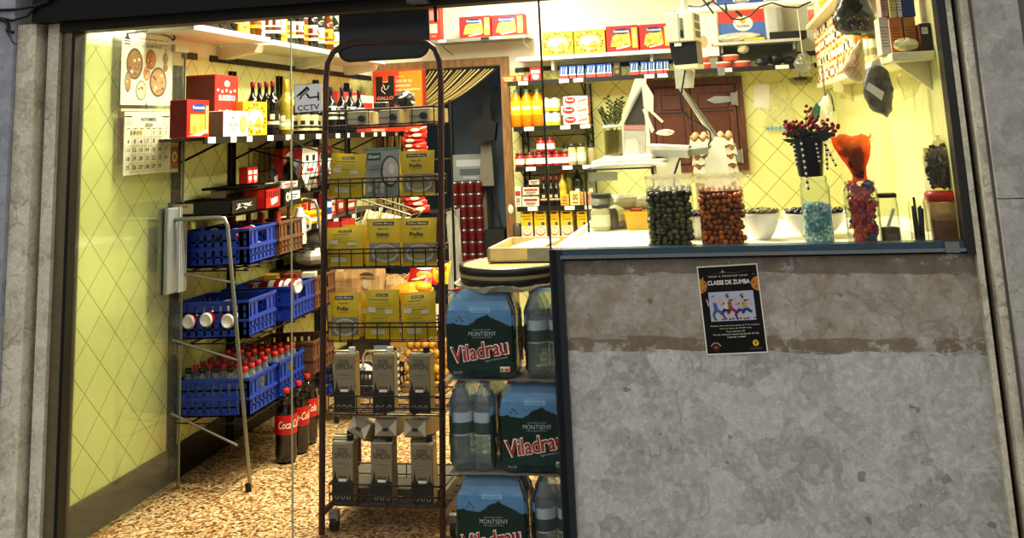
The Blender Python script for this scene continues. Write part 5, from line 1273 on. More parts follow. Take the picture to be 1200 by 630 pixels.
snack(.11, .13, .05, 'E0BE1E', 'C83A1A', 'D89A2A', 3, 'yellow and red snack bag at the far right edge of the produce stand', (mx(506), YM+.15, zA+.07), (-.4, .2, .3), gs)
o = crumple(.12, .085, .055, plain('E8921E', .3, var=.2), 21, 16, 8, .14); o.ball((.07, -.03, .03), (.05, .05, .03), plain('E8A81E', .3)); tag(o.build('snack_bag', None, (mx(487), YM-.04, zA+.05)), 'crumpled orange-yellow bag lying in front of the red snack bags', 'bag')
# white handwritten card
m = MB(); m.box((0, 0, .07), (.085, .002, .14), plain('EDE8D4', .6)); m.text('AL', 0, .105, -.0014, plain('2A3A2A', .5), w=.05, h=.03); m.text('PA', 0, .045, -.0014, plain('2A3A2A', .5), w=.05, h=.03)
tag(m.build('price_card', None, (mx(507), YM-.02, mz(386))), 'white card with hand lettering above the yellow fruit', 'card')
# net of yellow potatoes / fruit: each piece a thing
FR = MB().ball((0, 0, 0), .024, plain('C9983A', .5, var=.2, scale=40), 10, 7).mesh('potato'); rnd = random.Random(4)
BX = thing('fruit_crate', 'open crate holding the small yellow fruit under the white card', 'crate', (mx(494), YM+.06, zC))
bw = mx(517)-mx(474); tray(bw, .26, .05, plain('8A6A3A', .7)).build('crate_body', BX)
k = 0
for lz in range(6):
    for j in range(4 if lz < 5 else 3):
        for i in range(5):
            if j > 0 and i in (1, 2, 3) and lz < 4: continue
            x = -bw*.40+bw*.8*i/4+(lz % 2)*.010; y = -.09+.058*j+(lz % 2)*.012+lz*.006
            o = bpy.data.objects.new('yellow_fruit', FR); COL.objects.link(o); s = rnd.uniform(.88, 1.08)
            o.location = (BX.location.x+x, BX.location.y+y, zC+.032+.0405*lz); o.rotation_euler = (rnd.random()*3, rnd.random()*3, 0); o.scale = (s, s*.95, s)
            tag(o, 'small round yellow fruit in the pile in the open crate under the white card', 'fruit', 'yellow fruit pile in the open crate')
# sloping wire basket in front of the red packets
WB2 = thing('wire_basket', 'sloping silver wire basket with a white tag between the soup baskets', 'basket', (mx(452, 255, 1.75), 1.75, mz(276, 452, 1.75)))
def wp(x, y, z): return Vector((mx(x, y, 1.75)-WB2.location.x, z, mz(y, x, 1.75)-WB2.location.z))
m = MB(); WS_ = plain('9A9684', .35, .7)
for zz in (0, .22):
    m.tube([wp(418, 232, zz), wp(482, 252, zz)], .005, WS_, 6); m.tube([wp(418, 232, zz), wp(416, 262, zz), wp(455, 276, zz), wp(482, 252, zz)], .0035, WS_, 5)
    for k in range(8): m.tube([wp(418+8*k, 232+2.5*k, zz), wp(416+5.6*k, 262+2*k, zz)], .0022, WS_, 4)
for k in range(6): m.tube([wp(418+12.8*k, 232+4*k, 0), wp(418+12.8*k, 232+4*k, .22)], .0025, WS_, 4); m.tube([wp(416+7.8*k, 262+2.8*k, 0), wp(416+7.8*k, 262+2.8*k, .22)], .0025, WS_, 4)
m.build('basket_body', WB2); 
q = wp(478, 256, -.006); MB().box(q, (.03, .002, .018), WHITE).build('price_tag', WB2)
for i, (c, x, nm) in enumerate((('C9BC84', 428, 'pale yellow'), ('A8986A', 442, 'tan'), ('D8CFA8', 455, 'cream'))):
    o = pouch(.1, .13, .05, plain(c, .35, var=.25, scale=25), 6, 6, seed=80+i).build('food_packet', None, (mx(x, 262, 1.83), 1.83, mz(272+i*2, x, 1.83)), rot=(-.5, .3, .2*i)); tag(o, nm+' packet lying in the sloping silver wire basket', 'packet', 'packets in the sloping wire basket')
# red packet stacks at the upper right
def red_pack(seed):
    m = pouch(.15, .045, .10, plain('C8281C', .3), 8, 6, seed=seed)
    rnd = random.Random(seed); fn = pouch_y(.15, .045, .10)
    disc(m, fn, rnd.uniform(-.03, .03), .024, .026, .010, plain('E8D8B0', .4)); disc(m, fn, rnd.uniform(-.06, .06), .018, .012, .006, plain('E0A878', .4), dy=.0004); return m
for base, n_, pxs, nm in ((zT1, 6, 487, 'upper'), (zT2, 3, 486, 'lower')):
    for i in range(n_):
        o = red_pack(100+i+n_).build('food_packet', None, (mx(pxs, 200, YM+.12)+R(-.015, .015), YM+.12, base+i*.030), R(-.12, .12)); tag(o, 'red packet, %s of the %s stack on the produce stand' % (('bottom one', 'second from bottom', 'third from bottom', 'fourth from bottom', 'fifth from bottom', 'top one')[i if i < n_-1 else 5], nm), 'packet', 'red packets stacked on the produce stand')
for i, px2 in enumerate((478, 494)):
    o = red_pack(130+i).build('food_packet', None, (mx(px2, 268, YM+.1), YM+.1, mz(273, 480, YM+.1)), R(-.2, .2)); tag(o, ['left', 'right'][i]+' red packet just above the third soup basket', 'packet', 'red packets above the third soup basket')
# shopping baskets with tubular handles under the shelf
for i, (px0, px1, c, lab) in enumerate(((384, 427, '1F3F8A', 'blue shopping basket with a tube handle under the paper bags'), (431, 466, '2A2C30', 'dark shopping basket with a tube handle beside the blue one'))):
    t = thing('shopping_basket', lab, 'basket', ((mx(px0)+mx(px1))/2, YM-.03, zC)); w = mx(px1)-mx(px0)
    mm = MB(); cc = plain(c, .4)
    for z0, z1 in ((0, .02), (.06, .08), (.11, .13)): 
        mm.b2((-w/2, -.11, z0), (w/2, -.106, z1), cc).b2((-w/2, .106, z0), (w/2, .11, z1), cc).b2((-w/2, -.11, z0), (-w/2+.004, .11, z1), cc).b2((w/2-.004, -.11, z0), (w/2, .11, z1), cc)
    for k in range(9): x = -w/2+w*k/8; mm.b2((x-.004, -.109, 0), (x+.004, -.106, .13), cc).b2((x-.004, .106, 0), (x+.004, .109, .13), cc)
    mm.b2((-w/2, -.11, 0), (w/2, .11, .004), cc); mm.build('basket_body', t)
    hz = mz(405)-zC
    MB().tube([(-w*.42, -.1, .13), (-w*.42, -.1, hz-.03), (-w*.32, -.1, hz), (w*.32, -.1, hz), (w*.42, -.1, hz-.03), (w*.42, -.1, .13)], .007, plain('C8BFA0', .35, .6), 8).build('handle', t)
tag(crumple(.07, .06, .05, plain('E6E4DC', .5), 33).build('plastic_bag', None, (mx(428, 430), YM-.03, zC+.09)), 'white crumpled bag between the two shopping baskets', 'bag')
tag(carton_box(.13, .05, .09, '1D2A30', art_plain('8A8E90', '5A6064')).build('carton', None, (mx(449), YM-.0, mz(419))), 'dark carton with grey print above the dark shopping basket', 'box')
st_ = MB(); zt0, zt1 = mz(452), mz(404); st_.cyl((0, 0, 0), (0, 0, zt1-zt0), .014, plain('D8D8D4', .5))
for k in range(6): z = (zt1-zt0)*(k+.3)/6.3; st_.cyl((0, 0, z), (0, 0, z+.018), .0146, plain('2A4A6A', .5))
tag(st_.build('striped_pole', None, (mx(471.5), YM-.12, zC-.001)), 'white pole with slanting blue stripes left of the yellow fruit', 'pole')
# brown carton & loose strip
tag(carton_box(.09, .08, .05, 'A8803A').build('carton', None, (mx(466), YM-.02, mz(404)-.0), .5), 'tilted tan carton above the striped pole', 'box')

# ================================================================ doorway and storeroom
CU = thing('bead_curtain', 'cream and brown strand curtain drawn to the left of the doorway', 'curtain', (-2.1, YB-.04, 2.02))
STR = [plain('D8C88A', .5), plain('2A1E14', .5), plain('B09A5A', .5), plain('EFE4B8', .5)]
gx, gz = AY(474, 130, 3.60).x+2.1, AY(474, 130, 3.60).z-2.02
gn = 34
for k in range(gn):
    f = k/(gn-1); xs = DX0+.04+(DX1-DX0-.06)*f+2.1
    pts = []
    for q in range(15):
        u = q/14
        xx = xs+(gx-.16+.16*f-xs)*u; zz = (gz*(1.12-.10*f))*u-(.03+.05*f)*math.sin(PI*u)-.02*f
        pts.append((xx, -.02-.02*math.sin(PI*u)-(k % 4)*.006, zz))
    e = pts[-1]
    for q in range(1, 8): pts.append((e[0]+.01*math.sin(q+k), e[1], e[2]-.13*q*(.8+.04*(k % 5))))
    MB().tube(pts, .0068 if k % 2 == 0 else .006, STR[(k*3 % 4) if k % 2 == 0 else 1 if k % 4 == 1 else 2], 5).build('strand', CU)
MB().tube([(DX0+2.1, -.01, .0), (DX1+2.1, -.01, .0)], .008, STR[1], 6).build('curtain_rail', CU)
MB().lathe([(.07, -.02), (.085, 0), (.085, .03), (.07, .05)], STR[2], (gx-.05, -.03, gz-.02), 14).build('tie_band', CU)
RMG = plain('54636E', .7, var=.2, scale=4)
def sr(px, py, Y): return AY(px, py, Y)
tag(MB().b2((0, 0, 0), (.62, .02, 1.9), RMG).build('wall_panel', None, (sr(552, 140, 4.3).x-.15, 4.3, 0)), 'tall blue-grey panel standing in the dim storeroom', 'panel')
# hanging dark strap with bag
HB = thing('hanging_bag', 'black bag hanging from a broad strap in the storeroom doorway', 'bag', (sr(570, 150, 3.85).x, 3.85, sr(570, 163, 3.85).z))
def hb(px, py): v = sr(px, py, 3.85)-Vector(HB.location); return (v.x, v.z)
BKF = plain('131313', .7, bump=.2)
MB().prism([hb(*p) for p in ((558, 96), (579, 96), (576, 112), (574, 126), (577, 142), (564, 142), (566, 126), (562, 112))], -.012, .0, BKF).build('strap', HB)
MB().prism([hb(*p) for p in ((555, 145), (562, 139), (575, 141), (583, 144), (581, 164), (570, 166), (553, 161))], -.05, .03, BKF).build('bag_body', HB)
tag(MB().prism([(0, 0), (.11, 0), (.10, .38), (.02, .36)], 0, .02, plain('7A7568', .7)).build('cloth', None, (sr(562, 200, 3.88).x, 3.88, sr(562, 218, 3.88).z)), 'grey cloth hanging below the black bag in the doorway', 'cloth')
for i, (a, b, r_) in enumerate((((566, 172), (592, 285), .010), ((560, 225), (578, 290), .009))):
    A_, B_ = sr(a[0], a[1], 3.95+.05*i), sr(b[0], b[1], 3.95+.05*i); d = (B_-A_); B_ = A_+d*((A_.z-.0)/(A_.z-B_.z)); tag(MB().tube([A_-Vector((A_.x, A_.y, 0)), Vector((B_.x-A_.x, 0, 0))], r_, plain('2A2824', .5), 8).build('broom_stick', None, (A_.x, A_.y, 0)), ['long dark broom stick leaning below the hanging bag', 'short dark stick leaning beside the red cans'][i], 'stick')
tag(carton_box(.16, .15, .30, '6E6654', art_plain('8A826E', '5A5444')).build('carton', None, (sr(562, 250, 4.05).x, 4.05, sr(562, 268, 4.05).z)), 'dull brown carton standing in the storeroom under the cloth', 'box')
zb_ = sr(562, 268, 4.05).z
tag(MB().b2((-.2, -.12, 0), (.2, .12, zb_-.001), plain('2C2A28', .6)).build('storage_box', None, (sr(562, 268, 4.05).x+.02, 4.06, 0)), 'dark low storage box on the storeroom floor', 'box')
# stack of red drink cans, four abreast
RC = can(plain('6A1618', .35), plain('7A7A78', .35, .6), h=.088, r=.031, band=plain('54101A', .35)); ru = []
x0_ = sr(533, 250, 3.86).x
zr0 = sr(545, 292, 3.86).z; n_r = 6
for j in range(2):
    for r_ in range(7):
        for c in range(4):
            if j == 1 and r_ < 6: continue
            x = x0_+c*.0635; z = max(.0, zr0-.06)+r_*.0802
            place(RC, ru, (x, 3.87+.068*j, zr0-.115+r_*.0885), 0, 'red drink can in the doorway stack, %s layer, %s from left' % (['lowest', 'second', 'third', 'fourth', 'fifth', 'sixth', 'top'][r_], ['first', 'second', 'third', 'fourth'][c]) + (', back row' if j else ''), 'red drink cans stacked in the doorway')
tag(MB().b2((-.16, -.1, 0), (.16, .1, zr0-.1155), plain('3A3632', .7)).build('storage_box', None, (x0_+.1, 3.90, 0)), 'dark box on the floor carrying the red drink cans', 'box')
# wrapped white printed sheet with cans above the red stack
ztop = zr0-.115+7*.0885
tag(carton_box(.27, .12, .20, '8E9296', art_plain('B8BCC0', '5A5E62')).build('carton', None, (x0_+.11, 4.0, ztop+.0)), 'grey printed carton on top of the red drink cans', 'box')
t = thing('pale_bag', 'pale crumpled bag beside the foot of the red cans', 'bag', (sr(532, 270, 3.8).x, 3.80, 0)); t.name = 'paper_sack'
paper_bag(.1, .1, sr(532, 245, 3.8).z, 77, plain('A8A69C', .7, var=.3, scale=12)).build('sack_body', t)
# ================================================================ back wall shelves
YF = 3.36       # shelf front edge
def bz(px, py): return AY(px, py, YF).z
def bxx(px, py=150): return AY(px, py, YF).x
zB1, zB2, zB3, zB4 = bz(690, 91), bz(645, 147.5), bz(648, 194.5), bz(648, 241.5)
zB5 = bz(640, 279)
BS = thing('shelf_unit', 'narrow dark wire shelf unit with four price strips right of the doorway', 'shelf', ((bxx(602)+bxx(691))/2, YB, 0))
bx0, bx1 = bxx(602)-BS.location.x, bxx(691)-BS.location.x
bd = YF-YB
for z in (zB2, zB3, zB4, zB5):
    MB().b2((bx0, bd+.004, z-.012), (bx1, -.02, z), plain('6A665A', .5, .3)).build('shelf_board', BS)
    MB().b2((bx0, bd-.004, z-.030), (bx1, bd+.004, z+.003), plain('1A1814', .4)).build('price_strip', BS)
    for f in (.14, .62, .88):
        if z == zB5: continue
        MB().b2((bx0+(bx1-bx0)*f, bd-.006, z-.027), (bx0+(bx1-bx0)*(f+.13), bd-.0045, z), WHITE).build('price_tag', BS)
for f in (.05, .94):
    m = MB(); x = bx0+(bx1-bx0)*f
    for d in (-.02, .02): m.b2((x+d-.005, -.024, 0), (x+d+.005, -.004, zB1-.03), WIREB)
    for q in range(24): m.b2((x-.02, -.02, .1+q*.07), (x+.02, -.01, .106+q*.07), WIREB)
    m.build('upright', BS)
    m = MB()
    for z in (zB2, zB3, zB4): m.tube([(x, -.02, z-.12), (x, bd+.02, z-.014)], .006, WIREB, 5)
    m.build('bracket', BS)
m = MB()
for z in (zB2, zB3, zB4): m.tube([(bx0, bd+.05, z+.06), (bx0, -.03, z+.06)], .003, WIREB, 4); m.tube([(bx0, -.03, z-.07), (bx1, -.03, z-.07)], .003, WIREB, 4)
m.build('rail', BS)
US = thing('shelf_board', 'long dark shelf with price strip above the orange soda bottles', 'shelf', (bxx(597), YB, zB1))
ux = bxx(782, 86)-US.location.x
MB().b2((0, bd+.004, -.012), (ux, 0, 0), plain('D8D0A8', .5)).build('board', US); MB().b2((0, bd-.004, -.03), (ux, bd+.004, .003), plain('1A1814', .4)).build('price_strip', US)
for f in (.07, .33, .42, .86, .94): MB().b2((ux*f, bd-.006, -.027), (ux*f+.07, bd-.0045, 0), WHITE).build('price_tag', US)
for f in (.1, .46, .85):
    MB().tube([(ux*f, -.01, -.13), (ux*f, bd+.02, -.014)], .006, WIREB, 5).build('bracket', US)
zW = bz(690, 62)
W2 = thing('shelf_board', 'long white shelf carrying yellow and red biscuit boxes on the back wall', 'shelf', (bxx(604, 68), YB, zW))
wx = bxx(800, 55)-W2.location.x
MB().b2((0, bd+.04, -.028), (wx, 0, 0), WP_).build('board', W2)
for f in (.2, .8): MB().b2((wx*f, bd+.12, -.10), (wx*f+.02, 0, -.028), WP_).build('bracket', W2)
zM = bz(566, 44)
MS = thing('shelf_board', 'metal shelf above the doorway carrying two red biscuit boxes', 'shelf', (bxx(500, 47), YB, zM)); sx = bxx(617, 44)-MS.location.x
MB().b2((0, bd+.0, -.012), (sx, 0, 0), STEEL).b2((0, bd-.003, -.02), (sx, bd+.003, .004), plain('8A8A80', .4, .5)).build('board', MS)
for x in (.12, sx-.03):
    MB().tube([(x, bd+.01, -.01), (x, bd+.03, -.05), (x, -.01, -.09)], .005, STEEL, 5).build('bracket', MS)
for f in (.12, .55, .66): MB().b2((sx*f, bd-.005, -.018), (sx*f+.06, bd-.0035, .002), WHITE if f != .55 else BLACK).build('price_tag', MS)
def on_back(px0, px1, ptop, z, col, art, label, cat='box', name='carton', group=None, d=.08, Y=YF+.02, side=None, pm=None):
    a, b = AY(px0, ptop+10, Y), AY(px1, ptop+10, Y); h = AY((px0+px1)/2, ptop, Y).z-z
    o = carton_box((b-a).x-.002, d, h, col, art, side).build(name, None, ((a.x+b.x)/2, Y+d/2, z), 0); return tag(o, label, cat, group)
GX = 'biscuit boxes on the upper back shelves'
def art_bisc2(m, w, h, y):
    m.pol([(-w*.38, h*.2), (-w*.30, h*.6), (-w*.1, h*.72), (w*.22, h*.70), (w*.26, h*.2)], y, plain('E9B94C', .5))
    for k in range(14): x, z = R(-.30, .2)*w, R(.2, .55)*h; m.oval(x, z, w*.055, h*.085, y-.0002-.00004*k, plain(['F0C96A', 'D9983F', 'E7BA58'][k % 3], .5), n=10)
    m.oval(-w*.02, h*.78, w*.30, h*.12, y-.001, plain('1E2E6A', .4)); m.text('Fontaneda', -w*.02, h*.78, y-.0012, WHITE, w=w*.48, h=h*.10, bold=.01)
    m.pol([(-w*.2, h*.14), (w*.2, h*.22), (w*.2, h*.17), (-w*.2, h*.08)], y-.001, WHITE)
    m.rect(w*.30, h*.12, w*.46, h*.9, y-.0003, plain('F0C24A', .5)); m.oval(w*.38, h*.55, w*.05, h*.1, y-.0006, plain('F4E0A0', .5), n=10)
for px0, px1, pt, z, lab, Y in ((538, 575, 19, zM, 'left red biscuit box on the metal shelf above the doorway', YF+.01), (576, 614, 17, zM, 'right red biscuit box on the metal shelf above the doorway', YF+.01), (710, 748, 30, zW, 'red biscuit box on the white back shelf, right beside the yellow ones', YF+.05), (749, 786, 28, zW, 'red biscuit box at the right end of the white back shelf', YF+.05)):
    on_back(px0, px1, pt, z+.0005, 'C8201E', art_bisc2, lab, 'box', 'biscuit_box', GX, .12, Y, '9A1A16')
for px0, px1, pt, lab in ((635, 671.5, 37, 'yellow biscuit box with landscape picture at the left of the white back shelf'), (672.5, 709, 35, 'second yellow biscuit box with landscape picture on the white back shelf')):
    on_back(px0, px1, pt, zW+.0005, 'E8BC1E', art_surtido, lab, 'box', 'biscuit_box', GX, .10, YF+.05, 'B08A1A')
on_back(500, 515, 4, zM+.0005, 'C8322A', art_plain('E08A80', 'E8C0B0'), 'narrow red carton half behind the rack sign board above the doorway', 'box', 'carton', None, .1, YF+.01)
# little cartons on the dark shelf
Z1b = zB1+.0005
on_back(588, 604, 89, Z1b, 'D8433A', art_plain('E8B04A', 'F0C86A'), 'low red carton with yellow spots at the left end of the long dark shelf', 'box', 'carton', 'low cartons on the long dark shelf')
on_back(604.5, 612, 88, Z1b, 'D85A3A', art_plain('F0D070', 'F0C86A'), 'low orange-red carton second on the long dark shelf', 'box', 'carton', 'low cartons on the long dark shelf')
on_back(612.5, 620, 87.5, Z1b, 'C83A30', art_plain('E86A60', 'F0D8C0'), 'low red carton third on the long dark shelf', 'box', 'carton', 'low cartons on the long dark shelf')
on_back(621, 634, 79, Z1b, 'C41E1E', art_plain('F0E4DC', 'F0E4DC'), 'red and white carton standing at the glass edge on the long dark shelf', 'box', 'carton')
def art_blue(m, w, h, y):
    m.rect(-w*.5, 0, w*.5, h*.30, y, plain('D84A4A', .5)); m.rect(-w*.5, h*.28, w*.5, h*.36, y-.0002, WHITE)
    for k in range(3): m.pol([(-w*.4+k*w*.3, h*.4), (-w*.25+k*w*.3, h*.42), (-w*.15+k*w*.3, h*.9), (-w*.3+k*w*.3, h*.85)], y-.0003, WHITE if k != 1 else plain('6A9AD0', .5))
bl = [(656, 665.5), (666.5, 675), (676, 684.5), (687, 698), (699, 710.5), (711, 717), (738, 748.5), (751, 759), (759.5, 768), (768.5, 777), (777.5, 784)]
for i, (a, b) in enumerate(bl):
    on_back(a, b, 77.5-(a-655)*.055, Z1b, '24509A', art_blue, 'small blue and red carton, %s from the left on the long dark shelf' % ORD[i], 'box', 'small_carton', 'blue and red cartons on the long dark shelf')
on_back(719, 727, 73, Z1b, '2A2418', art_plain('6A5A2A', '8A7A4A'), 'small dark carton in the gap of the blue and red cartons', 'box', 'small_carton')
# orange soda bottles
OB = thing('soda_bottle', 'x', 'bottle'); r, h = .043, .27
ODR = plain('E88A0C', .2, var=.05)
MB().lathe([(r*.8, 0), (r, .01), (r, .11), (r*.95, .125), (r, .14), (r, .185), (r*.75, .215), (r*.4, .235), (r*.3, .25)], ODR, n=18).build('bottle_body', OB)
lm = MB().lathe([(r*1.015, .085), (r*1.015, .185)], plain('F0B41E', .4), n=18, cap0=False, cap1=False)
lm.text('Fanta', 0, .14, 0, WHITE, w=.062, h=.036, bold=.03, shear=.1, rot=.15, fn=lambda x, z: (r*1.05*math.sin(x/r), -r*1.05*math.cos(x/r), z)); lm.build('label_band', OB)
MB().lathe([(.014, .248), (.015, .25), (.015, .266), (.013, .27)], plain('3FA08A', .4), n=12).build('cap', OB)
ou = []
for px, dy, lab in ((606, .0, 'orange soda bottle at the left, nearest the doorway'), (618.5, 0, 'orange soda bottle in the middle of the front three'), (631, 0, 'orange soda bottle at the right, beside the glass edge'), (623, .10, 'orange soda bottle behind, between the middle and right ones'), (636, .10, 'orange soda bottle at the back right, mostly hidden')):
    Y = YF+.05+dy; place(OB, ou, (AY(px, 146, Y).x, Y, zB2+.0005), R(-.1, .1), lab, 'orange soda bottles on the back shelf')
# white tins with yellow foot, two high
TN = can(plain('E6E2CC', .4), plain('8A8A84', .35, .6), h=.10, r=.036, name='food_tin', band=plain('F0ECDA', .4)); 
mm = MB().lathe([(.0366, .004), (.0366, .028)], plain('E0B83A', .4), n=16, cap0=False, cap1=False).build('label_band', TN); tu = []
for c, px in enumerate((642, 651.5)):
    for r_ in range(2): place(TN, tu, (AY(px, 140, YF+.05).x, YF+.05, zB2+.0005+r_*.1005), 0, 'white food tin with yellow foot, %s of the %s pair beside the glass edge' % (['bottom', 'top'][r_], ['left', 'right'][c]), 'white food tins on the back shelf')
# packets with red oval
def art_cured(m, w, h, y):
    m.oval(-w*.22, h*.55, w*.22, h*.36, y, plain('A8201C', .45)); m.text('Fuet', -w*.22, h*.60, y-.0003, WHITE, w=w*.30, h=h*.24, bold=.02); m.pol([(w*.08, h*.3), (w*.45, h*.5), (w*.45, h*.72), (w*.1, h*.5)], y, plain('D8804A', .5)); m.rect(w*.05, h*.78, w*.2, h*.86, y, plain('6A6A60', .5))
for i, (a, b, t_, zz) in enumerate(((660, 690, 136.5, zB2), (658, 690, 123, None), (661, 690, 111, None))):
    z = zB2+.0005+[0, .066, .136][i]
    A_, B_ = AY(a, 140, YF+.03), AY(b, 140, YF+.03); o = carton_box((B_-A_).x, .1, [.065, .069, .066][i], 'E6E0D2', art_cured, 'D85A50', .006).build('food_packet', None, ((A_.x+B_.x)/2, YF+.08, z), 0); tag(o, ['bottom', 'middle', 'top'][i]+' white packet with red oval, pile right of the white tins', 'packet', 'white packets piled on the back shelf')
# jars --------------------------------------------------
def jar(contm, lidm, h=.10, r=.034, lab=WHITE, name='jam_jar', glassm=None):
    t = thing(name, 'x', 'jar')
    MB().lathe([(r*.9, 0), (r, .006), (r, h*.72), (r*.82, h*.82), (r*.82, h*.86)], contm, n=14).build('jar_body', t)
    if lab: MB().lathe([(r*1.015, h*.18), (r*1.015, h*.58)], lab, n=14, cap0=False, cap1=False).build('label_band', t)
    MB().lathe([(r*.88, h*.84), (r*.9, h*.86), (r*.9, h), (r*.8, h)], lidm, n=14).build('lid', t)
    return t
J1 = jar(plain('A8302A', .2), plain('6A1414', .4)); ju = []
jl = [(609.5, 0), (621.5, 0), (632.5, 0), (643, 0), (653, 0), (662.5, 0), (635, 1), (646, 1)]
for i, (px, up) in enumerate(jl):
    Y = YF+.045; place(J1, ju, (AY(px, 190, Y).x, Y, zB3+.0005+up*.1005), -PI/2, 'red-lidded jam jar, %s of the lower row on the second back shelf' % ORD[i] if not up else 'dark red jam jar stacked on the lower row, %s of two' % ['left', 'right'][i-6], 'red-lidded jam jars on the back shelf')
J2 = jar(plain('C8C08A', .2), plain('3A3426', .4), h=.15, r=.032, lab=plain('EFE8D0', .4), name='vegetable_jar'); ju = []
for i, px in enumerate((671, 682)): place(J2, ju, (AY(px, 190, YF+.05).x, YF+.05, zB3+.0005), -PI/2, ['left', 'right'][i]+' tall pale jar of white vegetables right of the jam jars', 'pale vegetable jars on the back shelf')
J3 = jar(plain('B0A878', .2), plain('2A2A26', .4), h=.14, r=.03, lab=None, name='vegetable_jar'); p = AY(664, 185, YF+.12); J3.location = (p.x, YF+.13, zB3+.0005); J3['label'] = 'pale jar with black lid behind the jam jars at the right'
p = AY(694, 185, YF+.05); t = dup(J3, (p.x-.012, YF+.1, zB3+.0005), 0, 'small pale jar at the right end of the second back shelf')
# bottles and cartons on the third shelf
Z4 = zB4+.0005
for i, (a, b, pt, c) in enumerate(((603, 611, 219, 'DAD6C6'), (612, 632, 229.5, 'E0DACA'), (612.5, 632, 218, 'D6C8B8'), (620, 632, 210, 'E4DAC8'))):
    base = [Z4, Z4, Z4+.079, Z4+.15][i]
    on_back(a, b, [219, 230.5, 219.5, 211][i], base, c, art_plain('A83A2A', '9A8A70'), ['white carton at the left end of the third back shelf', 'bottom white and red carton of the pile on the third back shelf', 'middle white and red carton of the pile on the third back shelf', 'top white carton of the pile on the third back shelf'][i], 'box', 'carton', 'white cartons on the third back shelf', .07)
VB2 = bottle(.20, .030, plain('1A0E0C', .15), plain('B02A20', .4), plain('2A2018', .4), plain('C8B890', .4), name='vinegar_bottle'); vu = []
for i, px in enumerate((638, 646.5, 653)): place(VB2, vu, (AY(px, 235, YF+.05).x, YF+.05, Z4), 0, ['left', 'middle', 'right'][i]+' dark red-capped vinegar bottle on the third back shelf', 'vinegar bottles on the back shelf')
OB2 = bottle(.235, .032, plain('B8A83A', .15), plain('A82A20', .4), plain('E0C04A', .4), name='oil_bottle', lz=(.1, .45)); t = OB2; t.location = (AY(660, 235, YF+.06).x, YF+.06, Z4); t['label'] = 'yellow oil bottle with red cap right of the vinegar bottles'
OB3 = bottle(.29, .034, plain('8A8428', .12), plain('3A3A1A', .4), None, name='oil_bottle'); OB3.location = (AY(667, 235, YF+.12).x, YF+.13, Z4); OB3['label'] = 'tall green-yellow oil bottle behind the cream cartons'
OB4 = bottle(.28, .040, BOTG, plain('2A2014', .4), plain('3A3A2A', .4), WHITE, name='oil_bottle'); OB4.location = (AY(678, 235, YF+.12).x, YF+.13, Z4); OB4['label'] = 'broad dark green oil bottle behind the cream cartons'
t = dup(OB4, (AY(694, 235, YF+.1).x, YF+.1, Z4), 0, 'dark bottle at the right end of the third shelf, behind the glass case')
def art_egg(m, w, h, y):
    m.oval(-w*.12, h*.6, w*.13, h*.22, y, plain('8A4A2A', .5)); m.oval(w*.14, h*.6, w*.13, h*.22, y, plain('8A4A2A', .5)); m.oval(-w*.12, h*.6, w*.06, h*.10, y-.0003, PALE, n=10); m.oval(w*.14, h*.6, w*.06, h*.10, y-.0003, PALE, n=10); m.rect(-w*.3, h*.16, w*.3, h*.24, y, plain('B83A2A', .5))
for i, (a, b, pt, c) in enumerate(((657, 667, 228, 'E0A83A'), (668, 680, 224, 'E6D48A'), (680.5, 684, 225, 'D8A040'), (685, 693, 225, 'D89A8A'))):
    on_back(a, b, pt, Z4, c, art_egg, ['orange carton in front of the oil bottles', 'cream carton with two brown rounds in front of the oil bottles', 'narrow orange carton in front of the dark oil bottle', 'pink carton at the right end of the third back shelf'][i], 'box', 'carton', 'cartons in front of the oil bottles', .05, YF+.008)
# soup cartons on the lowest shelf
def art_soup(m, w, h, y):
    m.rect(-w*.5, h*.78, w*.5, h, y, plain('E8BC1E', .4)); m.rect(-w*.3, h*.88, w*.3, h*.94, y-.0003, LOGO); m.text('Crema', 0, h*.70, y-.0003, plain('6A2A14', .4), w=w*.7, h=h*.09, bold=.02); m.rect(-w*.5, h*.44, w*.5, h*.80, y, plain('E8BC1E', .4))
    m.oval(w*.22, h*.52, w*.14, h*.07, y-.0004, plain('2A4A8A', .4), n=10); m.oval(0, h*.24, w*.40, h*.15, y-.0003, plain('B8482A', .4)); m.oval(0, h*.25, w*.36, h*.12, y-.0005, plain('F0E4BC', .4)); m.oval(0, h*.26, w*.16, h*.05, y-.0007, plain('D8C890', .4), n=10)
Z5 = zB5+.0005
for i, (a, b) in enumerate(((610.5, 624), (626, 640), (643.5, 655), (657, 671))):
    on_back(a, b, 246.5, Z5, 'E9DFC0', art_soup, 'yellow and cream soup carton, %s from the left on the lowest back shelf' % ORD[i], 'carton', 'soup_carton', 'soup cartons on the lowest back shelf', .06)
on_back(676, 688, 247, Z5, 'D8B8A0', art_soup, 'pinkish soup carton half hidden behind the counter glass edge', 'carton', 'soup_carton', None, .06)
tag(crumple(.02, .02, .03, WHITE, 3, 10, 6, .2).build('paper_tie', None, (bxx(599, 245), YF-.02, zB4-.01)), 'white crumpled paper tied to the left end of the third back shelf', 'paper')
p = AY(606, 272, YF+.04)
tag(MB().lathe([(.03, 0), (.034, .01), (.034, .08), (.026, .1)], plain('5A5648', .3), n=12).build('glass_jar', None, (p.x, YF+.06, Z5)), 'small dull jar left of the soup cartons', 'jar')

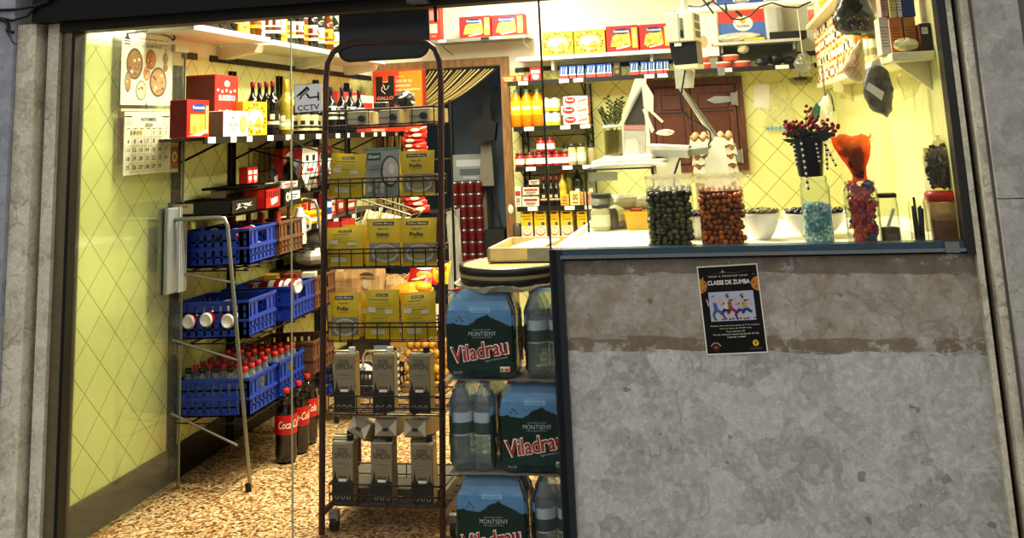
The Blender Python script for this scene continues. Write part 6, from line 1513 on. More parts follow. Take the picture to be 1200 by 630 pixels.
# ---- old wooden cabinet (cold room doors) with metal hinges
WCB = thing('wooden_shutter', 'closed dark brown wooden shutters with iron hinges on the back wall', 'shutter', ((bxx(762)+bxx(872))/2, YB, 1.19))
c0, c1 = AY(760, 150, YB).x-WCB.location.x, AY(874, 150, YB).x-WCB.location.x; ct = .66
fr = MB(); fr.b2((c0, -.05, 0), (c0+.05, -.002, ct), WOODX).b2((c1-.05, -.05, 0), (c1, -.002, ct), WOODX).b2((c0+.05, -.05, 0), (c1-.05, -.002, .05), WOODX).b2((c0+.05, -.05, ct-.05), (c1-.05, -.002, ct), WOODX).b2((c0+.05, -.02, .05), (c1-.05, -.002, ct-.05), DARK); fr.build('frame', WCB)
WP3 = plain('5A2C16', .45, var=.3, scale=9)
for a, b in ((c0+.055, (c0+c1)/2-.03), ((c0+c1)/2-.025, c1-.055)):
    d = MB(); d.b2((a, -.045, .055), (b, -.02, ct-.055), WOODX, .004)
    w_ = b-a
    d.b2((a+.05, -.055, .12), (b-.05, -.044, .40), WP3, .006).b2((a+.05, -.055, .44), (b-.05, -.044, ct-.11), WP3, .006)
    d.b2((a+.02, -.05, .415), (b-.02, -.045, .425), plain('2A140A', .5))
    d.build('shutter_leaf', WCB)
for z, full in ((.50, True), (.10, False)):
    hgm = MB()
    if full: hgm.prism([(c1-.26, z), (c1-.20, z-.028), (c1-.06, z-.018), (c1-.06, z+.018), (c1-.20, z+.026)], -.066, -.056, CHROME)
    hgm.b2((c1-.09, -.07, z-.045), (c1-.05, -.045, z+.045), STEEL, .003); hgm.cyl((c1-.045, -.062, z-.05), (c1-.045, -.062, z+.05), .011, STEEL); hgm.build('hinge', WCB)
# dull tiles strip seen on the cabinet top
GL2 = 'goods on the right part of the back shelves'
# ---- right hand shelves above the cabinet
zR1, zR2 = bz(880, 47.5), bz(855, 79.5)
RS = thing('shelf_board', 'grey metal shelf under the big red and blue paper pack', 'shelf', (bxx(836, 48), YB, zR1)); w = bxx(938, 45)-RS.location.x
MB().b2((0, bd, -.02), (w, 0, 0), LGREY).build('board', RS); MB().b2((.01, -.02, -.12), (w-.01, -.0, -.02), plain('7A786E', .5)).build('back_plate', RS)
for f in (.08, .92): MB().b2((w*f, bd+.08, -.07), (w*f+.015, 0, -.02), LGREY).build('bracket', RS)
R2 = thing('shelf_board', 'dark shelf with tins and wrapped goods above the wooden shutters', 'shelf', (bxx(781, 85), YB, zR2)); w = bxx(960, 78)-R2.location.x
MB().b2((0, bd+.004, -.012), (w, 0, 0), plain('B8B090', .5)).build('board', R2); MB().b2((0, bd-.004, -.03), (w, bd+.004, .003), plain('1A1814', .4)).build('price_strip', R2)
for f in (.35, .72, .1): MB().b2((w*f, bd-.006, -.027), (w*f+.09, bd-.0045, 0), WHITE).build('price_tag', R2)
MB().b2((w*.34, bd-.01, -.05), (w*.34+.05, bd+.0, .01), STEEL).build('bracket', R2)
def art_scot(m, w, h, y):
    m.rect(-w*.5, h*.80, w*.5, h, y, plain('3A62B8', .45)); m.rect(-w*.5, h*.42, w*.5, h*.80, y, plain('D8402E', .45)); m.rect(-w*.5, 0, w*.5, h*.42, y, plain('4A72C0', .45))
    m.oval(0, h*.40, w*.20, h*.17, y-.0004, WHITE); m.text('Scottex', 0, h*.35, y-.0008, plain('1E2E6A', .45), w=w*.26, h=h*.07, bold=.02); m.oval(0, h*.45, w*.06, h*.06, y-.0007, plain('D8B03A', .45), n=12)
    m.oval(0, h*.92, w*.17, h*.07, y-.0004, WHITE); m.text('Scottex', 0, h*.90, y-.0008, plain('1E2E6A', .45), w=w*.26, h=h*.07, bold=.02)
on_back(840, 898, -4, zR1+.0005, 'C83A2C', art_scot, 'big red and blue kitchen paper pack on the grey metal shelf', 'pack', 'paper_pack', None, .16, YF+.05)
on_back(818, 840, 12, zR2+.09, 'ECE8D8', lambda m, w, h, y: (m.oval(-w*.3, h*.32, w*.22, h*.14, y, plain('E0A070', .5)), m.rect(w*.1, h*.2, w*.3, h*.26, y, plain('D87A3A', .5))), 'plain white carton with an orange round left of the red and blue pack', 'box', 'carton', None, .1, YF+.02)
tag(MB().b2((-.07, -.05, 0), (.07, .05, .0895), plain('8A8670', .5)).build('small_carton', None, (bxx(829, 70), YF+.09, zR2+.0005)), 'dull carton under the plain white carton', 'box')
p = AY(866, 43, YF+.03)
o = crumple(.16, .05, .035, plain('D8D2BC', .4, var=.35, scale=18), 91, 16, 7, .2); tag(o.build('plastic_bag', None, (p.x, YF+.045, zR1+.028)), 'crumpled pale bag lying in front of the red and blue pack', 'bag')
tag(carton_box(.14, .04, .02, 'E0C83A').build('small_carton', None, (AY(884, 45, YF).x, YF+.02, zR1+.0005)), 'flat yellow packet in front of the crumpled pale bag', 'packet')
p = AY(907, 45, YF+.05)
cl = MB(); secs = []
for z, q in ((0, 1), (.05, .95), (.12, .9), (.2, .8), (.3, .7), (.36, .75)): secs.append([(.075*q*math.cos(2*PI*k/16)*(1+.25*math.sin(3*2*PI*k/16+z*9)), .05*q*math.sin(2*PI*k/16)*(1+.2*math.sin(5*2*PI*k/16)), z) for k in range(16)])
cl.rings(secs, plain('C9C9C4', .35, var=.2, scale=15)); tag(cl.build('plastic_bag', None, (p.x, YF+.07, zR1+.0005)), 'pale grey gathered plastic bag standing right of the red and blue pack', 'bag')
# pate tins on the lower shelf
PT = thing('flat_tin', 'x', 'tin')
MB().lathe([(.05, 0), (.058, .006), (.06, .036)], plain('D8604A', .4, var=.35, scale=50), n=22).build('tin_body', PT); MB().lathe([(.062, .036), (.063, .042), (.05, .047), (0, .047)], plain('E6DECB', .4), n=22, cap0=False).build('lid', PT)
pu = []
for i, (px, py_, lv) in enumerate(((825, 80, 0), (848, 79.5, 0), (870, 78, 0), (856, 70, 1), (823, 72, 1))):
    place(PT, pu, (AY(px, py_, YF+.07).x, YF+.075, zR2+.0005+lv*.0475), R(0, 3), ['flat red tin with pale lid, bottom left', 'flat red tin with pale lid, bottom middle', 'flat red tin with pale lid, bottom right', 'pale-lidded flat red tin stacked on the middle ones', 'flat red tin with pale lid stacked at the left'][i]+' above the shutters', 'flat tins above the wooden shutters')
for i, (px, c, rx, rz_, lab) in enumerate(((849, '5A5A3A', .03, .03, 'small dark green round pack behind the flat tins'), (872, 'D8CFA8', .04, .035, 'crumpled cream bag on the flat tins'), (893, '2E3438', .05, .03, 'dark wrapped pack right of the flat tins'), (910, '1E1C1A', .055, .05, 'black crumpled pack with a white tag on the dark shelf'), (925, '23211F', .05, .03, 'black flat pack at the right of the dark shelf'))):
    z = zR2+rz_+.002+(.095 if i in (1,) else .05 if i == 0 else 0); Y = YF+(.16 if i == 0 else .07)
    tag(crumple(rx, .05, rz_, plain(c, .35, var=.3, scale=20), 200+i, 12, 7, .18).build('wrapped_pack', None, (AY(px, 72, Y).x, Y, z)), lab, 'pack', 'wrapped packs on the dark shelf')
# black tray shelf and darker goods in the corner
zR3 = bz(918, 37)
tag(tray(.25, .2, .05, plain('1A1A18', .5)).build('plastic_tray', None, (AY(922, 40, YF+.08).x, YF+.12, zR1+.0005), rot=(0, .0, .05)), 'black plastic tray at the right of the grey metal shelf', 'tray')
# ---- paper and bag on the tiles, clear bag hanging
p0, p1 = AY(882, 98, YB), AY(903, 126, YB)
tag(MB().box((0, 0, 0), ((p1-p0).x, .003, p0.z-p1.z), plain('EDEBE0', .6)).build('paper_notice', None, ((p0.x+p1.x)/2, YB-.004, (p0.z+p1.z)/2), rot=(0, .10, 0)), 'blank white paper notice taped to the yellow tiles', 'paper')
hg = MB(); 
q = [AY(*a, YB-.03) for a in ((906, 98), (920, 96), (926, 118), (935, 148), (915, 152), (893, 150), (903, 122))]
c_ = sum(q, Vector())/len(q)
fr = [v-c_ for v in q]; hg.rings([[tuple(v) for v in fr], [(v.x*.9, v.y+.028, v.z*.95) for v in fr]], clear('FFFFF6', 1.2, .22, 'FFFFF4', .1), smooth=False)  # pale haze in the film imitates its whitish highlights
hb_ = hg.build('clear_bag', None, c_); tag(hb_, 'clear plastic bag with faint blue print hanging on the tiles', 'bag')
a = AY(912, 150, YB-.035)-c_; bt = MB()
for k in range(6): bt.b2((a.x-.08+.028*k, a.y-.002, a.z-.012+.004*(k % 3)), (a.x-.06+.028*k, a.y, a.z+.008+.004*(k % 2)), plain('5A9AD8', .5))
bt.build('print', hb_)
# ---- long white tube with cables near the ceiling
tb0, tb1 = AY(795, 14, 2.4), AY(948, 2, 2.4)
PT2 = thing('wall_pipe', 'long white horizontal pipe with black cables wound round it', 'pipe', tb0); d_ = tb1-tb0
MB().tube([(0, 0, 0), tuple(d_*1.3)], .020, plain('EFECD8', .4), 12).build('pipe', PT2)
def pc(x, y): return tuple(AY(x, y, 2.36)-tb0)
MB().tube([pc(*a) for a in ((800, 5), (812, 8), (822, 8), (830, 3), (836, 2), (846, 10), (858, 22), (868, 23), (878, 19), (890, 8), (905, 3), (920, 8), (935, 9), (950, 2))], .0055, BLACK, 6).build('cable', PT2)
MB().tube([pc(*a) for a in ((824, 0), (832, 10), (836, 16), (829, 6), (840, -3))], .006, BLACK, 6).tube([pc(*a) for a in ((850, 4), (851, 10), (851, 16))], .008, BLACK, 6).tube([pc(*a) for a in ((862, 13), (868, 17), (869, 20))], .008, BLACK, 6).build('cable_tie', PT2)
# ================================================================ counter and what stands on it
CZ = 1.08; YC1 = 1.12
CT_ = thing('serving_counter', 'white topped serving counter behind the stone front and its steel rail', 'counter', (.05, .55, 0))
MB().b2((-.70, -.515, CZ-.03), (.70, YC1-.55, CZ), plain('EFECDA', .35, var=.04)).build('counter_top', CT_)
MB().b2((-.42, -.50, .0), (.68, YC1-.62, CZ-.03), plain('CFCBB8', .6)).build('counter_body', CT_)
MB().b2((-.712, -.515, CZ-.04), (-.70, YC1-.55, CZ+.02), plain('F2F0E4', .4)).build('edge_strip', CT_)
def cz(px, py, Y): return AY(px, py, Y)
# ---- tubs of olives
TUBP = clear('F2F0E2', .7, .16, 'EFEBD8', .12)
def tub(px0, px1, ptop, pfill, Y, label, name, fruit, cat, flab, fgrp, liquid, size, elong, topc=None):
    a, b = cz(px0, 282, Y), cz(px1, 282, Y); w = (b-a).x; cx_ = (a.x+b.x)/2; h = cz((px0+px1)/2, ptop, Y).z-CZ; hf = cz((px0+px1)/2, pfill, Y).z-CZ
    d = w*.92; yc_ = Y+d/2
    t = thing(name, label, 'tub', (cx_, yc_, CZ+.0005))
    def ring(k, z, e=0): 
        o = []
        for i in range(40):
            th = 2*PI*(i+.5)/40; c, s_ = math.cos(th), math.sin(th); g = (abs(c)**9+abs(s_)**9)**(-1/9); o.append((c*g*(w/2*k-e), s_*g*(d/2*k-e), z))
        return o
    k1 = 1.03
    MB().rings([ring(1, 0), ring(1+.03*.4, hf)], clear('F4F2E6', .5, 0, 'FFFFFF', .03, .25), cap1=False).rings([ring(1+.03*.4, hf), ring(k1, h)], clear('F4F2E6', .7, .22, 'F0ECD8', .1), cap0=False, cap1=False).build('tub_wall', t)
    MB().rings([ring(k1+.012, h-.012), ring(k1+.012, h), ring(k1-.03, h), ring(k1-.03, h-.012)], clear('F4F2E6', .8, .30, 'F4F0DE', .12), smooth=False, closed=True).build('rim', t)
    MB().rings([ring(.99, .004, size*1.5), ring(1.0, hf, size*1.5)], liquid, cap1=True).build('brine', t)
    me = MB().ball((0, 0, 0), (size*elong, size, size), fruit[0], 10, 7).mesh(name+'_fruit'); me2 = MB().ball((0, 0, 0), (size*elong, size, size), fruit[1], 10, 7).mesh(name+'_fruit')
    me3 = MB().ball((0, 0, 0), (size*elong, size, size), fruit[2], 10, 7).mesh(name+'_fruit')
    rnd = random.Random(px0); n = 0; st = size*1.78
    rows = int((hf-.004)/(st*.92))
    def add(x, y, z):
        o = bpy.data.objects.new(fruit[3], rnd.choice((me, me, me2, me3) if z < CZ+hf*.8 or topc is None else (me, me2, me2))); COL.objects.link(o)
        o.location = (cx_+x, yc_+y, z); o.rotation_euler = (rnd.uniform(-.8, .8), rnd.uniform(-1.2, 1.2), rnd.uniform(-.9, .9)); s = rnd.uniform(.86, 1.12); o.scale = (s, s, s)
        tag(o, flab, cat, fgrp)
    for r_ in range(rows):
        z = CZ+.005+size+r_*st*.92; off = (r_ % 2)*st/2
        nx = int((w-2*size)/st)
        for i in range(nx+1):
            x = -w/2+size*1.25+i*((w-2.5*size)/nx)+off*.6-st*.15; x = max(-w/2+size*1.15, min(w/2-size*1.15, x))+rnd.uniform(-.0045, .0045)
            add(x, -d/2+size*1.12+rnd.uniform(0, .002), z+rnd.uniform(-.0055, .0055))
        if px0 > 0:
            ny = int((d-2*size)/st)
            for i in range(1, ny): add(-w/2+size*1.12, -d/2+size*1.2+i*st, z+rnd.uniform(-.003, .003))
    nx = int((w-2*size)/st); ny = int((d-2*size)/st)
    for j in range(1, ny+1):
        for i in range(nx+1): add(-w/2+size*1.2+i*((w-2.4*size)/nx), -d/2+size*1.2+j*((d-2.4*size)/ny), CZ+hf+rnd.uniform(-.006, .003))
    return t
tub(760, 814, 206, 224, .10, 'clear plastic tub filled with dark green olives, left on the counter', 'olive_tub', (plain('3E4420', .15, var=.3, spec=.8), plain('2C3014', .15, var=.3, spec=.8), plain('565C2A', .15, var=.3, spec=.8), 'green_olive'), 'olive', 'dark green olive in the left plastic tub', 'green olives in the left tub', plain('1E2010', .3), .0122, 1.22)
tub(822, 876, 205, 224, .10, 'clear plastic tub of reddish brown olives in orange oil, right of the green ones', 'olive_tub', (plain('8A4614', .15, var=.3, spec=.8), plain('C26A1E', .15, var=.3, spec=.8), plain('6A340E', .15, var=.3, spec=.8), 'brown_olive'), 'olive', 'round reddish brown olive in the right plastic tub', 'brown olives in the right tub', plain('7A2E0C', .3), .0112, 1.05, topc=1)
# ---- white bowls
BWM = plain('F1EFE6', .25, var=.03)
def bowl(px0, px1, ptop, Y, label, fillc, fname, flab, fcat, n, seed):
    a, b = cz(px0, ptop, Y), cz(px1, ptop, Y); r = (b-a).x/2; h = (a.z+b.z)/2-CZ; x = (a.x+b.x)/2
    t = thing('serving_bowl', label, 'bowl', (x, Y, CZ+.0005))
    MB().lathe([(r*.40, 0), (r*.44, .006), (r*.62, h*.25), (r*.84, h*.6), (r*.97, h*.92), (r*1.02, h), (r*.98, h), (r*.93, h*.9), (r*.8, h*.6), (r*.5, h*.2), (0, h*.12)], BWM, n=32, cap1=False).build('bowl_body', t)
    if fname:
        MB().lathe([(r*.78, h*.6), (r*.93, h*.88), (r*.6, h*.97), (0, h*1.02)], plain(fillc[0], .4), n=24, cap0=False).build('brine', t)
        rnd = random.Random(seed); mes = [MB().ball((0, 0, 0), (.012, .0085, .008), plain(c, .25, var=.2), 8, 6).mesh('fruit') for c in fillc]
        for k in range(n):
            aa = rnd.uniform(0, 2*PI); q = math.sqrt(rnd.random())*.86; o = bpy.data.objects.new(fname, rnd.choice(mes)); COL.objects.link(o)
            o.location = (x+r*q*math.cos(aa), Y+r*q*math.sin(aa), CZ+h*(.99+.12*(1-q))+rnd.uniform(0, .006)); o.rotation_euler = (rnd.uniform(-.5, .5), rnd.uniform(-.5, .5), rnd.random()*3); tag(o, flab, fcat, flab.split(' in ')[0]+'s in the bowl')
    return t
bowl(868, 915, 249, .34, 'white bowl heaped with small green pickles, right of the brown olive tub', ('6E6A2A', '5A5A22', '7E7A3A'), 'pickle', 'small green pickle heaped in the white bowl', 'pickle', 70, 5)
bowl(914, 994, 248, .42, 'wide white bowl with black olives behind the two candy jars', ('1A1A16', '26221C', '100F0E'), 'black_olive', 'shiny black olive in the wide white bowl', 'olive', 80, 6)
bowl(792, 836, 252, .40, 'white bowl hidden behind and between the two olive tubs', ('1A1616', '3A2A1E', '241A14'), 'black_olive', 'blackish olive in the white bowl between the two tubs', 'olive', 34, 8)
# ---- jars of sweets
def glass_jar(px0, px1, pbot, ptop, Y, label, name='candy_jar', lidm=None, sq=2.5, neck=.86, lidh=.018, label_m=None):
    a, b = cz(px0, pbot-4, Y), cz(px1, pbot-4, Y); w = (b-a).x; x = (a.x+b.x)/2; h = cz((px0+px1)/2, ptop, Y).z-CZ; r = w/2
    t = thing(name, label, 'jar', (x, Y+r, CZ+.0005))
    MB().lathe([(r*.94, 0), (r, .006), (r, h*.80), (r*.97, h*.86), (r*neck, h*.91), (r*neck, h*.94), (r*neck*1.04, h*.95), (r*neck*1.04, h*.965), (r*neck, h*.975), (r*neck, h)], JAR, n=32, sq=sq, cap1=False).build('jar_glass', t)
    if lidm: MB().lathe([(r*neck*1.05, h*.95), (r*neck*1.08, h*.955), (r*neck*1.08, h+lidh), (r*neck, h+lidh+.002)], lidm, n=32, sq=sq*.4).build('lid', t)
    return t, x, Y+r, r, h
def fill(t, x, y, r, z0, z1, make, n, flab, fcat, fgrp, fname, seed, sqr=True, size=.009):
    rnd = random.Random(seed)
    for k in range(n):
        z = z0+(z1-z0)*((k+rnd.random())/n)
        m = rnd.randrange(10)
        if sqr:
            if m < 7: px_, py_ = rnd.uniform(-1, 1)*(r-size*1.3), -(r-size*1.15)+rnd.uniform(0, size*.6)
            else: px_, py_ = (-1 if m % 2 else 1)*(r-size*1.5), rnd.uniform(-.8, .6)*(r-size)
            if abs(px_) > r*.8 and abs(py_) > r*.8: px_ *= .9; py_ *= .92
        o = bpy.data.objects.new(fname, rnd.choice(make)); COL.objects.link(o); o.location = (x+px_, y+py_, z); o.rotation_euler = (rnd.random()*6, rnd.random()*6, rnd.random()*6); tag(o, flab, fcat, fgrp)
J, jx, jy, jr, jh = glass_jar(944, 979, 283, 207, .10, 'tall square glass jar of small blue and green sweets')
sc = ['9CC0CC', '6FA6B8', 'D8E6E6', '7FAE94', 'B4D2C4', '5E8EA0', 'C4DCE0']
mk = [MB().box((0, 0, 0), (.013, .010, .009), plain(c, .3), .002).mesh('sweet') for c in sc]
fill(J, jx, jy, jr, CZ+.012, CZ+jh*.60, mk, 270, 'small blue or green sweet in the square jar', 'sweet', 'blue and green sweets in the square jar', 'sweet', 3, size=.007)
MB().lathe([(jr*.8, .004), (jr*.86, .01), (jr*.86, jh*.57), (jr*.5, jh*.61)], plain('4E7E8C', .5, var=.6, scale=90), n=24, sq=2.5).build('sweets_core', J)
J2_, kx, ky, kr, kh = glass_jar(996, 1036, 281, 213, .10, 'square glass jar packed with red wrapped sweets, orange bag standing on top')
mk = [MB().box((0, 0, 0), (.034, .022, .014), plain(c, .25), .004).add([(-.017, 0, 0), (-.026, .008, .003), (-.026, -.008, -.003), (.017, 0, 0), (.026, .008, -.003), (.026, -.008, .003)], [(0, 1, 2), (3, 4, 5)], plain(c, .25)).mesh('wrapped_sweet') for c in ('A82A22', 'C8382E', '8A1E2A', 'D0583E', 'B82E2A', 'C04458')]
mkb = MB().box((0, 0, 0), (.030, .030, .014), plain('23508E', .25), .003).mesh('wrapped_sweet'); mky = MB().box((0, 0, 0), (.030, .012, .01), plain('C8A832', .25), .003).mesh('wrapped_sweet')
fill(J2_, kx, ky, kr, CZ+.014, CZ+kh*.97, mk+mk+[mky, mky, mkb], 110, 'small wrapped sweet in the packed square jar', 'sweet', 'wrapped sweets in the packed square jar', 'wrapped_sweet', 9, size=.017)
MB().lathe([(kr*.4, .004), (kr*.5, .01), (kr*.5, kh*.88)], plain('6A1A1C', .5, var=.4, scale=50), n=24, sq=2.5).build('sweets_core', J2_)
J3_, lx, ly, lr, lh = glass_jar(1034, 1057, 278, 229, .13, 'small square glass jar with black lid, white scoop and seeds inside', lidm=plain('1A1816', .4), sq=2.5, neck=.94, lidh=.004)
MB().lathe([(lr*.86, .004), (lr*.92, .01), (lr*.92, lh*.30), (lr*.5, lh*.32)], plain('6A5A40', .8, var=.6, scale=120), n=24, sq=2.5).build('seeds', J3_, kind='stuff')
sp_ = MB(); sp_.rings([[(-.014+.020*q+.0065*math.cos(t), .004*math.sin(t)*2-.012, .030+.048*q) for t in [2*PI*k/10 for k in range(10)]] for q in (0, .3, .6, 1, 1.3, 1.6)], plain('F4F2EA', .4)); o = sp_.build('scoop', None, (lx+.0, ly, CZ+.01)); tag(o, 'white plastic scoop standing in the small square jar of seeds', 'scoop')
J4, mx_, my_, mr, mh = glass_jar(1069, 1090, 276, 236, .10, 'glass jar with dark straws and sticks inside, beside the red-lidded tub', name='glass_jar', sq=.6, neck=.92)
m = MB(); rnd = random.Random(6)
for k in range(16): a0 = rnd.random()*6.28; q = rnd.random()**.5*mr*.62; m.tube([(q*math.cos(a0), q*math.sin(a0), .008), (q*1.1*math.cos(a0)+rnd.uniform(-.004, .004), q*1.1*math.sin(a0), mh*rnd.uniform(.6, .95))], .0042, plain(rnd.choice(['17130F', '2A1A14', '3A1416', '1E1C1C']), .35), 6)
m.build('straws', J4)
for i, (dx, dy, l, c, lx_) in enumerate(((-.004, 0, .145, '0E0E0E', -.02), (.012, .004, .105, '1A1614', .06), (.006, -.006, .095, '2A1A16', .10))):
    o = MB().b2((-.0045, -.003, 0), (.0045, .003, l), plain(c, .35), .002).build('stick', None, (mx_+dx, my_+dy, CZ+.012), rot=(0, lx_, 0)); tag(o, ['longest black stick standing in the glass jar of straws', 'short dark stick leaning right in the glass jar of straws', 'shortest brown stick in the glass jar of straws'][i], 'stick', 'sticks in the glass jar')
a_ = cz(1048, 272, .2)
tag(crumple(.028, .02, .018, clear('FFFFFF', 1.5, .25, 'F0E0D0', .1), 17, 12, 6, .25).build('clear_wrapper', None, (cz(1063, 272, .16).x, .17, CZ+.019)), 'crumpled clear wrapper between the seed jar and the stick jar', 'wrapper')
# red-lidded tub at the right
a, b = cz(1094, 275, .09), cz(1134, 275, .09); rw = (b-a).x/2; rh = cz(1110, 233, .09).z-CZ; rx_ = (a.x+b.x)/2
RTB = thing('plastic_tub', 'clear tub of brown paste with a red lid at the right end of the counter', 'tub', (rx_, .09+rw, CZ+.0005))
MB().lathe([(rw*.9, 0), (rw*.94, .005), (rw*1.0, rh*.94)], clear('F0E6D6', .9, .12, 'E8D8C0', .1), n=36, sq=1.2, cap1=False).build('tub_wall', RTB)
MB().lathe([(rw*.86, .003), (rw*.9, .01), (rw*.93, rh*.5), (rw*.5, rh*.62)], plain('6E4222', .5, var=.2), n=30, sq=1.2).build('brown_paste', RTB)
MB().lathe([(rw*.95, rh*.5), (rw*.97, rh*.9)], plain('C9B08A', .6, trans=.35, var=.3, scale=20), n=30, sq=1.2, cap0=False, cap1=False).build('wall_smear', RTB)
MB().lathe([(rw*1.02, rh*.93), (rw*1.07, rh*.95), (rw*1.07, rh*1.10), (rw*.95, rh*1.16), (rw*.4, rh*1.17)], plain('A8281E', .35), n=36, sq=1.0).build('lid', RTB)
# bag of dried food on the red lid
DBG = thing('food_bag', 'clear bag of dark dried food with yellow bits standing on the red lid', 'bag', (rx_-.003, .09+rw, CZ+rh*1.175))
bh = cz(1112, 158, .09).z-(CZ+rh*1.175)
rnd = random.Random(5); secs = []
for z, q in ((0, .55), (.04, .8), (.09, .98), (.15, .95), (.6*bh, .88), (.75*bh, .7), (.88*bh, .35), (.94*bh, .12), (bh, .2)):
    secs.append([(rw*q*.95*math.cos(2*PI*k/18)*rnd.uniform(.9, 1.08)+.012*(z/bh), rw*.75*q*math.sin(2*PI*k/18)*rnd.uniform(.9, 1.08), z) for k in range(18)])
MB().rings(secs, clear('E8E4D4', 1.8, .05, 'FFFFFF', .12), smooth=False).build('bag_film', DBG)
ch = MB()
for k in range(150):
    z = rnd.uniform(.01, bh*.8); q = (.55+.4*min(1, z/.09) if z < .09 else .93-.5*max(0, (z-.5*bh)/(bh*.4)))*.80; aa = rnd.uniform(PI*.95, PI*2.05)
    c = [plain('2A2416', .4), plain('3A3020', .4), plain('1C1810', .4), plain('B89A20', .4), plain('4A4226', .4)][rnd.choice((0, 1, 2, 0, 1, 2, 3, 4))]
    m2 = Matrix.Translation((rw*q*math.cos(aa)+.012*(z/bh), rw*.75*q*math.sin(aa), z)) @ Matrix.Rotation(rnd.random()*6, 4, 'Y') @ Matrix.Rotation(rnd.random()*6, 4, 'X')
    ch.T = m2; ch.box((0, 0, 0), (.024, .008, .006), c)
ch.T = None; ch.lathe([(rw*.35, .01), (rw*.66, .06), (rw*.62, bh*.6), (rw*.3, bh*.8)], plain('1E1A12', .6), n=14, sy=.75); ch.build('dried_food', DBG, kind='stuff')
# white sheet behind, on the wall side
p0, p1 = cz(1081, 182, .5), cz(1100, 226, .5)
tag(MB().box((0, 0, (p0.z-p1.z)/2), ((p1-p0).x*1.25, .003, p0.z-p1.z), plain('EFEDE2', .6)).build('paper_notice', None, ((p0.x+p1.x)/2, .5, p1.z), rot=(-.12, .03, 0)), 'white sheet standing behind the bag of dried food', 'paper')
tag(MB().box((0, 0, (p1.z-.012-CZ)/2), (.09, .06, p1.z-.012-CZ), plain('D8CDA8', .6), .003).build('small_carton', None, ((p0.x+p1.x)/2, .51, CZ)), 'cream carton carrying the white sheet behind the stick jar', 'box')
# black pot of berries with striped candy canes on the blue sweets jar
BP = thing('flower_pot', 'black pot with red berry sprigs and black and white bead strings', 'plant', (jx-.008, jy, CZ+jh+.0005))
pr_ = .058; ph = cz(951, 162, .13).z-(CZ+jh)
MB().lathe([(pr_*.72, 0), (pr_*.76, .004), (pr_*.95, ph*.8), (pr_*1.0, ph)], plain('121416', .4, var=.4, scale=8), n=24, cap1=False).lathe([(pr_*.9, ph*.9), (0, ph*.92)], plain('15130F', .8), n=20, cap0=False).build('pot', BP)
rnd = random.Random(12); LEAF = plain('1E3A22', .5); BER = plain('7E1418', .25); BER2 = plain('A82428', .25); STM = plain('2A1C14', .6)
for sx, hx, hz_ in ((-.045, -.062, .115), (-.02, -.03, .10), (.0, .01, .155), (.02, .03, .12), (.045, .075, .10), (.06, .10, .085), (-.05, -.075, .09)):
    m = MB(); base = (sx*.5, rnd.uniform(-.02, .01), ph*.9); tip = (hx, rnd.uniform(-.03, 0), ph*.62+hz_)
    m.tube([base, ((base[0]+tip[0])/2-.005, base[1], (base[2]+tip[2])/2+.01), tip], .0018, STM, 5)
    for k in range(20):
        f = .40+.66*k/20; c = [base[i]+(tip[i]-base[i])*f+rnd.uniform(-.018, .018) for i in range(3)]; m.ball(c, rnd.uniform(.006, .0085), BER if k % 3 else BER2, 8, 6)
    m.build('berry_sprig', BP)
m = MB()
for k in range(60):
    a0 = rnd.uniform(0, 2*PI); l = rnd.uniform(.03, .06); c = (rnd.uniform(-.05, .05), rnd.uniform(-.045, .0), ph+rnd.uniform(-.02, .03)); d = Vector((math.cos(a0)*l, -abs(math.sin(a0))*l*.3, rnd.uniform(-.02, .03))); nrm = Vector((-d.z, 0, d.x)).normalized()*.008
    m.poly([c, tuple(Vector(c)+d*.5+nrm), tuple(Vector(c)+d), tuple(Vector(c)+d*.5-nrm)], LEAF)
m.build('leaves', BP)
for i, (xa, za, xb, zb2) in enumerate(((-.028, ph*.95, -.018, -.04), (.024, ph*.9, .03, ph*.35), (.048, ph*.95, .085, ph*.28), (-.055, ph*.9, -.05, ph*.35), (.058, ph*.8, .055, ph*.2))):
    m = MB(); n_ = 17 if i == 0 else 11
    for k in range(n_):
        f = k/(n_-1); x = xa+(xb-xa)*f; z = za+(zb2-za)*f; y = -pr_*1.08-.004*math.sin(f*3)
        m.ball((x, y, z), (.0048, .0048, (abs(zb2-za)/n_)*.52), WHITE if k % 2 else BLACK, 8, 5)
    m.build('bead_string', BP)
# orange cellophane cone with dark sweets on the red sweets jar
OC = thing('cellophane_bag', 'orange cellophane cone with dark dried berries standing on the packed sweets jar', 'bag', (kx+.004, ky, CZ+kh+.0005))
ohh = cz(1010, 160, .13).z-(CZ+kh); rnd = random.Random(21); secs = []
CELL, _nt, _out = nodes('cellophane'); _n = N(_nt)
_no = _n('ShaderNodeTexNoise', i_Scale=14.0); _t = _n('ShaderNodeBsdfTranslucent', i_Color=_n.mix(_no.outputs[0], lin('F46A14'), lin('FF9A3C'))); _d = _n('ShaderNodeBsdfDiffuse', i_Color=lin('F07A20')); _tr = _n('ShaderNodeBsdfTransparent', i_Color=lin('FFA040')); _g = _n('ShaderNodeBsdfGlossy', i_Roughness=.15)
_a = _n('ShaderNodeMixShader', i_0=.25, i_1=_t.outputs[0], i_2=_d.outputs[0]); _b = _n('ShaderNodeMixShader', i_0=.40, i_1=_a.outputs[0], i_2=_tr.outputs[0]); _c = _n('ShaderNodeMixShader', i_0=.06, i_1=_b.outputs[0], i_2=_g.outputs[0]); _n.link(_c.outputs[0], _out.inputs[0])
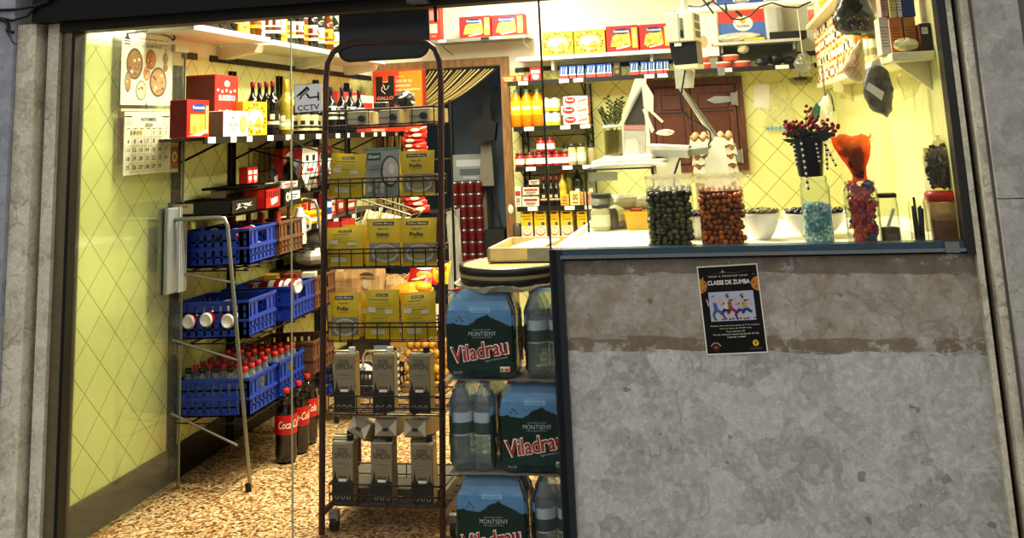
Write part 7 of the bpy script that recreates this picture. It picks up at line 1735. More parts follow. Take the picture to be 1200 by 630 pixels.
for z, rx, sh in ((0, .028, 0), (ohh*.12, .024, 0), (ohh*.3, .032, -.004), (ohh*.55, .052, -.010), (ohh*.8, .066, -.016), (ohh*.95, .070, -.018), (ohh, .072, -.018)):
    secs.append([(sh+rx*math.cos(2*PI*k/20)*(1+rnd.uniform(-.05, .05)), rx*.5*math.sin(2*PI*k/20)*(1+rnd.uniform(-.1, .1)), z+(rnd.uniform(-.008, .012) if z == ohh else 0)) for k in range(20)])
MB().rings(secs, CELL, cap1=False, smooth=False).build('cone', OC)
m = MB(); DKB = plain('5A120C', .4, var=.3)
for k in range(110):
    f = rnd.random(); z = ohh*(.08+.82*f); rx = .018+.042*f; a0 = rnd.random()*6.28; q = rnd.random()**.5*.8; m.ball((-.026*f+rx*q*math.cos(a0), rx*.42*q*math.sin(a0), z), rnd.uniform(.008, .013), DKB, 7, 5)
m.build('dried_berries', OC)
# ---- glass case with its contents
GCY = .74
g0, g1 = cz(690, 268, GCY), cz(769, 262, GCY); gz = cz(728, 197.5, GCY).z
GCS = thing('glass_case', 'low glass display case with thin black edges on the counter', 'display case', ((g0.x+g1.x)/2, GCY, CZ))
gx0, gx1 = g0.x-GCS.location.x, g1.x-GCS.location.x; ght = gz-CZ; gd = .34
m = MB(); G3 = clear('FAFCF4', .8, .015)
for q in (((gx0, 0, 0), (gx1, 0, 0), (gx1, 0, ght), (gx0, 0, ght)), ((gx0, 0, 0), (gx0, gd, 0), (gx0, gd, ght), (gx0, 0, ght)), ((gx1, 0, 0), (gx1, gd, 0), (gx1, gd, ght), (gx1, 0, ght)), ((gx0, 0, ght), (gx1, 0, ght), (gx1, gd, ght), (gx0, gd, ght))): m.poly(q, G3)
m.build('glass_pane', GCS)
m = MB()
for a, b in (((gx0, 0, 0), (gx0, 0, ght)), ((gx0, 0, ght), (gx1, 0, ght)), ((gx0, gd, 0), (gx0, gd, ght)), ((gx0, gd, ght), (gx1, gd, ght)), ((gx1, 0, 0), (gx1, 0, ght)), ((gx0, 0, ght), (gx0, gd, ght)), ((gx1, 0, ght), (gx1, gd, ght))): m.tube([a, b], .0045, BLACK, 6)
m.build('edge_frame', GCS)
MB().rect(gx0+.01, ght-.05, gx0+.14, ght-.012, .004, plain('9A9A86', .5)).build('case_label', GCS)
# in the case: jar with label, yellow tub, wrapped cheeses
JJ = thing('glass_jar', 'squat glass jar with dark lid and pale label inside the glass case', 'jar', (cz(704, 268, GCY+.05).x, GCY+.07, CZ+.0005))
MB().lathe([(.038, 0), (.042, .006), (.042, .085), (.034, .098)], plain('B8B08A', .25), n=20, sq=.8).build('jar_body', JJ); MB().lathe([(.0425, .02), (.0425, .07)], plain('E0DCC4', .5), n=20, sq=.8, cap0=False, cap1=False).build('label_band', JJ); MB().lathe([(.036, .096), (.037, .098), (.037, .112), (.03, .115)], plain('2A2A28', .35), n=20).build('lid', JJ)
p = cz(716, 266, GCY+.1); tag(MB().lathe([(.03, 0), (.035, .008), (.035, .07), (.025, .09)], plain('4A463A', .4), n=16).build('food_tin', None, (p.x, GCY+.12, CZ+.0005)), 'dark round tin behind the labelled jar inside the glass case', 'tin')
p = cz(698, 262, GCY+.2); tag(MB().lathe([(.04, 0), (.045, .008), (.045, .13), (.03, .135)], plain('8A8A80', .4, trans=.2), n=16).lathe([(.046, .135), (.046, .15)], plain('3A3C3E', .4), n=16).build('glass_jar', None, (p.x+.03, GCY+.22, CZ+.0005)), 'tall grey jar with dark lid at the back left of the glass case', 'jar')
y0_, y1_ = cz(731, 265, GCY+.04), cz(775, 265, GCY+.04); yw = (y1_-y0_).x; yh = cz(745, 248, GCY+.04).z-cz(745, 267, GCY+.04).z
t = thing('food_tub', 'bright yellow rectangular tub inside the glass case', 'tub', ((y0_.x+y1_.x)/2, GCY+.12, CZ+.0005))
MB().rings([[(x*yw/2*k, y*.065*k, z) for x, y in ((-1, -.8), (-.9, -1), (.9, -1), (1, -.8), (1, .8), (.9, 1), (-.9, 1), (-1, .8))] for k, z in ((.86, 0), (1.0, yh), (1.05, yh), (1.05, yh+.008), (.9, yh+.008))], plain('E6B416', .35), smooth=False).build('tub_body', t)
MB().box((-.03, 0, yh+.012), (.05, .06, .010), ORANGE, .003).build('tub_lid', t)
CH_ = [('C9C4A8', .10, .045, 732, 242, 'long pale wrapped cheese at the back of the glass case'), ('E8E2C8', .09, .04, 757, 240, 'creamy wrapped cheese at the right back of the glass case'), ('4A443C', .07, .03, 750, 246, 'dark sausage piece behind the yellow tub'), ('DAD0A0', .05, .05, 722, 256, 'upright cheese wedge beside the labelled jar'), ('8A8678', .035, .02, 726, 263, 'small grey wrapped piece beside the yellow tub')]
for i, (c, rx, rz_, px, py, lab) in enumerate(CH_):
    Y = GCY+(.24 if i < 3 else .16); zz = rz_+(.055 if i < 2 else .035 if i == 2 else 0)
    tag(crumple(rx, .05, rz_, plain(c, .4, var=.2, scale=20), 300+i, 16, 7, .08).build('wrapped_cheese', None, (cz(px, py, Y).x, Y, CZ+zz+.002)), lab, 'cheese', 'cheeses in the glass case')
tag(MB().b2((-.17, -.05, 0), (.17, .05, .05), plain('D6D0B0', .5), .004).build('storage_box', None, (cz(745, 255, GCY+.25).x, GCY+.26, CZ+.0005)), 'pale flat box carrying the cheeses at the back of the glass case', 'box')
# on top of the case: cloth, vase with twigs, board with bags
tz = gz+.005
m = MB(); rnd = random.Random(8)
for lay, (w_, d_, z_) in enumerate(((.175, .11, 0), (.165, .10, .016), (.12, .09, .031))):
    secs = []
    for zz, q in ((0, .97), (.004, 1.0), (.012, 1.0), (.016, .96)):
        secs.append([(w_*q*(abs(math.cos(t))**.35)*math.copysign(1, math.cos(t))+.004*math.sin(7*t+lay), .11+d_*q*(abs(math.sin(t))**.35)*math.copysign(1, math.sin(t))+.004*math.sin(5*t), z_+zz+.003*math.sin(3*t+lay)) for t in [2*PI*k/48 for k in range(48)]])
    m.rings(secs, plain('EFEBDA', .7), smooth=True)
tag(m.build('cloth', None, (cz(735, 193, GCY).x-.0, GCY+.03, tz)), 'folded white cloth lying on top of the glass case', 'cloth')
vx = cz(720, 190, GCY+.1); vr = (cz(731, 170, GCY+.1)-cz(710, 170, GCY+.1)).x/2; vb = tz+.045; vh = cz(720, 148, GCY+.1).z-vb
VS = thing('glass_vase', 'tall glass vase of brownish water with leafy green twigs on the glass case', 'vase', (vx.x, GCY+.12, vb))
MB().lathe([(vr*.95, 0), (vr, .004), (vr, vh)], JAR, n=24, sq=1.0, cap1=False).build('vase_glass', VS)
MB().lathe([(vr*.9, .003), (vr*.94, .008), (vr*.94, vh*.88)], plain('7A6A1E', .2, var=.3, scale=12), n=24, sq=1.0).build('water', VS)
MB().lathe([(vr*1.06, vh-.006), (vr*1.08, vh), (vr*1.06, vh+.006), (vr*.98, vh)], plain('D8D8C8', .3), n=24, sq=1.0, cap0=False, cap1=False).build('rim', VS)
rnd = random.Random(31); TWG = plain('4A5226', .6); LFS = [plain('4A5A22', .5), plain('6A7430', .5), plain('2E3A18', .5)]
for k in range(9):
    m = MB(); a0 = rnd.uniform(-.55, .55); l = rnd.uniform(.09, .17); p = Vector((rnd.uniform(-.02, .02), rnd.uniform(-.02, .02), vh*.7)); q = p+Vector((math.sin(a0)*l, rnd.uniform(-.02, .02), vh*.3+l*math.cos(a0))); m.tube([p, (p+q)/2+Vector((.004, 0, 0)), q], .0018, TWG, 4)
    for j in range(12):
        f = .35+.65*j/12; c = p+(q-p)*f; sg = 1 if j % 2 else -1; ll = rnd.uniform(.018, .030); d = Vector((math.cos(a0)*sg*.7+math.sin(a0)*.6, rnd.uniform(-.4, .4), .6)).normalized()*ll; nr = d.cross(Vector((0, 1, 0))).normalized()*.0055
        m.poly([tuple(c), tuple(c+d*.5+nr), tuple(c+d), tuple(c+d*.5-nr)], LFS[j % 3])
    m.build('twig', VS)
# board with bags leaning behind the vase
BRD = thing('display_board', 'white board with dark triangle, pink strip and grey print behind the vase', 'board', (cz(752, 185, GCY+.22).x, GCY+.22, tz+.01))
bo = Vector(BRD.location)
def bp_(px, py): v = AY(px, py, GCY+.22)-bo; return (v.x, v.z)
m = MB(); m.prism([bp_(*p) for p in ((729, 187), (763, 185), (757, 92), (744, 92), (728, 140))], 0, .008, plain('E6E2D0', .6)); m.build('board_panel', BRD)
m = MB(); m.pol([bp_(*p) for p in ((731, 146), (756, 146), (752, 105))], -.002, plain('4A4640', .6)); m.pol([bp_(*p) for p in ((731, 152), (755, 152), (755, 146), (731, 147))], -.0025, plain('C88A80', .6)); m.pol([bp_(*p) for p in ((731, 184), (757, 183), (756, 153), (731, 153))], -.002, plain('C2BEB0', .6)); m.pol([bp_(*p) for p in ((733, 183), (749, 182), (748, 166), (744, 162), (733, 163))], -.003, plain('D8D4C6', .6)); m.build('board_print', BRD)
for i, pts in enumerate((((744, 93), (757, 92), (731, 137), (729, 140)), ((752, 98), (757, 97), (766, 112), (766, 130), (755, 125)), ((754, 124), (757, 122), (778, 142), (776, 144)), ((753, 128), (757, 128), (767, 152), (764, 156)))):
    m = MB(); m.prism([bp_(*p) for p in pts], -.012-.004*i, -.006-.004*i, plain('EDE9D6', .6)); m.build('hanging_strip', BRD)
p = AY(780, 155, GCY+.22); tag(crumple(.045, .02, .014, plain('DAD4B0', .6), 44, 12, 6, .25).build('string_bundle', None, (p.x, GCY+.2, p.z)), 'bundle of pale string sticking out right of the leaning board', 'string')
# ---- scale, lamp arm and egg trays on the back table
BTB = thing('work_table', 'white work table behind the counter carrying egg trays and scale', 'table', (.0, 2.15, 0)); TBZ = .92
MB().b2((-.75, -.35, TBZ-.04), (.55, .35, TBZ), plain('E8E4D2', .4), .004).build('tabletop', BTB)
for x in (-.7, .5):
    for y in (-.3, .3): MB().b2((x-.025, y-.025, 0), (x+.025, y+.025, TBZ-.04), plain('C9C5B4', .5)).build('leg', BTB)
EGG = [plain('C98A5E', .5, var=.06), plain('D8A078', .5, var=.06), plain('B87850', .5, var=.06)]; ES = [MB().lathe([(.006, -.026), (.016, -.019), (.021, -.004), (.019, .010), (.011, .022), (.003, .027)], c, n=12).mesh('egg') for c in EGG]
TRM = plain('B8B29A', .9, var=.15, scale=20, bump=.3)
def egg_tray_mesh():
    m = MB(); n = 5; s_ = .046; w = n*s_; N_ = n*6; vs = []; fs = []
    for j in range(N_+1):
        for i in range(N_+1):
            x, y = -w/2+w*i/N_, -w/2+w*j/N_; c = math.cos((x/s_+.5)*2*PI); d = math.cos((y/s_+.5)*2*PI)
            vs.append((x, y, .022+.011*(c+d)*.9))
    for j in range(N_):
        for i in range(N_): a = j*(N_+1)+i; fs.append((a, a+1, a+N_+2, a+N_+1))
    m.add(vs, fs, TRM, True)
    # scalloped skirt
    for sx, sy, rot in ((0, -1, 0), (0, 1, PI), (1, 0, PI/2), (-1, 0, -PI/2)):
        v2 = []; f2 = []
        M_ = Matrix.Rotation(rot, 4, 'Z')
        for i in range(N_+1):
            x = -w/2+w*i/N_; top = .022+.011*(math.cos((x/s_+.5)*2*PI)-1)*.9+.004
            for z in (top, -.014-.004*math.cos((x/s_+.5)*2*PI)): v2.append(tuple(M_ @ Vector((x*(1.0 if z == top else 1.05), -w/2-(0 if z == top else .008), z))))
        for i in range(N_): f2.append((2*i, 2*i+2, 2*i+3, 2*i+1))
        m.add(v2, f2, TRM, True)
    return m
ETM = egg_tray_mesh().mesh('egg_tray')
EY = 2.06; e0, e1 = AY(808, 180, EY-.115), AY(864, 178, EY-.115); ex = (e0.x+e1.x)/2
ntr = 5; etop = AY(835, 166, EY-.12).z; step = .050; ez0 = etop-step*(ntr-1)-.02
for k in range(ntr):
    o = bpy.data.objects.new('egg_tray', ETM); COL.objects.link(o); o.location = (ex+R(-.006, .006), EY, ez0+step*k+.014); o.rotation_euler = (0, 0, .05*(k % 2)); tag(o, 'grey cardboard egg tray, %s of the stack behind the tubs' % ['lowest', 'second from the bottom', 'middle', 'second from the top', 'topmost'][k], 'egg tray', 'stacked egg trays')
    for j in range(5):
        for i in range(5):
            if 0 < j and k < ntr-1 and 0 < i < 4: continue
            if k == ntr-1 and (i, j) in ((2, 1),): continue
            q = bpy.data.objects.new('egg', random.choice(ES)); COL.objects.link(q); q.location = (ex-.092+.046*i, EY-.092+.046*j, ez0+step*k+.014+.034); q.rotation_euler = (R(-.1, .1), R(-.1, .1), 0)
            tag(q, 'brown egg in the %s of the egg tray stack, %s row' % (['lowest tray', 'second tray', 'middle tray', 'fourth tray', 'top tray'][k], ['front', 'second', 'third', 'fourth', 'back'][j]), 'egg', 'brown eggs, %s, %s row' % (['lowest tray', 'second tray', 'middle tray', 'fourth tray', 'top tray'][k], ['front', 'second', 'third', 'fourth', 'back'][j]))
tag(MB().b2((-.11, -.11, 0), (.11, .11, ez0-.001-TBZ), plain('A89C78', .7)).build('cardboard_box', None, (ex, EY, TBZ+.0005)), 'cardboard box under the stack of egg trays', 'box')
SY = .97
SCL = thing('weighing_scale', 'white weighing scale with display head on a column behind the tubs', 'scale', (AY(843, 200, SY).x, SY, CZ+.0005))
so = Vector(SCL.location); SW = plain('EEEBDC', .4, var=.03)
def sp2(px, py, Y=SY): v = AY(px, py, Y)-so; return (v.x, v.z)
m = MB(); m.prism([sp2(*p) for p in ((834, 225), (858, 225), (848, 162), (838, 160), (834, 166), (832, 180), (826, 186), (826, 225))], -.02, .05, SW); m.build('column', SCL)
m = MB(); m.prism([sp2(*p) for p in ((803, 172), (829, 167), (830, 176), (804, 180))], -.05, .03, SW); m.prism([sp2(*p) for p in ((803, 176), (830, 172), (831, 180), (805, 183))], -.055, -.05, plain('8A9078', .3)); m.build('display_head', SCL)
m = MB(); m.prism([sp2(*p) for p in ((765, 172), (806, 174), (808, 184), (766, 182))], -.14, .14, plain('DAD8CC', .3, .3)); m.prism([sp2(*p) for p in ((761, 169), (808, 171), (808, 175), (762, 174))], -.17, .17, plain('EEEDE4', .25, .2)); m.build('weighing_plate', SCL)
b0, b1 = sp2(770, 184), sp2(800, 240); m = MB(); m.b2((b0[0], -.1, -.0), (b1[0], .1, b0[1]), SW); m.build('scale_body', SCL)
LA = thing('lamp_arm', 'slanting metal arm with black cable in front of the wooden shutters', 'lamp arm', AY(838, 162, SY+.1))
lo_ = Vector(LA.location)
def lp_(px, py, Y): return tuple(AY(px, py, Y)-lo_)
MB().tube([lp_(838, 164, SY+.1), lp_(802, 110, SY+.1), lp_(797, 103, SY+.1)], .010, plain('C8C6B8', .3, .7), 10).tube([lp_(842, 162, SY+.1), lp_(805, 110, SY+.1)], .006, plain('8A887C', .3, .7), 8).build('arm', LA)
MB().tube([lp_(*p, SY+.05) for p in ((803, 82), (800, 100), (797, 118), (800, 130), (808, 139), (822, 146), (832, 155), (833, 164), (829, 172))], .0045, BLACK, 6).build('cable', LA)
tag(MB().tube([AY(*p, SY-.1) for p in ((810, 171), (800, 176), (795, 190), (790, 205), (790, 225), (790, 240))], .0045, BLACK, 6).build('cable'), 'black cable hanging in front of the weighing scale', 'cable')
# ---- hanging display unit on a pole
HY = 1.0
HU = thing('hanging_display', 'beige boxy display unit with dark screen hanging on a pole from the ceiling', 'display', AY(800, 45, HY), -.22); ho = Vector(HU.location)
def hp(px, py): v = AY(px, py, HY)-ho; return (v.x, v.z)
HB2 = plain('CFCBAE', .45, var=.06); 
MB().cyl((hp(799, 12)[0], .06, hp(799, 14)[1]), (hp(796, -40)[0], .06, 2.79-ho.z), .017, plain('C9C7B4', .4, .3), n=12).build('pole', HU)
ux0, uz0 = hp(778.5, 15); ux1, uz1 = hp(815, 48)
m = MB(); m.b2((ux0, 0, uz1), (ux1, .13, uz0), HB2, .006); mx2 = (ux0+ux1)/2
m.b2((mx2-.0, -.003, uz1+.02), (mx2+.014, .001, uz0-.03), plain('6A6858', .5)); m.b2((mx2-.0, -.004, uz1+.02), (mx2+.014, -.001, uz1+.055), BLACK)
m.b2((mx2-.008, -.002, uz1), (mx2-.006, .001, uz0), plain('8A886E', .5))
m.b2((ux0-.004, .02, uz1+.05), (ux0, .1, uz0-.04), DARK)
m.build('upper_housing', HU)
m = MB(); 
for k in range(3): m.b2((ux1+.0, .02, uz1+.02+.04*k), (ux1+.0025, .11, uz1+.05+.04*k), plain('4A483A', .4))
m.build('key_panel', HU)
lz = hp(800, 79)[1]
lo2 = MB(); lo2.prism([(ux0+.006, uz1), (ux1, uz1), (ux1+.002, lz), (ux0+.03, lz), (ux0+.012, (uz1+lz)/2)], .015, .12, plain('23231E', .25)); lo2.prism([(ux0+.02, lz+.012), (ux1+.003, lz+.014), (ux1+.003, lz-.006), (ux0+.04, lz-.006)], .0, .125, HB2); lo2.build('screen', HU)
MB().b2((mx2-.035, .008, uz1-.018), (mx2-.002, .0145, uz1-.003), WHITE).build('paper_label', HU)
m = MB(); m.prism([hp(*p) for p in ((778, 50), (783, 52), (790, 76), (806, 82), (804, 102), (783, 103))], .125, .14, plain('B9B8A4', .4, trans=.15)); m.build('back_plate', HU)
MB().tube([(ux0+.05, .08, uz0), (ux0+.03, .08, uz0+.012), (ux0+.02, .08, uz0+.006)], .006, plain('6A6858', .5), 6).build('connector', HU)
# ladle handle
tag(MB().tube([AY(*p, .9) for p in ((874, 210), (880, 209), (884, 205), (880, 203), (876, 206))], .003, STEEL, 6).build('wire_hook'), 'thin wire hook right of the brown olive tub', 'hook')
# ================================================================ right wall shelves and hanging bags
SX = .615; SZ = 1.752
def rs(px, py, X=SX): return AX(px, py, X)
RSH = thing('shelf_board', 'long cream shelf along the right tiled wall', 'shelf', (XR, 1.1, SZ)); CRM = plain('E6DFB4', .45)
RY0, RY1 = .11, 3.2
MB().b2((SX-XR, RY0-1.1, -.032), (0, RY1-1.1, 0), CRM, .003).build('board', RSH)
for yy in (RY0+.12, 1.2, 2.6): MB().rings([[(0-.002, yy-1.1, -.032), (SX-XR+.03, yy-1.1, -.032), (-.002, yy-1.1, -.14)], [(-.002, yy-1.08, -.032), (SX-XR+.03, yy-1.08, -.032), (-.002, yy-1.08, -.14)]], CRM, smooth=False).build('bracket', RSH)
UZ = rs(945, 29, .56).z
a, b = rs(946, 28, .56), rs(980, 8, .56)
R2S = thing('shelf_board', 'short cream shelf in the corner above the spice jars', 'shelf', (XR, (a.y+b.y)/2, a.z)); hl = abs(a.y-b.y)/2+.1
MB().b2((.56-XR, -hl, -.03), (0, hl, 0), CRM, .003).build('board', R2S)
gR = 'boxes on the right wall shelf'
def rbox(px0, px1, ptop, pbot, Y, z, col, art, label, d=.12, name='carton', cat='box', side=None, grp=gR):
    a, b = AY(px0, (ptop+pbot)/2, Y), AY(px1, (ptop+pbot)/2, Y); h = AY((px0+px1)/2, ptop, Y).z-z
    w = min((b-a).x, XR-.002-a.x)
    o = carton_box(w, d, h, col, art, side).build(name, None, (a.x+w/2, Y+d/2, z)); return tag(o, label, cat, grp)
Zs = SZ+.0005
def art_lines(c):
    def f(m, w, h, y):
        for k in range(7): m.rect(-w*.38, h*(.2+.085*k), w*(.38-.1*(k % 3)), h*(.225+.085*k), y, plain(c, .5))
    return f
def art_bar(m, w, h, y): m.rect(-w*.35, h*.62, w*.2, h*.85, y, WHITE); [m.rect(-w*.30+w*.05*k, h*.65, -w*.28+w*.05*k, h*.83, y-.0003, BLACK) for k in range(9)]
rbox(1079, 1092.5, 27, 58, .13, Zs, '141312', art_bar, 'black carton with white code panel at the near end of the right shelf', side='8A2A2A')
rbox(1060, 1074, 20, 58, .19, Zs, 'C08420', art_lines('8A5A14'), 'orange carton right of its twin on the right wall shelf')
rbox(1043.5, 1058.5, 21, 60, .19, Zs, 'C8781E', art_lines('8A4A10'), 'orange carton with a pink flank, left of its twin on the right wall shelf', side='E8D0C0')
rbox(1031.5, 1042, 20, 62, .22, Zs, 'DAD4C0', art_lines('9A8A7A'), 'off-white carton standing left of the two orange cartons')
z2 = AY(1060, 20, .19).z+.001
rbox(1056, 1071, -20, 20, .20, z2, '1C3E8A', art_bar, 'dark blue carton on top of the right orange carton', .11)
rbox(1050, 1055.5, -20, 20, .20, z2, 'E6E4DA', art_lines('6A8AB8'), 'narrow white carton beside the dark blue one', .11)
rbox(1041, 1049, -20, 20, .20, z2, 'E4DA9A', art_lines('B89A3A'), 'pale yellow carton on top of the left orange carton', .11)
rbox(1031, 1039.5, -20, 19, .22, AY(1036, 20, .22).z+.002, 'C9A89A', art_lines('8A5A4A'), 'pinkish carton on top of the off-white one', .10)
p = AY(1058, 52, .135); tag(crumple(.045, .028, .024, plain('D8D2A0', .35, var=.3, scale=20), 71, 14, 7, .25).build('plastic_bag', None, (p.x+.012, .142, Zs+.028)), 'crumpled pale bag lying in front of the orange cartons', 'bag')
# jars and tubes further along: cream tubes, orange cartons, spice jars
for i, px in enumerate((1012, 1018, 1024)):
    q = rs(px, 70, SX+.02); h = AX(px, 44, SX+.02).z-Zs
    tag(MB().lathe([(.021, 0), (.022, .004), (.022, h*.86), (.019, h*.87), (.019, h)], plain('DDD3A0', .4), n=14).lathe([(.0225, h*.3), (.0225, h*.6)], plain('A8A070', .5), n=14, cap0=False, cap1=False).build('spice_jar', None, (SX+.028, q.y, Zs)), 'tall cream tube jar, %s from the left beside the off-white carton' % ['first', 'second', 'third'][i], 'jar', 'cream tube jars on the right shelf')
for i, (px, c, t_) in enumerate(((981, 'D8902A', 48), (988, 'E0A83A', 46), (995, 'C8641E', 45), (1003, 'D87A1E', 43))):
    y = rs(px, 80).y; h = AX(px, t_, SX+.01).z-Zs
    o = carton_box(.075, .06, h, c, art_plain('F0E0B0', 'C8501E')).build('carton', None, (SX+.035, y, Zs), -PI/2); tag(o, ['mustard', 'yellow-orange', 'rusty orange', 'deep orange'][i]+' carton in the row behind the striped bag on the right shelf', 'box', 'orange cartons in a row on the right shelf')
gS = 'spice jars stacked in the right corner'
SPK = []
for nm, body, lab_, lid_ in (('amber', 'C8862A', 'F0E8D0', 'E0D4A0'), ('dark-labelled', 'D8D0A8', '22201C', 'D8CC8A'), ('red-orange', 'D8542A', 'F0E4C8', 'E8DCB0'), ('yellow', 'E0B42E', 'F4ECC8', 'E8D890'), ('white', 'E8E4D4', 'B8B09A', 'F0ECDC')):
    t = thing('spice_jar', 'x', 'jar')
    MB().lathe([(.026, 0), (.028, .004), (.028, .062), (.022, .07)], plain(body, .3, var=.3, scale=30), n=12).build('jar_body', t); MB().lathe([(.0287, .015), (.0287, .05)], plain(lab_, .5), n=12, cap0=False, cap1=False).build('label_band', t); MB().lathe([(.025, .07), (.0255, .072), (.0255, .09), (.023, .092)], plain(lid_, .4), n=12).build('lid', t)
    SPK.append((nm, t, []))
SPJ_Y = [1.30+.062*i for i in range(30)]
for lv in range(5):
    for i in range(30):
        if lv == 4 and i < 12: continue
        if i < 8 and lv > 2: continue
        nm, t, u = SPK[(i*7+lv*3+(i*lv) % 4) % 5]
        if i % 3 == 2 and lv < 3: nm, t, u = SPK[3 if lv == 1 else 2]
        place(t, u, (SX+.032+R(-.002, .002), SPJ_Y[i], Zs+lv*.0925), R(0, 3), 'small %s spice jar in the tall stacks along the right wall shelf, %s level' % (nm, ['bottom', 'second', 'middle', 'fourth', 'top'][lv]), '%s spice jars, %s level of the right shelf' % (nm, ['bottom', 'second', 'middle', 'fourth', 'top'][lv]))
# small jars and red-orange tops on the corner shelf and dark goods
for i, (px, py, c) in enumerate(((946, 56, 'C8401E'), (952, 46, 'D8C89A'), (958, 40, '3A362C'), (965, 34, 'D8D0B0'))):
    pass
for i, (px, c) in enumerate(((950, 'D8502A'), (957, 'E0C8A0'), (966, 'C8A030'))):
    y = rs(px, 20, .58).y; tag(MB().lathe([(.03, 0), (.034, .005), (.034, .07), (.03, .08)], plain(c, .4), n=14).lathe([(.035, .08), (.035, .1)], plain('E8DCB0', .4), n=14).build('food_jar', None, (.60, y, a.z+.0005)), ['red-orange', 'beige', 'mustard'][i]+' jar on the short corner shelf', 'jar', 'jars on the short corner shelf')
# pole with clips hanging under the shelf corner
# --- hanging bags
def hang(pts, Y, m, label, name='hanging_bag', th=.06, cat='bag', seed=1, holder=None):
    q = [AY(*p, Y) for p in pts]; c = sum(q, Vector())/len(q); rnd = random.Random(seed)
    n = len(q); mb = MB(); ring0 = [v-c for v in q]
    secs = []
    r2 = []
    for i in range(n):
        for k in range(3): r2.append(ring0[i]+(ring0[(i+1) % n]-ring0[i])*(k/3))
    for f, s in ((-1, .12), (-.96, .4), (-.85, .7), (-.6, .88), (-.2, 1.0), (.3, 1.0), (.75, .82), (1, .4)): secs.append([(v.x*s+rnd.uniform(-.004, .004), f*th/2+rnd.uniform(-.006, .006), v.z*(s*.6+.4 if s > .5 else s)+rnd.uniform(-.003, .003)) for v in r2])
    mb.rings(secs, m, smooth=True)
    o = mb.build(name, None, c); return tag(o, label, cat), c
DKF = plain('2A241A', .18, var=.8, scale=22, spec=.9, bump=.5, trans=.12)
o, c = hang([(985, -8), (978, 12), (976, 26), (981, 36), (992, 41), (1008, 41), (1022, 39), (1031, 34), (1024, 14), (1014, -8)], .55, DKF, 'shiny dark plastic bag hanging from above at the right corner', seed=3, th=.10)
m = MB(); q1 = AY(992, -4, .55)-c; m.tube([(0, 0, .09), (.0, 0, 2.79-c.z)], .003, WHITE, 5); m.build('hanging_cord', o)
m = MB()
for k in range(16): x, z = R(-.05, .05), R(-.06, .02); m.oval(x, z, .005, .004, -.058, plain('8A8A80', .3), n=8)
m.build('print', o)
GRYF = plain('6E6C66', .25, var=.7, scale=40, bump=.5, trans=.15)
o, c = hang([(1016, 80), (1012, 95), (1013, 115), (1022, 130), (1040, 137), (1045, 128), (1047, 105), (1042, 85), (1034, 78), (1028, 76)], .34, GRYF, 'grey transparent bag of dark sachets hanging from the right shelf', seed=4, th=.05)
m = MB(); v = [AY(*p, .32)-c for p in ((1017, 96), (1036, 108), (1033, 118), (1014, 104))]; m.poly([(p.x, -.03, p.z) for p in v], WHITE); m.text('01 1982', 0, .003, -.032, DARK, w=.04, rot=-.5); m.build('paper_label', o)
m = MB(); v = [AY(*p, .34)-c for p in ((1018, 84), (1022, 72), (1030, 68), (1034, 80), (1030, 84), (1026, 76))]; m.prism([(p.x, p.z) for p in v], -.01, .01, plain('E6E2CE', .5)); m.build('handle', o)
m = MB(); m.tube([(.0, 0, .08), (.015, .0, SZ-.034-c.z)], .003, WHITE, 5); m.build('hanging_cord', o)
STRP = plain('D8C8A0', .4, var=.35, scale=10, trans=.15)
o, c = hang([(1009, 44), (1000, 58), (990, 74), (985, 82), (994, 90), (1004, 97), (1012, 96), (1014, 84), (1013, 66)], .62, STRP, 'pale striped carrier bag hanging in front of the orange cartons', seed=5, th=.03)
m = MB()
for k in range(4): v = [AY(*p, .60)-c for p in ((1005+k*1.6, 56+8*k), (990+4*k, 84+2.4*k))]; m.tube([tuple(p) for p in v], .0016, plain('C87A5A', .5), 5)
m.build('stripe_print', o); MB().tube([(.0, 0, .07), (.03, .02, SZ-.03-c.z+.09)], .003, WHITE, 5).build('hanging_cord', o)
WBG = plain('EDE8D0', .5, var=.1, scale=10)
o, c = hang([(966, 112), (960, 122), (957, 140), (956, 166), (975, 168), (983, 162), (981, 140), (976, 122), (970, 110)], 1.5, WBG, 'white fabric bag hanging in the right rear corner', seed=6, th=.04)
MB().tube([(.0, 0, .08), (.0, 0, .26)], .004, plain('6A6A5A', .5), 5).tube([(.0, 0, .10), (.012, -.01, .14), (.03, -.01, .10), (.035, -.01, .03)], .004, plain('4A4A3A', .5), 5).build('strap', o)
tag(MB().prism([(0, 0), (.03, .02), (.04, .07), (.02, .09), (-.005, .05)], 0, .01, plain('2E6A54', .5)).build('green_cloth', None, (AY(953, 140, 1.48).x, 1.46, AY(953, 142, 1.48).z)), 'small green cloth hanging left of the white fabric bag', 'cloth')
tag(MB().box((0, 0, 0), (.05, .003, .05), plain('D8D0A0', .5, trans=.2)).build('paper_notice', None, (AY(982, 102, 1.9).x, 1.9, AY(982, 102, 1.9).z)), 'small translucent square tag under the right shelf', 'paper')
o, c = hang([(1058, 78), (1052, 92), (1060, 118), (1072, 112), (1080, 96), (1084, 84), (1070, 80)], .30, clear('FBFBE8', 1.6, .12, 'FFFFF0', .1), 'clear empty bag hanging under the near end of the right shelf', seed=8, th=.02, name='clear_bag')
MB().tube([(.0, 0, .05), (.01, .02, SZ-.034-c.z)], .002, WHITE, 5).build('hanging_cord', o)
o, c = hang([(935, 64), (930, 74), (934, 86), (948, 88), (954, 78), (950, 66), (942, 60)], 3.0, clear('E6E6DC', 1.6, .4, 'C9C9BE', .1), 'grey clear bag of packets at the corner end of the dark shelf', seed=9, th=.08, name='clear_bag')
MB().tube([(0, .03, .05), (0, .1, .4)], .003, WHITE, 5).build('hanging_cord', o)
p = AY(938, 90, 3.2); m = MB()
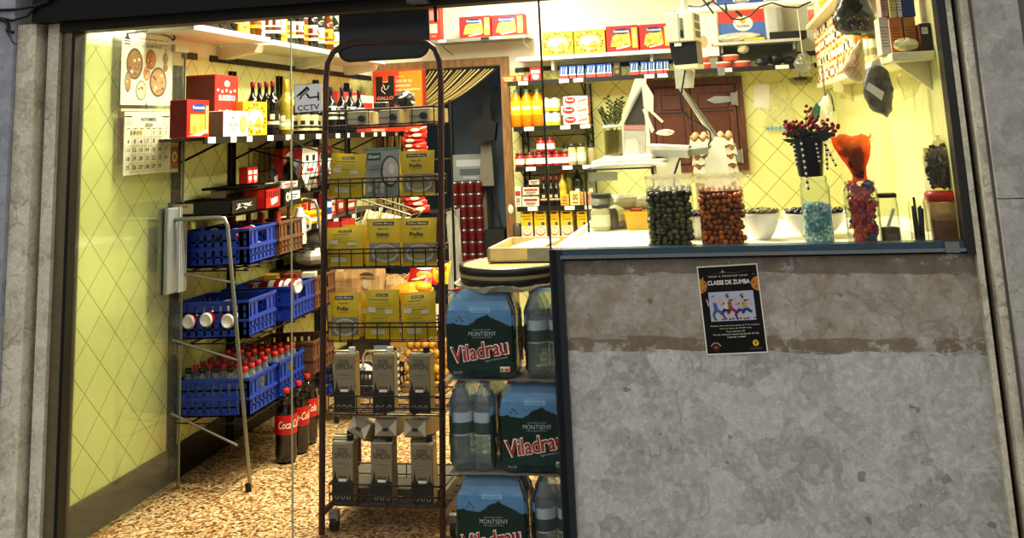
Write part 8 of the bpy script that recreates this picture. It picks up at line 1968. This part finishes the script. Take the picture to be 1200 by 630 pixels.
for k in range(14): a0 = PI+PI*k/13; m.tube([(0, 0, 0), (.08*math.cos(a0), R(-.02, .02), .05*math.sin(a0)-.01)], .003, BLACK, 4)
m.tube([(0, 0, 0), (0, .3, .12)], .004, BLACK, 5); tag(m.build('wire_rack', None, p), 'dark spread of wire prongs under the corner of the dark shelf', 'rack')
# ================================================================ light
def area(name, loc, rot, sx, sy, power, col):
    l = bpy.data.lights.new(name, 'AREA'); l.shape = 'RECTANGLE'; l.size = sx; l.size_y = sy; l.energy = power; l.color = col
    o = bpy.data.objects.new(name, l); COL.objects.link(o); o.location = loc; o.rotation_euler = rot; return o
WARM = (1.0, .97, .76)
area('fluorescent_light', (-1.45, 2.1, 2.74), (0, 0, 0), .25, 2.2, 85, WARM)
area('fluorescent_light', (-1.3, .55, 2.74), (0, 0, 0), 1.2, .25, 62, WARM)
area('fluorescent_light', (-.15, 1.5, 2.74), (0, 0, 0), .25, 2.0, 37, WARM)
area('storeroom_light', (-2.0, 4.6, 2.7), (0, 0, 0), .3, .3, 3.5, (.8, .9, 1.0))
w = bpy.data.worlds.new('street_daylight'); scene.world = w; w.use_nodes = True
nt = w.node_tree; nt.nodes.clear(); n = N(nt)
tc = n('ShaderNodeTexCoord'); sp = n('ShaderNodeSeparateXYZ', i_0=tc.outputs['Generated'])
c = n.ramp(n.math('ADD', n.math('MULTIPLY', sp.outputs[2], .5), .5), [(.45, lin('6A6660')), (.52, lin('8A8A8A')), (.75, lin('D6D4D0')), (1, lin('E8E6E2'))])
bg = n('ShaderNodeBackground', i_Color=c, i_Strength=1.35); o = n('ShaderNodeOutputWorld'); n.link(bg.outputs[0], o.inputs[0])
scene.view_settings.view_transform = 'Standard'; scene.view_settings.look = 'Medium High Contrast'
scene.view_settings.exposure = 0.0; scene.view_settings.gamma = 1.0
scene.cycles.transparent_max_bounces = 24; scene.cycles.max_bounces = 10; scene.cycles.transmission_bounces = 8
scene.cycles.caustics_reflective = False; scene.cycles.caustics_refractive = False
